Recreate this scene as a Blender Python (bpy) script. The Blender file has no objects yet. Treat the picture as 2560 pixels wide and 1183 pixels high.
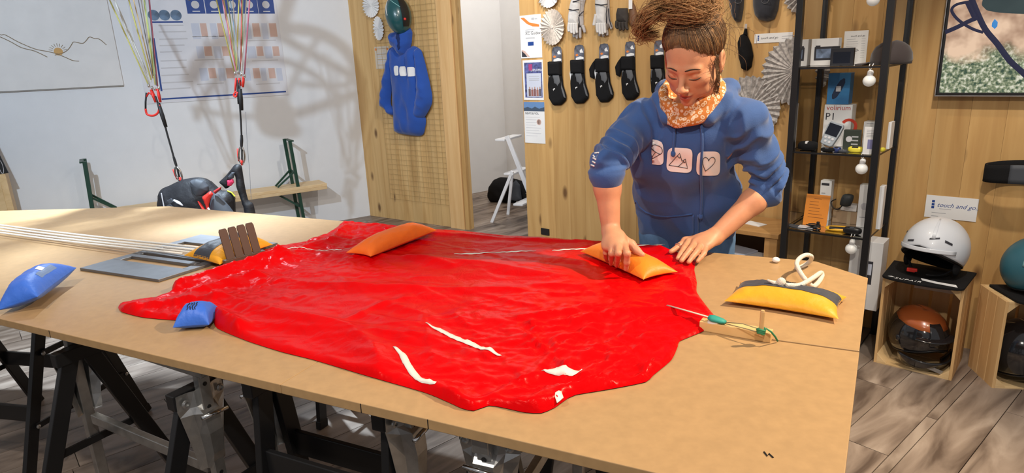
import bpy, math, random
import numpy as np
from mathutils import Vector, Matrix, noise
from mathutils.geometry import delaunay_2d_cdt

scene = bpy.context.scene
COL = scene.collection
R_ = math.radians
random.seed(7)

# ------------------------------------------------------------------ camera
F_PX, PITCH, ROLL, CAM_H = 1620.0, R_(15.4), R_(2.6), 1.53
_cp, _sp, _cr, _sr = math.cos(PITCH), math.sin(PITCH), math.cos(ROLL), math.sin(ROLL)
_F = Vector((0, _cp, -_sp)); _U0 = Vector((0, _sp, _cp)); _R0 = Vector((1, 0, 0))
CU = _U0 * _cr + _R0 * _sr
CR = _R0 * _cr - _U0 * _sr
CC = Vector((0, 0, CAM_H))
cam_data = bpy.data.cameras.new('camera')
cam_data.sensor_width = 36.0
cam_data.lens = F_PX / 2560 * 36.0
cam_data.clip_start = 0.05
cam = bpy.data.objects.new('camera', cam_data)
COL.objects.link(cam)
m3 = Matrix((CR, CU, -_F)).transposed()
cam.matrix_world = Matrix.Translation(CC) @ m3.to_4x4()
scene.camera = cam

def ray(px, py):
    return CR * ((px - 1280) / F_PX) - CU * ((py - 591.5) / F_PX) + _F
def atz(px, py, z):
    d = ray(px, py); return CC + d * ((z - CAM_H) / d.z)
def aty(px, py, y):
    d = ray(px, py); return CC + d * (y / d.y)
def onplane(px, py, p0, n):
    d = ray(px, py); return CC + d * ((Vector(p0) - CC).dot(n) / d.dot(n))

# ------------------------------------------------------------------ world, exposure
scene.view_settings.view_transform = 'Standard'
scene.view_settings.look = 'None'
scene.view_settings.exposure = 0.0
scene.view_settings.gamma = 1.0
scene.view_settings.use_curve_mapping = False
world = bpy.data.worlds.new('world'); scene.world = world
world.use_nodes = True
bg = world.node_tree.nodes['Background']
bg.inputs['Color'].default_value = (0.95, 0.93, 0.95, 1)
bg.inputs['Strength'].default_value = 0.30

# ------------------------------------------------------------------ room spots (ceiling track lamps and one added fill)
def spot(name, loc, target, power, color, angle, blend=0.6, radius=0.04):
    l = bpy.data.lights.new(name, 'SPOT'); l.energy = power; l.color = color
    l.spot_size = R_(angle); l.spot_blend = blend; l.shadow_soft_size = radius
    o = bpy.data.objects.new(name, l); COL.objects.link(o); o.location = loc
    o.rotation_euler = (Vector(target) - Vector(loc)).to_track_quat('-Z', 'Y').to_euler()
    return o
WARM = (1.0, 0.80, 0.56); NEUT = (1.0, 0.91, 0.80); COOL = (0.70, 0.85, 1.0)
spot('spot_lamp_table_right', (1.85, 1.40, 2.65), (0.62, 1.55, 0.95), 300, WARM, 92, blend=0.5)
spot('spot_lamp_table_front', (0.15, -0.25, 2.85), (0.20, 1.6, 0.9), 120, NEUT, 105)
spot('fill_table_left', (-1.35, 0.6, 2.85), (-1.0, 2.2, 0.9), 100, NEUT, 100)  # fill added to brighten the left of the table, not a track lamp
LAMP_W = Vector((-1.9, 1.6, 2.85))
spot('spot_lamp_white_wall', LAMP_W, (-2.0, 5.9, 1.1), 300, COOL, 100, radius=0.03)
spot('spot_lamp_floor_left', (-2.0, 4.0, 2.9), (-1.9, 3.1, 0.0), 1000, COOL, 72, blend=0.8)
spot('spot_lamp_gloves', (0.25, 3.1, 2.9), (0.75, 4.4, 1.3), 60, NEUT, 95)
spot('spot_lamp_partition', (-0.1, 3.9, 2.9), (-0.7, 6.0, 1.2), 85, NEUT, 100)
spot('spot_lamp_wood_wall', (1.1, 2.6, 2.9), (1.6, 3.6, 0.9), 30, WARM, 120)
spot('spot_lamp_crates', (1.35, 1.75, 2.85), (2.15, 2.6, 0.3), 120, NEUT, 66)
spot('spot_lamp_back_room', (0.1, 6.4, 2.9), (-0.1, 7.6, 0.6), 70, NEUT, 120)

# ------------------------------------------------------------------ helpers
class MB:
    def __init__(s): s.v = []; s.f = []
    def add(s, verts, faces):
        b = len(s.v); s.v += [Vector(p) for p in verts]; s.f += [tuple(b + i for i in q) for q in faces]; return s
    def hexa(s, p):
        return s.add(p, [(0, 3, 2, 1), (4, 5, 6, 7), (0, 1, 5, 4), (1, 2, 6, 5), (2, 3, 7, 6), (3, 0, 4, 7)])
    def box(s, c, size, ex=(1, 0, 0), ey=(0, 1, 0), ez=(0, 0, 1)):
        c = Vector(c); a = Vector(ex).normalized() * size[0] / 2; b = Vector(ey).normalized() * size[1] / 2; d = Vector(ez).normalized() * size[2] / 2
        return s.hexa([c - a - b - d, c + a - b - d, c + a + b - d, c - a + b - d, c - a - b + d, c + a - b + d, c + a + b + d, c - a + b + d])
    def bar(s, p, q, w, h, up=(0, 0, 1)):
        p = Vector(p); q = Vector(q); e = (q - p); L = e.length; e.normalize()
        sd = e.cross(Vector(up)); sd.normalize(); u = sd.cross(e)
        return s.box((p + q) / 2, (L, w, h), e, sd, u)
    def prism(s, poly, vec):
        n = len(poly); vec = Vector(vec); a = [Vector(p) for p in poly]
        return s.add(a + [p + vec for p in a], [tuple(range(n))[::-1], tuple(range(n, 2 * n))] + [(i, (i + 1) % n, n + (i + 1) % n, n + i) for i in range(n)])
    def tube(s, pts, r, seg=8, closed=False, flat=1.0, up=None):
        pts = [Vector(p) for p in pts]; n = len(pts)
        rr = r if isinstance(r, (list, tuple)) else [r] * n
        ref = Vector(up) if up else None; verts = []; prev = None
        for i, p in enumerate(pts):
            if closed: t = pts[(i + 1) % n] - pts[i - 1]
            else: t = pts[min(i + 1, n - 1)] - pts[max(i - 1, 0)]
            if t.length < 1e-9: t = Vector((0, 0, 1))
            t.normalize()
            if ref is not None: a = ref - t * ref.dot(t)
            elif prev is None:
                a = Vector((0, 0, 1)) - t * t.z
                if a.length < 0.1: a = Vector((1, 0, 0)) - t * t.x
            else: a = prev - t * prev.dot(t)
            if a.length < 1e-6: a = t.orthogonal()
            a.normalize(); prev = a; b = t.cross(a)
            for k in range(seg):
                an = 2 * math.pi * k / seg
                verts.append(p + a * (math.cos(an) * rr[i] * flat) + b * (math.sin(an) * rr[i]))
        faces = []
        for i in range(n if closed else n - 1):
            j = (i + 1) % n
            for k in range(seg):
                l = (k + 1) % seg
                faces.append((i * seg + k, i * seg + l, j * seg + l, j * seg + k))
        if not closed: faces += [tuple(range(seg))[::-1], tuple(range((n - 1) * seg, n * seg))]
        return s.add(verts, faces)
    def grid(s, fn, nu, nv, cu=False, cv=False):
        verts = [fn(i / (nu if cu else nu - 1), j / (nv if cv else nv - 1)) for i in range(nu) for j in range(nv)]
        faces = []
        for i in range(nu if cu else nu - 1):
            for j in range(nv if cv else nv - 1):
                a, b = (i + 1) % nu, (j + 1) % nv
                faces.append((i * nv + j, a * nv + j, a * nv + b, i * nv + b))
        return s.add(verts, faces)
    def ell(s, c, rad, ex=(1, 0, 0), ey=(0, 1, 0), ez=(0, 0, 1), nu=20, nv=12, fn=None):
        c = Vector(c); ex = Vector(ex); ey = Vector(ey); ez = Vector(ez)
        def g(u, v):
            th = u * 2 * math.pi; ph = (v - 0.5) * math.pi * 0.999
            d = Vector((math.cos(ph) * math.cos(th), math.cos(ph) * math.sin(th), math.sin(ph)))
            k = fn(d) if fn else 1.0
            return c + ex * d.x * rad[0] * k + ey * d.y * rad[1] * k + ez * d.z * rad[2] * k
        return s.grid(g, nu, nv, cu=True)
    def lathe(s, prof, c, axis=(0, 0, 1), seg=20, ref=(1, 0, 0)):
        c = Vector(c); ax = Vector(axis).normalized(); a = Vector(ref); a = a - ax * a.dot(ax)
        if a.length < 1e-3: a = ax.orthogonal()
        a.normalize(); b = ax.cross(a); n = len(prof)
        v = [c + ax * h + (a * math.cos(2 * math.pi * k / seg) + b * math.sin(2 * math.pi * k / seg)) * r for (r, h) in prof for k in range(seg)]
        f = [(i * seg + k, i * seg + (k + 1) % seg, (i + 1) * seg + (k + 1) % seg, (i + 1) * seg + k) for i in range(n - 1) for k in range(seg)]
        f += [tuple(range(seg))[::-1], tuple(range((n - 1) * seg, n * seg))]
        return s.add(v, f)
    def build(s, name, mat, parent=None, smooth=False, bevel=0, solid=0, subsurf=0):
        me = bpy.data.meshes.new(name); o = bpy.data.objects.new(name, me); COL.objects.link(o)
        if parent is not None:
            off = WLOC[parent.name]; o.parent = parent
        else:
            xs = [p.x for p in s.v]; ys = [p.y for p in s.v]; zs = [p.z for p in s.v]
            off = Vector(((min(xs) + max(xs)) / 2, (min(ys) + max(ys)) / 2, min(zs))); o.location = off
        if parent is not None:
            # the part keeps its own origin at its own middle
            xs = [p.x for p in s.v]; ys = [p.y for p in s.v]; zs = [p.z for p in s.v]
            mid = Vector(((min(xs) + max(xs)) / 2, (min(ys) + max(ys)) / 2, (min(zs) + max(zs)) / 2))
            o.location = mid - off; off = mid
        WLOC[o.name] = off.copy()
        me.from_pydata([p - off for p in s.v], [], s.f); me.update()
        if mat is not None: me.materials.append(mat)
        if smooth:
            me.polygons.foreach_set('use_smooth', [True] * len(me.polygons))
        if solid:
            md = o.modifiers.new('s', 'SOLIDIFY'); md.thickness = solid; md.offset = 0
        if bevel:
            md = o.modifiers.new('b', 'BEVEL'); md.width = bevel; md.segments = 2; md.limit_method = 'ANGLE'; md.angle_limit = R_(40)
        if subsurf:
            md = o.modifiers.new('u', 'SUBSURF'); md.levels = subsurf; md.render_levels = subsurf
        return o
WLOC = {}
def tag(o, label, cat, group=None):
    o['label'] = label; o['category'] = cat
    if group: o['group'] = group
    return o
def thing(name, label, cat, loc, group=None):
    o = bpy.data.objects.new(name, None); COL.objects.link(o); o.location = loc; o.empty_display_size = 0.05
    WLOC[o.name] = Vector(loc)
    return tag(o, label, cat, group)
def struct(o): o['kind'] = 'structure'; return o

class Frame:
    """a wall: origin on the floor, ex along it (to the right in the photo), n towards the room"""
    def __init__(s, o, ex, n): s.o = Vector(o); s.ex = Vector(ex).normalized(); s.n = Vector(n).normalized(); s.ez = Vector((0, 0, 1))
    def P(s, u, z, off=0.0): return s.o + s.ex * u + s.ez * z + s.n * off
    def pix(s, px, py, off=0.0):
        p = onplane(px, py, s.o + s.n * off, s.n); d = p - s.o; return d.dot(s.ex), p.z
    def rect(s, x0, y0, x1, y1, off=0.0):
        a = s.pix(x0, y0, off); b = s.pix(x1, y0, off); c = s.pix(x1, y1, off); d = s.pix(x0, y1, off)
        return ((a[0] + d[0]) / 2, (d[1] + c[1]) / 2, (b[0] + c[0]) / 2, (a[1] + b[1]) / 2)   # u0, z0, u1, z1
    def slab(s, mb, u0, z0, u1, z1, o0, o1):
        return mb.box(s.P((u0 + u1) / 2, (z0 + z1) / 2, (o0 + o1) / 2), (abs(u1 - u0), abs(o1 - o0), abs(z1 - z0)), s.ex, s.n, s.ez)

# ------------------------------------------------------------------ materials
MATS = {}
def mat(name, col, rough=0.5, metal=0.0, spec=0.5, noise_amt=0.0, noise_scale=8.0, bump=0.0, bump_scale=60.0, alpha=None, trans=0.0, sheen=0.0, coat=0.0, emit=None, sss=0.0):
    m = bpy.data.materials.new(name); m.use_nodes = True; nt = m.node_tree; N = nt.nodes; L = nt.links
    b = N['Principled BSDF']
    b.inputs['Base Color'].default_value = (*col, 1); b.inputs['Roughness'].default_value = rough
    b.inputs['Metallic'].default_value = metal; b.inputs['Specular IOR Level'].default_value = spec
    if trans: b.inputs['Transmission Weight'].default_value = trans
    if sheen: b.inputs['Sheen Weight'].default_value = sheen
    if coat: b.inputs['Coat Weight'].default_value = coat; b.inputs['Coat Roughness'].default_value = 0.08
    if sss: b.inputs['Subsurface Weight'].default_value = sss; b.inputs['Subsurface Radius'].default_value = (0.012, 0.005, 0.003); b.inputs['Subsurface Scale'].default_value = 1.0
    if emit: b.inputs['Emission Color'].default_value = (*emit[0], 1); b.inputs['Emission Strength'].default_value = emit[1]
    tc = N.new('ShaderNodeTexCoord')
    nz = N.new('ShaderNodeTexNoise'); nz.inputs['Scale'].default_value = noise_scale; nz.inputs['Detail'].default_value = 5
    L.new(tc.outputs['Object'], nz.inputs['Vector'])
    mx = N.new('ShaderNodeMix'); mx.data_type = 'RGBA'; mx.blend_type = 'MULTIPLY'
    na = noise_amt if noise_amt else 0.04
    mr = N.new('ShaderNodeMapRange'); mr.inputs['To Min'].default_value = 1 - na; mr.inputs['To Max'].default_value = 1 + na * 0.6
    mr.inputs['From Min'].default_value = 0.3; mr.inputs['From Max'].default_value = 0.7
    L.new(nz.outputs['Fac'], mr.inputs['Value'])
    mx.inputs['Factor'].default_value = 1.0; mx.inputs['A'].default_value = (*col, 1)
    L.new(mr.outputs['Result'], mx.inputs['B']); L.new(mx.outputs['Result'], b.inputs['Base Color'])
    if bump:
        n2 = N.new('ShaderNodeTexNoise'); n2.inputs['Scale'].default_value = bump_scale; n2.inputs['Detail'].default_value = 4
        L.new(tc.outputs['Object'], n2.inputs['Vector'])
        bp = N.new('ShaderNodeBump'); bp.inputs['Strength'].default_value = bump; bp.inputs['Distance'].default_value = 0.01
        L.new(n2.outputs['Fac'], bp.inputs['Height']); L.new(bp.outputs['Normal'], b.inputs['Normal'])
    MATS[name] = m
    return m

def wood(name, cols, axis='Z', stretch=14.0, scale=3.0, rough=0.5, knots=0.0, contrast=1.0, knotcol=(0.10, 0.04, 0.015), vary=0.14):
    """wood grain along one axis of the object, each board different"""
    m = bpy.data.materials.new(name); m.use_nodes = True; nt = m.node_tree; N = nt.nodes; L = nt.links
    b = N['Principled BSDF']; b.inputs['Roughness'].default_value = rough; b.inputs['Specular IOR Level'].default_value = 0.35
    tc = N.new('ShaderNodeTexCoord'); oi = N.new('ShaderNodeObjectInfo')
    mul = N.new('ShaderNodeVectorMath'); mul.operation = 'MULTIPLY_ADD'
    cb = N.new('ShaderNodeCombineXYZ')
    for k, mu in (('X', 37.0), ('Y', 91.0), ('Z', 53.0)):
        mm = N.new('ShaderNodeMath'); mm.operation = 'MULTIPLY'; mm.inputs[1].default_value = mu
        L.new(oi.outputs['Random'], mm.inputs[0]); L.new(mm.outputs[0], cb.inputs[k])
    sc = {'X': (1 / stretch, 1, 1), 'Y': (1, 1 / stretch, 1), 'Z': (1, 1, 1 / stretch)}[axis]
    mul.inputs[1].default_value = (1, 1, 1); L.new(tc.outputs['Object'], mul.inputs[0]); L.new(cb.outputs[0], mul.inputs[2])
    mp = N.new('ShaderNodeMapping'); mp.inputs['Scale'].default_value = sc; L.new(mul.outputs[0], mp.inputs['Vector'])
    n1 = N.new('ShaderNodeTexNoise'); n1.inputs['Scale'].default_value = scale * 9; n1.inputs['Detail'].default_value = 6; n1.inputs['Distortion'].default_value = 0.8
    L.new(mp.outputs[0], n1.inputs['Vector'])
    cr = N.new('ShaderNodeValToRGB'); el = cr.color_ramp.elements
    el[0].position = 0.5 - 0.22 / contrast; el[0].color = (*cols[0], 1); el[1].position = 0.5 + 0.22 / contrast; el[1].color = (*cols[-1], 1)
    for i, c in enumerate(cols[1:-1]):
        e = el.new(0.5); e.color = (*c, 1)
    L.new(n1.outputs['Fac'], cr.inputs['Fac'])
    hv = N.new('ShaderNodeHueSaturation'); L.new(cr.outputs['Color'], hv.inputs['Color'])
    mr = N.new('ShaderNodeMapRange'); mr.inputs['To Min'].default_value = 1 - vary; mr.inputs['To Max'].default_value = 1 + vary
    L.new(oi.outputs['Random'], mr.inputs['Value']); L.new(mr.outputs[0], hv.inputs['Value'])
    out = hv.outputs['Color']
    if knots:
        vo = N.new('ShaderNodeTexVoronoi'); vo.inputs['Scale'].default_value = knots
        mk = N.new('ShaderNodeMapping'); mk.inputs['Scale'].default_value = {'X': (0.45, 1, 1), 'Y': (1, 0.45, 1), 'Z': (1, 1, 0.45)}[axis]
        L.new(mul.outputs[0], mk.inputs['Vector']); L.new(mk.outputs[0], vo.inputs['Vector'])
        r2 = N.new('ShaderNodeMapRange'); r2.inputs['From Min'].default_value = 0.05; r2.inputs['From Max'].default_value = 0.13; r2.inputs['To Min'].default_value = 0.85; r2.inputs['To Max'].default_value = 0.0
        L.new(vo.outputs['Distance'], r2.inputs['Value'])
        mx = N.new('ShaderNodeMix'); mx.data_type = 'RGBA'; L.new(r2.outputs[0], mx.inputs['Factor']); L.new(out, mx.inputs['A']); mx.inputs['B'].default_value = (*knotcol, 1)
        out = mx.outputs['Result']
    L.new(out, b.inputs['Base Color'])
    bp = N.new('ShaderNodeBump'); bp.inputs['Strength'].default_value = 0.12; bp.inputs['Distance'].default_value = 0.004
    L.new(n1.outputs['Fac'], bp.inputs['Height']); L.new(bp.outputs['Normal'], b.inputs['Normal'])
    MATS[name] = m
    return m

M_SPRUCE = wood('spruce_board', [(0.50, 0.30, 0.115), (0.62, 0.40, 0.17), (0.70, 0.48, 0.22)], 'Z', 16, 1.6, 0.45, knots=4.6, vary=0.08)
M_SPRUCE_W = wood('spruce_board_amber', [(0.45, 0.25, 0.088), (0.55, 0.33, 0.125), (0.63, 0.40, 0.165)], 'Z', 16, 1.6, 0.42, knots=4.6, vary=0.09)
M_PINEX = wood('pine_rail', [(0.62, 0.42, 0.20), (0.75, 0.54, 0.29)], 'X', 14, 2, 0.5, vary=0.08)
M_PINEZ = wood('pine_slat', [(0.60, 0.36, 0.15), (0.72, 0.48, 0.23)], 'Z', 14, 2.5, 0.5, vary=0.1)
M_FLOOR = wood('grey_laminate', [(0.085, 0.06, 0.046), (0.22, 0.17, 0.135), (0.345, 0.28, 0.23)], 'X', 4, 1.0, 0.42, contrast=1.25, vary=0.16, knots=1.6, knotcol=(0.06, 0.045, 0.035))
M_MDF = mat('mdf_board', (0.435, 0.272, 0.128), 0.36, noise_amt=0.08, noise_scale=45, spec=0.5)
M_MDFEDGE = M_MDF
M_WHITEWALL = mat('white_paint', (0.78, 0.80, 0.83), 0.7, noise_amt=0.02, bump=0.05, bump_scale=180)
M_WHITE = mat('white_plastic', (0.80, 0.80, 0.80), 0.35)
M_PAPER = mat('paper_white', (0.78, 0.78, 0.78), 0.7)
M_BLACK = mat('black_paint', (0.010, 0.010, 0.011), 0.38)
M_BLACKCLOTH = mat('black_fabric', (0.009, 0.009, 0.010), 0.9, spec=0.2, bump=0.2, bump_scale=300)
M_STEEL = mat('galvanised_steel', (0.52, 0.52, 0.51), 0.32, metal=0.9, noise_amt=0.2, noise_scale=30)
M_CHROME = mat('chrome', (0.75, 0.75, 0.75), 0.12, metal=1.0)

# ------------------------------------------------------------------ the setting
W_N = Vector((-0.663, -0.749, 0)); W_EX = Vector((0.749, -0.663, 0))
_wo = Vector((0.663, 0.749, 0)) * 3.76
_left = onplane(1320, 583, _wo, W_N); _left.z = 0
WOOD = Frame(_left, W_EX, W_N)                      # wooden shop wall on the right
_p1 = Vector((-1.472, 6.62, 0)); _p2 = Vector((-0.377, 5.837, 0))
PEX = (_p2 - _p1).normalized()
PART = Frame(_p1, PEX, (PEX.y, -PEX.x, 0))           # wooden partition with the wire grid
if PART.n.y > 0: PART.n = -PART.n
WHT = Frame(_p1, (0.85, 0.527, 0), (0.527, -0.85, 0))   # white wall, u runs negative to the left
CEIL = 3.0

# floor of laminate planks
PLDIR = Vector((math.cos(R_(40)), math.sin(R_(40)), 0)); PLN = Vector((-PLDIR.y, PLDIR.x, 0))
mb = MB(); mb.box((0, 3.6, -0.06), (13, 15, 0.10)); floor = mb.build('floor', mat('floor_bed', (0.05, 0.04, 0.035), 0.8)); struct(floor)
pl_mesh = {}
def plank(c, length, width):
    key = (round(length, 3), round(width, 3))
    if key not in pl_mesh:
        b = MB(); b.box((0, 0, 0), (length - 0.003, width - 0.003, 0.010)); o = b.build('plank', M_FLOOR, None, bevel=0)
        me = o.data; me.transform(Matrix.Translation((0, 0, -0.005))); pl_mesh[key] = me
        bpy.data.objects.remove(o)
    o = bpy.data.objects.new('plank', pl_mesh[key]); COL.objects.link(o); o.parent = floor
    o.location = Vector(c) - WLOC['floor']; o.rotation_euler = (0, 0, R_(40))
rows = []
pos = 0.9268 + 0.182 * 33
widths = []
q = pos; k = 0
edges = [0.9268, 0.7445, 0.7032, 0.5331]
y = 0.9268
rowlist = []
for i in range(34): rowlist.append((0.9268 + 0.182 * i, 0.9268 + 0.182 * (i + 1)))
rowlist += [(0.7445, 0.9268), (0.7032, 0.7445), (0.5331, 0.7032)]
for i in range(22): rowlist.append((0.5331 - 0.175 * (i + 1), 0.5331 - 0.175 * i))
def visible(p):
    v = p - CC; d = v.dot(_F)
    if d < 0.4: return False
    x = 1280 + F_PX * v.dot(CR) / d; yy = 591.5 - F_PX * v.dot(CU) / d
    return -420 < x < 2980 and -200 < yy < 1750
for i, (a, b) in enumerate(rowlist):
    w = b - a; s0 = random.uniform(-1.2, 0)
    if abs(a - 0.7445) < 1e-3: s0 = (atz(2128, 1071.6, 0).dot(PLDIR)) % 1.3 - 1.3
    L_ = 1.3
    n = 0
    s_ = -4 + s0
    while s_ < 9:
        c = PLDIR * (s_ + L_ / 2) + PLN * ((a + b) / 2)
        # only the floor inside the rooms and near the view
        inside = (c - _p1).dot(WHT.n) > -0.1 or (c - _p1).dot(PART.n) < 0.4
        if any(visible(c + PLDIR * t) for t in (-0.65, 0, 0.65)) and c.y < 9.2: plank((c.x, c.y, 0), L_, w)
        s_ += L_

# white wall on the left
mb = MB(); WHT.slab(mb, -4.2, 0, 0.0, CEIL, -0.10, 0); struct(mb.build('wall_left', M_WHITEWALL))
# partition of spruce boards
mb = MB(); PART.slab(mb, 0.0, 0, 1.335, CEIL, -0.06, -0.018); wp_ = mb.build('wall_partition', M_SPRUCE); struct(wp_)
def boards(fr, parent, u0, u1, w, zt, m):
    me = None; u = u0; i = 0
    while u < u1 - 0.01:
        ww = min(w, u1 - u)
        if me is None or ww < w - 1e-4:
            b = MB(); b.box((0, 0, 0), (ww - 0.0007, 0.018, zt)); t = b.build('board', m); d = t.data
            d.transform(Matrix.Translation((0, 0, -zt / 2))) if False else None
            bpy.data.objects.remove(t); cur = d
            if ww >= w - 1e-4: me = d
        else: cur = me
        o = bpy.data.objects.new('board', cur); COL.objects.link(o); o.parent = parent
        o.rotation_euler = (0, 0, math.atan2(fr.ex.y, fr.ex.x))
        c = fr.P(u + ww / 2, 0, -0.009 + random.uniform(-0.0006, 0.0006)); o.location = c - WLOC[parent.name]
        u += w; i += 1
boards(PART, wp_, 0.0, 1.12, 0.125, CEIL, M_SPRUCE)
# its end trim: pale batten, then the dark edge of the sliding leaf
mb = MB(); PART.slab(mb, 1.12, 0, 1.285, CEIL, -0.02, 0.022); struct(mb.build('trim_1', M_PINEZ, bevel=0.003))
mb = MB(); PART.slab(mb, 1.292, 0, 1.335, CEIL, -0.03, 0.012); struct(mb.build('trim_2', M_SPRUCE_W, bevel=0.003))
# wood wall on the right
mb = MB(); WOOD.slab(mb, 0.0, 0, 4.6, CEIL, -0.10, -0.018); ww_ = mb.build('wall_right', M_SPRUCE_W); struct(ww_)
boards(WOOD, ww_, 0.0, 4.6, 0.138, CEIL, M_SPRUCE_W)
# the white room seen through the opening
_b1 = atz(1176, 486, 0); _b2 = atz(1238, 474, 0); BD = (_b2 - _b1).normalized()
BK = Frame(_b1, BD, (BD.y, -BD.x, 0))
_cu, _ = BK.pix(1262, 300)
mb = MB(); BK.slab(mb, -1.5, 0, _cu, CEIL, -0.08, 0); struct(mb.build('wall_back_room', M_WHITEWALL))
BK2 = Frame(BK.P(_cu, 0), (BD.y, -BD.x, 0), (-BD.x, -BD.y, 0))
mb = MB(); BK2.slab(mb, 0, 0, 2.6, CEIL, -0.08, 0); struct(mb.build('wall_back_room_far', M_WHITEWALL))
# ------------------------------------------------------------------ the packing table
TZ = 0.877; TT = 0.022
TU = Vector((0.8955, -0.445, 0)); TV = Vector((0.445, 0.8955, 0))
def tp(px, py, z=TZ): return atz(px, py, z)
_bk = tp(1810, 634); _fr = tp(901, 1009)
VB = _bk.dot(TV); VF = _fr.dot(TV)
def tl(u, v, z=TZ): return TU * u + TV * v + Vector((0, 0, z))
u_r = tp(2170, 695).dot(TU); u_rf = tp(2113, 1183).dot(TU)
u_cham = tp(2040, 657).dot(TU); v_cham = tp(2170, 695).dot(TV)
u_ap = tp(417, 517).dot(TU)
v_seam = (tp(2150, 880).dot(TV) + tp(1940, 850).dot(TV)) / 2
print('table', VB, VF, u_r, u_rf, u_ap, v_seam, u_cham, v_cham)
table = thing('packing_table', 'long tan fibreboard packing table in the foreground holding the red canopy', 'table', tl((u_r + u_ap) / 2, (VB + VF) / 2, 0))
ga = 0.003
ur_b = u_r; ur_s = u_r + (u_rf - u_r) * (v_cham - v_seam) / (v_cham - tp(2113, 1183).dot(TV)); ur_f = u_r + (u_rf - u_r) * (v_cham - VF) / (v_cham - tp(2113, 1183).dot(TV))
us = [tp(122, 826).dot(TU), tp(701, 962).dot(TU), tp(901, 1009).dot(TU), tp(1065, 1052).dot(TU)]
u_sp = tp(1300, 740).dot(TU)
mb = MB(); mb.prism([tl(u_sp + ga, v_seam + ga), tl(ur_s, v_seam + ga), tl(ur_b, v_cham), tl(u_cham, VB), tl(u_sp + ga, VB)], (0, 0, -TT)); mb.build('board', M_MDF, table, bevel=0.0015)
mb = MB(); mb.prism([tl(us[1], VF), tl(ur_f, VF), tl(ur_s, v_seam - ga), tl(us[1], v_seam - ga)], (0, 0, -TT)); mb.build('board', M_MDF, table, bevel=0.0015)
_lf = tp(0, 527); _lf2 = _lf + (_lf - tp(417, 517)) * 0.5
mb = MB(); mb.prism([tl(us[1] - 0.001, VF), tl(us[1] - 0.001, v_seam), tl(u_sp - ga, v_seam), tl(u_sp - ga, VB), tl(u_ap, VB), _lf, _lf2, tl(u_ap - 0.9, VF)], (0, 0, -TT)); mb.build('board', M_MDF, table, bevel=0.0015)
for u in (us[0], us[2], us[3]):
    MB().box(tl(u, VF - 0.0003, TZ - TT / 2), (0.0016, 0.001, TT * 0.96), TU, TV).build('joint', M_BLACK, table)
mk = tp(1922, 1139)
mb = MB(); mb.tube([mk + TU * a + TV * b + Vector((0, 0, 0.0006)) for a, b in ((-.008, .006), (-.002, -.004), (.0, .004), (.007, -.005))], 0.0017, 6); mb.build('ink_mark', M_BLACK, table)

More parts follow.
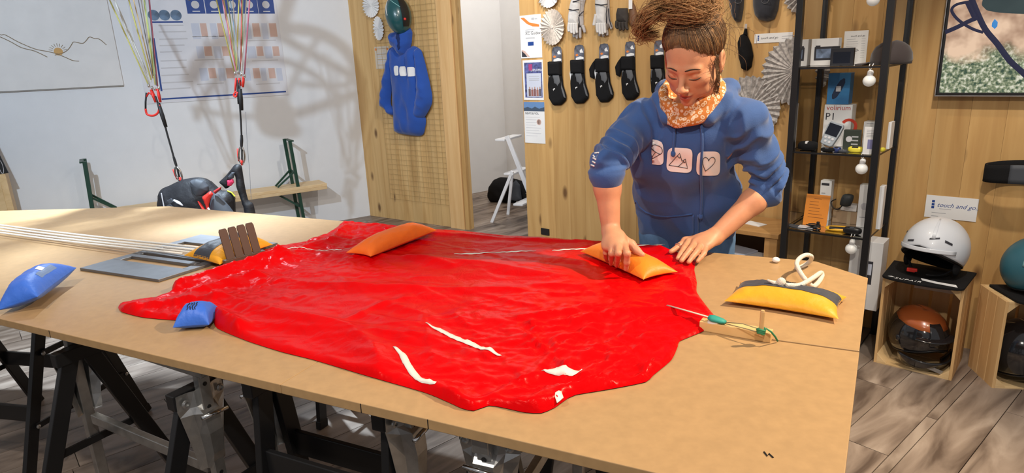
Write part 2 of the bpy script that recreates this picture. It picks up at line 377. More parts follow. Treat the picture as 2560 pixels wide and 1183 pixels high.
# ------------------------------------------------------------------ trestles
def trestle(c, ang, length, height, label, ext=0.10, spread=0.30, rail_f=0.345, tie=True):
    c = Vector((c[0], c[1], 0)); e = Vector((math.cos(ang), math.sin(ang), 0)); n = Vector((-e.y, e.x, 0)); Z = Vector((0, 0, 1))
    t = thing('trestle', label, 'trestle', c, 'steel trestles under the packing table')
    hz = height - ext                          # height of the hinge
    for sgn in (-1, 1):                        # two leaves
        feet = []; tops = []
        for k in (-1, 1):
            top = c + e * (k * length / 2) + n * (sgn * 0.022) + Z * hz
            foot = c + e * (k * (length / 2 + 0.0)) + n * (sgn * spread) + Z * 0.012
            MB().bar(foot, top, 0.045, 0.020, e).build('leg', M_BLACK, t, bevel=0.002)
            d = (top - foot).normalized()
            MB().bar(foot - d * 0.008, foot + d * 0.03, 0.050, 0.026, e).build('foot', M_BLACK, t, bevel=0.003)
            feet.append(foot); tops.append(top)
            for fz in (rail_f - 0.015, rail_f + 0.025):
                p = foot + (top - foot) * fz
                MB().lathe([(0.0062, 0), (0.0062, 0.004), (0.003, 0.006)], p + n * (sgn * 0.012), n * sgn + Z * 0.3, 10).build('bolt', M_STEEL, t)
        f_ = rail_f
        a, b = feet[0] + (tops[0] - feet[0]) * f_, feet[1] + (tops[1] - feet[1]) * f_
        MB().bar(a, b, 0.014, 0.066).build('rail', M_BLACK, t, bevel=0.002)
    for k in (-1, 1):
        pe = c + e * (k * length / 2)
        # folding braces between the leaves
        for fz in (0.30, 0.62):
            hw = 0.022 + (spread - 0.022) * (1 - fz)
            MB().bar(pe + n * hw + Z * hz * fz + e * (k * 0.018), pe - n * hw + Z * (hz * fz) + e * (k * 0.018), 0.008, 0.022).build('brace', M_BLACK, t)
            for sg in (-1, 1): MB().lathe([(0.008, 0), (0.008, 0.004), (0.004, 0.006)], pe + n * (hw * sg) + Z * hz * fz + e * (k * 0.024), e * k, 10).build('bolt', M_STEEL, t)
        # pressed steel bracket: wide top flange, tapering channel
        br = MB()
        def sec(w, z, dpt): return [pe + n * (-w) + Z * z + e * (k * 0.016), pe + n * (-w * 0.55) + Z * z + e * (k * (0.016 + dpt * 0.4)), pe + n * (-w * 0.35) + Z * z + e * (k * (0.016 + dpt)),
                                    pe + n * (w * 0.35) + Z * z + e * (k * (0.016 + dpt)), pe + n * (w * 0.55) + Z * z + e * (k * (0.016 + dpt * 0.4)), pe + n * w + Z * z + e * (k * 0.016)]
        rowsx = [(0.062, hz + 0.012, 0.012), (0.064, hz - 0.028, 0.016), (0.060, hz - 0.045, 0.034), (0.050, hz - 0.10, 0.040), (0.040, hz - 0.16, 0.036), (0.036, hz - 0.20, 0.022), (0.034, hz - 0.205, 0.018)]
        pts = [p for r in rowsx for p in sec(*r)]
        br.add(pts, [(i * 6 + j, i * 6 + j + 1, (i + 1) * 6 + j + 1, (i + 1) * 6 + j) for i in range(len(rowsx) - 1) for j in range(5)])
        bo = br.build('bracket', M_STEEL, t, solid=0.003)
        MB().box(pe + Z * (hz - 0.005), (0.032, 0.135, 0.040), e, n, Z).build('head_plate', M_BLACK, t, bevel=0.002)
        for sg in (-1, 1): MB().lathe([(0.010, 0), (0.010, 0.003), (0.006, 0.005), (0.006, 0.002)], pe + n * (0.047 * sg) + Z * (hz - 0.01) + e * (k * 0.028), e * k, 12).build('rivet', M_STEEL, bo)
        MB().tube([pe + n * (-0.035) + Z * (hz - 0.052) + e * (k * 0.064), pe + n * (0.035) + Z * (hz - 0.046) + e * (k * 0.064)], 0.0055, 8).build('locking_pin', M_CHROME, t, smooth=True)
        # sliding post with holes
        pp = pe + e * (k * 0.034)
        po = MB().bar(pp + Z * (hz - 0.50), pp + Z * (height - 0.03), 0.030, 0.022, e).build('post', M_STEEL, t, bevel=0.002)
        zz = hz - 0.47
        while zz < height - 0.05:
            MB().lathe([(0.0055, 0), (0.0055, 0.0012)], pp + Z * zz + e * (k * 0.0108), e * k, 12).build('hole', M_BLACK, po); zz += 0.062
    MB().bar(c - e * (length / 2 + 0.06) + Z * (height - 0.018), c + e * (length / 2 + 0.06) + Z * (height - 0.018), 0.034, 0.034).build('top_beam', M_STEEL, t, bevel=0.002)
    # tie between both posts
    if tie: MB().bar(c - e * (length / 2) + Z * (hz - 0.22), c + e * (length / 2) + Z * (hz - 0.22), 0.02, 0.03).build('tie_bar', M_STEEL, t, bevel=0.002)
    return t
TH = TZ - TT

_tc = tl(tp(395, 905).dot(TU) + 0.01, VF + 0.05); _tb = atz(190, 852, 0.80)
_e = _tb - _tc; _e.z = 0
TR_ANG = math.atan2(_e.y, _e.x)
trestle(_tc + _e * 0.5, TR_ANG, _e.length, TH, 'black steel trestle with pressed silver brackets under the left front of the table', ext=0.085)
_td = tl(-0.975, VF + 0.095)
trestle(_td, math.atan2(TU.y, TU.x), 0.37, TH, 'black steel trestle standing side-on under the middle of the table', ext=0.03, spread=0.12, rail_f=0.75, tie=False)
_te = tl(tp(1075, 1060).dot(TU) + 0.075, VF + 0.32)
trestle(_te, math.atan2(TV.y, TV.x) + 0.05, 0.50, TH, 'black steel trestle under the table front, nearest the bottom edge', ext=0.02, spread=0.15)
_ta = atz(20, 880, 0.62)
trestle((_ta.x - 0.35, _ta.y + 0.42, 0), TR_ANG + 0.3, 0.62, TH, 'black steel trestle at the far left beneath the table', ext=0.03)
_f1 = atz(712, 1070, 0); _f2 = atz(805, 1055, 0); _tg = tl((_f1.dot(TU) + _f2.dot(TU)) / 2, (_f1.dot(TV) + _f2.dot(TV)) / 2 + 0.11)
trestle(_tg, math.atan2(TU.y, TU.x), 0.20, TH, 'black steel trestle under the far side of the table, only its feet showing', ext=0.03, spread=0.10)
# ------------------------------------------------------------------ red canopy spread on the table
M_RED = None
def red_mat():
    m = mat('red_ripstop_nylon', (0.62, 0.0015, 0.003), 0.24, spec=0.5, noise_amt=0.10, noise_scale=3)
    nt = m.node_tree; N = nt.nodes; L = nt.links; b = N['Principled BSDF']
    b.inputs['IOR'].default_value = 1.17
    b.inputs['Specular Tint'].default_value = (1, .62, .56, 1)
    tc = N.new('ShaderNodeTexCoord')
    v = N.new('ShaderNodeTexVoronoi'); v.feature = 'DISTANCE_TO_EDGE'; v.inputs['Scale'].default_value = 26; v.inputs['Randomness'].default_value = 1
    nz = N.new('ShaderNodeTexNoise'); nz.inputs['Scale'].default_value = 9; nz.inputs['Detail'].default_value = 6; nz.inputs['Distortion'].default_value = 1.5
    L.new(tc.outputs['Object'], nz.inputs['Vector'])
    wv = N.new('ShaderNodeVectorMath'); wv.operation = 'MULTIPLY_ADD'; wv.inputs[1].default_value = (0.12, 0.12, 0.12)
    L.new(nz.outputs['Color'], wv.inputs[0]); L.new(tc.outputs['Object'], wv.inputs[2]); L.new(wv.outputs[0], v.inputs['Vector'])
    b1 = N.new('ShaderNodeBump'); b1.inputs['Strength'].default_value = 0.10; b1.inputs['Distance'].default_value = 0.012
    L.new(v.outputs['Distance'], b1.inputs['Height'])
    b2 = N.new('ShaderNodeBump'); b2.inputs['Strength'].default_value = 0.14; b2.inputs['Distance'].default_value = 0.02
    L.new(nz.outputs['Fac'], b2.inputs['Height']); L.new(b1.outputs['Normal'], b2.inputs['Normal'])
    L.new(b2.outputs['Normal'], b.inputs['Normal'])
    return m
M_RED = red_mat()
M_TAPE = mat('white_tape', (0.74, 0.70, 0.64), 0.7)
OUT = [(295,768),(305,779),(356,792),(436,799),(490,795),(512,772),(530,792),(542,819),(618,851),(703,878),(787,899),(914,937),(1060,979),(1121,1004),(1154,1019),(1184,1025),(1222,1012),(1256,1017),(1311,1029),(1353,1031),(1387,1017),(1421,993),(1440,985),(1531,970),(1615,953),(1634,936),(1679,898),(1695,864),(1700,851),(1755,828),(1776,815),(1801,803),(1788,790),(1763,759),(1742,729),(1742,704),(1736,674),(1738,651),(1710,636),(1655,618),(1600,612),(1501,606),(1340,594),(1171,580),(1061,572),(900,557),(859,554),(842,570),(825,582),(766,603),(703,614),(652,628),(618,641),(576,655),(542,678),(483,699),(449,706),(430,720),(428,736),(403,744),(331,753),(301,759)]
def w2l(p): return (p.dot(TU), p.dot(TV))
out_l = []
for (x, y) in OUT:
    u, v = w2l(tp(x, y, TZ + 0.004)); out_l.append((u, min(v, VB - 0.002)))
# denser outline with a little waviness
def densify(pts, step):
    r = []
    n = len(pts)
    for i in range(n):
        p0, p1, p2, p3 = [Vector(pts[(i + k - 1) % n]) for k in range(4)]
        m = max(1, int((p2 - p1).length / step))
        for k in range(m):
            t = k / m
            q = 0.5 * ((2 * p1) + (p2 - p0) * t + (2 * p0 - 5 * p1 + 4 * p2 - p3) * t * t + (3 * p1 - p0 - 3 * p2 + p3) * t ** 3)
            lin = p1 + (p2 - p1) * t
            r.append(q * 0.6 + lin * 0.4)
    return r
out_d = densify(out_l, 0.012)
ODA = np.array([(p.x, p.y) for p in out_d])
def pl(pts): return [Vector(w2l(tp(x, y, TZ + 0.015))) for x, y in pts]
RIDGES = [  # pixel polyline, height, width
    ([(640, 690), (780, 706), (1000, 716), (1290, 720)], 0.012, 0.030),
    ([(560, 745), (690, 778), (870, 815), (930, 862), (950, 915)], 0.026, 0.045),
    ([(450, 718), (545, 690), (640, 660), (700, 640)], 0.050, 0.055),
    ([(480, 740), (540, 715), (640, 690)], 0.030, 0.045),
    ([(305, 768), (380, 762), (470, 752), (540, 750)], 0.022, 0.035),
    ([(508, 770), (545, 790), (600, 815)], 0.045, 0.035),
    ([(860, 800), (930, 765), (1010, 740)], 0.010, 0.02),
    ([(1080, 980), (1150, 1000), (1190, 1012)], 0.022, 0.030),
    ([(1240, 1005), (1330, 1010), (1390, 995)], 0.020, 0.030),
    ([(1235, 985), (1290, 950), (1370, 925)], 0.012, 0.018),
    ([(1420, 985), (1530, 962), (1620, 940), (1685, 885)], 0.013, 0.016),
    ([(1440, 800), (1560, 770), (1680, 772), (1780, 800)], 0.016, 0.022),
    ([(1560, 812), (1660, 790), (1770, 805)], 0.012, 0.018),
    ([(1330, 930), (1420, 850), (1480, 810)], 0.010, 0.018),
    ([(1390, 935), (1500, 860), (1600, 805)], 0.009, 0.015),
    ([(1450, 930), (1570, 880), (1660, 830)], 0.008, 0.014),
    ([(1300, 790), (1440, 775), (1460, 762)], 0.010, 0.02),
    ([(850, 560), (1000, 575), (1300, 595), (1500, 604)], 0.012, 0.02),
    ([(700, 640), (860, 632), (1000, 640), (1200, 655), (1420, 690)], 0.016, 0.05),
    ([(860, 570), (830, 600), (760, 620)], 0.025, 0.04),
    ([(1650, 615), (1700, 660), (1730, 720)], 0.010, 0.02),
    ([(1020, 640), (1060, 645), (1130, 660)], 0.010, 0.02),
    ([(1000, 930), (1080, 960), (1140, 985)], 0.010, 0.022),
]
RL = [(pl(p), h, w) for p, h, w in RIDGES]
def segd(P, a, b):
    ab = np.array([b.x - a.x, b.y - a.y]); ap = P - np.array([a.x, a.y])
    t = np.clip((ap @ ab) / max(ab @ ab, 1e-12), 0, 1); d = ap - t[:, None] * ab
    return np.hypot(d[:, 0], d[:, 1])
_crw = Vector(w2l(tp(1480, 870)))
_rc = random.Random(11); CREASES = []
_apx = [Vector(w2l(tp(1790, 803))), Vector(w2l(tp(640, 640))), Vector(w2l(tp(1390, 990)))]
for _k in range(230):
    _p = Vector(w2l(tp(_rc.uniform(420, 1740), _rc.uniform(570, 1010))))
    _q = min(_apx, key=lambda a: (a - _p).length); _dir = (_q - _p).normalized(); _a = _rc.gauss(0, .45); _dir = Vector((_dir.x * math.cos(_a) - _dir.y * math.sin(_a), _dir.x * math.sin(_a) + _dir.y * math.cos(_a)))
    if _p.x < _apx[2].x - .25 and _rc.random() < .55: _dir = Vector((1, _rc.gauss(0, .25))).normalized()
    _near = math.exp(-((_p - _crw).length / .38) ** 2) + .6 * math.exp(-((_p - _apx[1]).length / .25) ** 2)
    _L = _rc.uniform(.04, .16) if _near > .35 else _rc.uniform(.10, .34)
    CREASES.append((_p - _dir * _L / 2, _p + _dir * _L / 2 + Vector((_rc.gauss(0, .008), _rc.gauss(0, .008))), (.0025 + .0065 * _near) * _rc.uniform(.4, 1.2) * _rc.choice((1, 1, -.7)), _rc.uniform(.006, .013) * (1 if _near > .35 else 1.7)))
def cloth_h(P):
    """height of the cloth above the table at table coordinates P (n,2)"""
    P = np.asarray(P, float)
    ed = np.full(len(P), 9.0)
    A = ODA; B = np.roll(ODA, -1, 0)
    for i in range(0, len(A)):
        ab = B[i] - A[i]; ap = P - A[i]; t = np.clip((ap @ ab) / max(ab @ ab, 1e-12), 0, 1); d = ap - t[:, None] * ab
        ed = np.minimum(ed, np.hypot(d[:, 0], d[:, 1]))
    h = np.full(len(P), 0.004)
    for pts, hh, w in RL:
        d = np.full(len(P), 9.0)
        for a, b in zip(pts[:-1], pts[1:]): d = np.minimum(d, segd(P, a, b))
        h += 0.72 * hh * (0.55 * np.exp(-(d / w) ** 2 * 1.2) + 0.45 * np.exp(-d / (w * 0.45)))
    nz = np.array([noise.noise(Vector((p[0] * 6, p[1] * 14, 3.1))) * 0.006 + noise.ridged_multi_fractal(Vector((p[0] * 9 + p[1] * 4, p[1] * 11 - p[0] * 3, 1.0)), 0.9, 2.1, 4, 1.0, 2.0) * 0.0016 for p in P])
    cr = np.exp(-(((P[:, 0] - _crw.x) / 0.36) ** 2 + ((P[:, 1] - _crw.y) / 0.26) ** 2))
    lf = np.exp(-((P[:, 0] - Vector(w2l(tp(560, 720))).x) / 0.30) ** 2)
    nz2 = np.array([abs(noise.noise(Vector((p[0] * 22 + noise.noise(Vector((p[0] * 7, p[1] * 7, 0))) * 2, p[1] * 26, 7.7)))) * 0.016 + abs(noise.noise(Vector((p[0] * 48 + p[1] * 20, p[1] * 30 - p[0] * 18, 2)))) * -0.007 for p in P])
    for a, b, hh, w in CREASES:
        d = segd(P, a, b); m_ = d < w * 3
        if m_.any(): h[m_] += hh * np.exp(-d[m_] / w * 1.3)
    h += nz + nz2 * np.clip(cr + 0.7 * lf, 0.05, 1)
    tap = np.clip(ed / 0.030, 0, 1); tap = np.sqrt(tap * (2 - tap))
    bulge = np.exp(-((ed - 0.012) / 0.010) ** 2) * 0.003
    return 0.0022 + np.maximum(h + bulge, 0.002) * tap
step = 0.0066
mn = ODA.min(0); mx_ = ODA.max(0)
def inside(P, poly):
    x, y = P[:, 0], P[:, 1]; r = np.zeros(len(P), bool); n = len(poly); j = n - 1
    for i in range(n):
        xi, yi = poly[i]; xj, yj = poly[j]
        c = ((yi > y) != (yj > y)) & (x < (xj - xi) * (y - yi) / (yj - yi + 1e-15) + xi); r ^= c; j = i
    return r
gx, gy = np.meshgrid(np.arange(mn[0], mx_[0], step), np.arange(mn[1], mx_[1], step))
G = np.stack([gx.ravel(), gy.ravel()], 1); G += (np.random.RandomState(3).rand(*G.shape) - .5) * step * 0.3
G = G[inside(G, ODA)]
dmin = np.full(len(G), 9.0)
for q in ODA: dmin = np.minimum(dmin, np.hypot(G[:, 0] - q[0], G[:, 1] - q[1]))
G = G[dmin > 0.005]
allp = [Vector((p[0], p[1])) for p in np.vstack([ODA, G])]; nb = len(ODA)
vo, eo, fo, *_ = delaunay_2d_cdt(allp, [(i, (i + 1) % nb) for i in range(nb)], [], 1, 1e-6)
VA = np.array([(p.x, p.y) for p in vo]); HA = cloth_h(VA)
canopy = thing('parachute_canopy', 'crumpled glossy red nylon canopy spread out across the table', 'canopy', tl(ODA[:, 0].mean(), ODA[:, 1].mean()))
mb = MB(); mb.add([tl(p[0], p[1], TZ + h) for p, h in zip(VA, HA)], [tuple(f) for f in fo]); mb.build('fabric', M_RED, canopy, smooth=True)
def tape(pts, wpx, name='tape', m=None, lift=0.0012):
    P = []; 
    for (x0, y0), (x1, y1) in zip(pts[:-1], pts[1:]):
        n = max(2, int(math.hypot(x1 - x0, y1 - y0) / 6))
        P += [(x0 + (x1 - x0) * k / n, y0 + (y1 - y0) * k / n) for k in range(n)]
    P.append(pts[-1]); L = np.array([w2l(tp(x, y, TZ + 0.014)) for x, y in P]); n = len(L)
    T = np.gradient(L, axis=0); T /= np.linalg.norm(T, axis=1)[:, None]; Nn = np.stack([-T[:, 1], T[:, 0]], 1)
    w = np.array([wpx * min(1, 0.35 + 3.0 * min(i, n - 1 - i) / n) for i in range(n)]); rows = []
    for s in (-1, 0, 1): rows.append(L + Nn * (w * s / 2)[:, None])
    b = MB(); v = []
    for r in rows:
        h = cloth_h(r); v += [tl(p[0], p[1], TZ + hh + lift + 0.0006 * math.sin(i * 1.7)) for i, (p, hh) in enumerate(zip(r, h))]
    b.add(v, [(r * n + i, r * n + i + 1, (r + 1) * n + i + 1, (r + 1) * n + i) for r in range(2) for i in range(n - 1)])
    return b.build(name, m or M_TAPE, canopy, smooth=True, solid=0.0004)
tape([(1135, 632), (1230, 628), (1340, 624)], 0.012)
tape([(1380, 622), (1495, 618)], 0.013)
tape([(1590, 614), (1662, 607)], 0.013)
tape([(1066, 808), (1120, 832), (1180, 855), (1252, 887)], 0.016)
tape([(985, 866), (1005, 885), (1022, 915), (1046, 946), (1090, 968)], 0.016)
tape([(1355, 926), (1390, 933), (1455, 929)], 0.020)
tape([(1400, 985), (1396, 1004)], 0.016)
tape([(655, 629), (750, 626), (914, 617)], 0.004)

def chz(px, py, z0=None):
    """a point lying on the cloth at a pixel"""
    p = tp(px, py, TZ + (0.015 if z0 is None else z0)); h = cloth_h(np.array([w2l(p)]))[0]
    p = tp(px, py, TZ + h); return p
# ------------------------------------------------------------------ sandbags
def nylon(name, c): return mat(name, c, 0.48, spec=0.4, noise_amt=0.06, noise_scale=20, bump=0.25, bump_scale=35, sheen=0.1)
M_BLUE = nylon('blue_nylon', (0.035, 0.14, 0.62)); M_ORANGE = nylon('orange_nylon', (0.92, 0.165, 0.008)); M_ORANGE_LIT = nylon('orange_nylon_lit', (0.92, 0.24, 0.010))  # second orange is yellower: strong light on that bag put into its colour
M_YELLOW = nylon('yellow_nylon', (0.78, 0.35, 0.012)); M_NAVY = nylon('charcoal_nylon', (0.045, 0.050, 0.065))
def pillow_fn(pA, pB, W, T, lift=0.0, seed=0, sag=0.6, crease=0.0035, roll=0.0):
    pA = Vector(pA); pB = Vector(pB); ex = (pB - pA); L = ex.length; ex.normalize()
    ey = Vector((0, 0, 1)).cross(ex).normalized(); ez = ex.cross(ey)
    if roll:
        q = Matrix.Rotation(roll, 3, ex); ey = q @ ey; ez = q @ ez
    c = (pA + pB) / 2
    def f(a, b, top, k=1.0, off=0.0):       # a, b in -1..1
        fa = max(0, 1 - abs(a) ** 3.2) ** 0.5; fb = max(0, 1 - abs(b) ** 2.4) ** 0.6
        w = W / 2 * (0.86 + 0.14 * abs(a) ** 2) ; l = L / 2 * (0.92 + 0.08 * abs(b) ** 2)
        t = T * fa * fb
        z = (t * 0.62 if top else -t * 0.38 * sag)
        nn = noise.noise(Vector((a * 4 + seed, b * 3, 0.3))) * crease * (1.4 if abs(a) > .5 or abs(b) > .5 else .6) * (1 if top else 0.3)
        nn += abs(noise.noise(Vector((a * 9 + seed * 3, b * 2.2, 1.3)))) * -crease * 1.2 * abs(b) * (1 if top else 0)
        p = c + ex * (a * l) + ey * (b * w) + ez * (z + (nn + off) * fa * fb + T * 0.38 * sag + lift)
        return p
    return f
def pillow(name, pA, pB, W, T, m, parent=None, **kw):
    f = pillow_fn(pA, pB, W, T, **kw); n, mth = 41, 23; b = MB()
    def s(t, e=1.35): return math.copysign(abs(math.sin(t * math.pi / 2)), t)
    b.grid(lambda u, v: f(s(u * 2 - 1), s(v * 2 - 1), True), n, mth)
    nb_ = len(b.v)
    b.grid(lambda u, v: f(s(u * 2 - 1), s(1 - v * 2), False), n, mth)
    return b.build(name, m, parent, smooth=True), f
# the large blue bag on the left
b1 = thing('sandbag', 'puffy blue nylon sandbag lying alone at the left end of the table', 'sandbag', tp(95, 735), 'nylon sandbags')
o, f = pillow('bag', tp(58, 786), tp(160, 708), 0.115, 0.100, M_BLUE, b1, seed=2, roll=-0.25, lift=0.012)
lb = MB(); lb.grid(lambda u, v: f(-0.02 + u * 0.2, -0.35 - v * 0.28, True, off=0.002), 6, 4); lb.build('label', M_PAPER, b1)
lb = MB(); lb.grid(lambda u, v: f(-0.3 + u * 0.75, -0.62 - v * 0.22, True, off=0.0012), 12, 4); lb.build('faded_print', mat('grey_print', (0.16, 0.24, 0.42), 0.5), b1)
b2 = thing('sandbag', 'small blue nylon sandbag tucked under the front edge of the red canopy', 'sandbag', tp(500, 808), 'nylon sandbags')
o, f = pillow('bag', tp(454, 815), tp(542, 808), 0.105, 0.075, M_BLUE, b2, seed=5, lift=0.0)
w_ = MB()
for k in range(4):
    w_.tube([f(-0.30 + k * 0.16 + 0.05 * math.sin(j * 1.9 + k), -0.62 + j * 0.11, True, off=0.0012) for j in range(6)], 0.0012, 5)
so = w_.build('scribble', M_BLACK, b2); so['kind'] = 'stuff'
b3 = thing('sandbag', 'plump orange nylon sandbag resting on the far side of the red canopy', 'sandbag', chz(985, 610), 'nylon sandbags')
pillow('bag', chz(896, 646), chz(1064, 580), 0.115, 0.075, M_ORANGE, b3, seed=9, lift=-0.004)
b4 = thing('sandbag', 'orange nylon sandbag held on the red canopy under a hand', 'sandbag', chz(1575, 660), 'nylon sandbags')
BAG4 = pillow('bag', chz(1490, 630), chz(1652, 700), 0.125, 0.070, M_ORANGE_LIT, b4, seed=12, lift=-0.003)[1]

def striped_bag(t, pA, pB, W, T, b0, b1_, seed, logo=True, roll=0.0):
    o, f = pillow('bag', pA, pB, W, T, M_YELLOW, t, seed=seed, roll=roll)
    def s(x): return math.copysign(abs(math.sin(x * math.pi / 2)), x)
    st = MB(); st.grid(lambda u, v: f(s((u * 2 - 1) * 0.985), b0 + v * (b1_ - b0), True, off=0.0012), 41, 12); st.build('dark_stripe', M_NAVY, t, smooth=True)
    return f
b5 = thing('line_weight_bag', 'yellow and charcoal striped weight bag at the right end of the table', 'weight bag', tp(1970, 755), 'yellow and charcoal weight bags')
f = striped_bag(b5, tp(1830, 740), tp(2106, 782), 0.165, 0.060, -0.25, 0.55, 4)
lg = MB()
zig = [(-0.42, 0.02), (-0.36, 0.10), (-0.30, 0.03), (-0.22, 0.16), (-0.16, 0.06), (-0.08, 0.12), (0.0, 0.02), (0.08, 0.10), (0.16, 0.03), (0.24, 0.09), (0.30, 0.0)]
low = [(-0.40, 0.02), (-0.36, -0.01), (-0.30, -0.06), (-0.22, -0.04), (-0.16, -0.07), (-0.08, -0.03), (0.0, -0.08), (0.08, -0.04), (0.16, -0.09), (0.24, -0.05), (0.29, -0.03)]
n = len(zig); lg.add([f(a, b + 0.25, True, off=0.0030) for a, b in zig] + [f(a, b + 0.25, True, off=0.0030) for a, b in low], [(i, i + 1, n + i + 1, n + i) for i in range(n - 1)])
lg.build('mountain_print', M_PAPER, b5)
lt = MB()
for k in range(9): lt.tube([f(-0.10 + k * 0.045 + 0.02 * math.cos(j * 1.1 + k), 0.47 + 0.05 * math.sin(j * 1.1 + k), True, off=0.0032) for j in range(6)], 0.0012, 5)
so = lt.build('lettering', M_BLACK, b5); so['kind'] = 'stuff'
b6 = thing('line_weight_bag', 'yellow and charcoal weight bag wedged on the steel frame behind the brown comb', 'weight bag', tp(560, 640), 'yellow and charcoal weight bags')
# ------------------------------------------------------------------ steel line frame, comb, cords
fr_t = thing('slotted_steel_frame', 'flat grey steel frame with open slots lying beside the canopy', 'steel frame', tp(450, 645))
M_FRAME = mat('dull_steel', (0.19, 0.195, 0.21), 0.42, metal=0.7, noise_amt=0.12, noise_scale=25)
A_, B_, C_, D_ = [tp(x, y, TZ + 0.010) for x, y in ((199, 670), (396, 699), (694, 607), (502, 586))]
def fq(a, b): return A_ * (1 - a) * (1 - b) + B_ * a * (1 - b) + C_ * a * b + D_ * (1 - a) * b
def fpart(name, a0, a1, b0, b1_, z0=-0.0095, z1=0.0):
    Z = Vector((0, 0, 1)); MB().hexa([fq(a0, b0) + Z * z0, fq(a1, b0) + Z * z0, fq(a1, b1_) + Z * z0, fq(a0, b1_) + Z * z0, fq(a0, b0) + Z * z1, fq(a1, b0) + Z * z1, fq(a1, b1_) + Z * z1, fq(a0, b1_) + Z * z1]).build(name, M_FRAME, fr_t, bevel=0.001)
fpart('end_plate', 0, 1, 0, 0.24); fpart('end_plate', 0, 1, 0.78, 1)
fpart('side_rail', 0, 0.10, 0.24, 0.78); fpart('side_rail', 0.90, 1, 0.24, 0.78)
for b0 in (0.33, 0.43, 0.62): fpart('cross_bar', 0.10, 0.90, b0, b0 + 0.055, -0.0095, 0.002)
f = striped_bag(b6, tp(505, 662, TZ + 0.012), tp(640, 612, TZ + 0.012), 0.165, 0.075, -0.30, 0.55, 6, roll=0.12)
comb = thing('line_comb', 'brown four-toothed line comb standing upright at the canopy edge', 'comb', tp(610, 640))
M_BROWN = mat('brown_fibre', (0.10, 0.058, 0.042), 0.55)
cb = [(560, 588, 581, 650), (586, 580, 604, 645), (610, 573, 628, 640), (629, 567, 650, 634)]
pts_b = [tp(582, 660, TZ + 0.012), tp(604, 654, TZ + 0.012), tp(627, 648, TZ + 0.012), tp(647, 642, TZ + 0.012)]
cdir = (pts_b[3] - pts_b[0]).normalized(); cn = Vector((-cdir.y, cdir.x, 0))
for k in range(4):
    base = pts_b[0] + (pts_b[3] - pts_b[0]) * (k / 3)
    lean = Vector((0, 0, 1)) * 0.122 - TU * 0.022
    w2 = 0.0145; poly = [base - cdir * w2, base + cdir * w2, base + cdir * w2 + lean * 0.93, base + cdir * (w2 * 0.75) + lean, base - cdir * (w2 * 0.75) + lean, base - cdir * w2 + lean * 0.93]
    MB().prism(poly, cn * 0.006).build('tooth', M_BROWN, comb, bevel=0.001)
MB().box((pts_b[0] + pts_b[3]) / 2 + Vector((0, 0, 0.009)) + cn * 0.006, (0.15, 0.02, 0.018), cdir, cn).build('base', M_BROWN, comb, bevel=0.001)
M_CORD = mat('white_cord', (0.80, 0.78, 0.74), 0.7, bump=0.4, bump_scale=400)
for k, (y0, x1, y1, z1) in enumerate(((561, 530, 622, 0.05), (567, 500, 626, 0.045), (574, 478, 630, 0.035), (580, 455, 634, 0.03))):
    a = tp(0, y0, TZ + 0.022); b = tp(x1, y1, TZ + z1); a2 = a + (a - b) * 0.25
    pts = [a2 + (b - a2) * (j / 12) + Vector((0, 0, -0.006 * math.sin(math.pi * j / 12))) for j in range(13)]
    nm = ('uppermost', 'second from the top', 'third from the top', 'lowest')[k]
    tag(MB().tube(pts, 0.0042, 8).build('cord', M_CORD, smooth=True), 'taut white cord across the left of the table, %s of the four' % nm, 'cord', 'white cords at the left')
# ------------------------------------------------------------------ wooden hook bar, clamp and line
bar = thing('wooden_hook_bar', 'pale wooden bar with an upright peg at the canopy apex', 'wooden bar', tp(1840, 840))
a, b = tp(1748, 826), tp(1926, 858); d = (b - a).normalized(); nn = Vector((-d.y, d.x, 0))
MB().box((a + b) / 2 + nn * 0.013 + Vector((0, 0, 0.012)), ((b - a).length, 0.03, 0.024), d, nn).build('bar', wood('bar_wood', [(0.60, 0.36, 0.14), (0.70, 0.45, 0.2)], 'X', 12, 3, 0.5), bar, bevel=0.002)
pk = tp(1902, 838, TZ + 0.024)
MB().lathe([(0.0052, 0), (0.0052, 0.056), (0.004, 0.06)], pk, (0.02, 0, 1), 12).build('peg', M_PINEZ, bar, smooth=False)
M_GREEN = mat('green_cord', (0.03, 0.22, 0.10), 0.7)
ln = thing('tie_line', 'thin green line knotted round the peg and tied to the canopy apex', 'line', tp(1890, 830))
kn = MB()
for j in range(3): kn.tube([pk + Vector((math.cos(t) * (0.007 + 0.001 * j), math.sin(t) * 0.007, 0.006 + 0.004 * j + 0.002 * math.sin(t * 2))) for t in np.linspace(0, 6.28, 14)[:-1]], 0.0026, 6, closed=True)
kn.build('knot', M_GREEN, ln, smooth=True)['kind'] = 'stuff'
MB().tube([pk + Vector((0, 0, 0.01)), tp(1916, 822, TZ + 0.04), tp(1928, 830, TZ + 0.035), tp(1938, 842, TZ + 0.018), tp(1944, 853, TZ + 0.004)], 0.0022, 6).build('tail', M_GREEN, ln, smooth=True)
cl_ = tp(1812, 806, TZ + 0.03)
MB().tube([cl_, (cl_ + pk) / 2 + Vector((0, 0, 0.012)), pk + Vector((0.0, 0.004, 0.012))], 0.0012, 6).build('strand', mat('drab_line', (0.25, 0.22, 0.12), 0.7), ln, smooth=True)
MB().tube([cl_ + Vector((0, 0, -.003)), pk + Vector((0.0, -0.006, 0.008))], 0.0012, 6).build('strand', MATS['drab_line'], ln, smooth=True)
sl = thing('line_sleeve', 'teal sleeve gathering the white lines at the canopy apex', 'sleeve', tp(1790, 806))
M_TEAL = mat('teal_fabric', (0.02, 0.30, 0.24), 0.6)
s0, s1 = tp(1772, 793, TZ + 0.035), tp(1815, 806, TZ + 0.030)
MB().tube([s0 + (s1 - s0) * t for t in (0, .25, .5, .8, 1)], [0.010, 0.014, 0.013, 0.011, 0.006], 10, flat=0.5).build('sleeve', M_TEAL, sl, smooth=True)
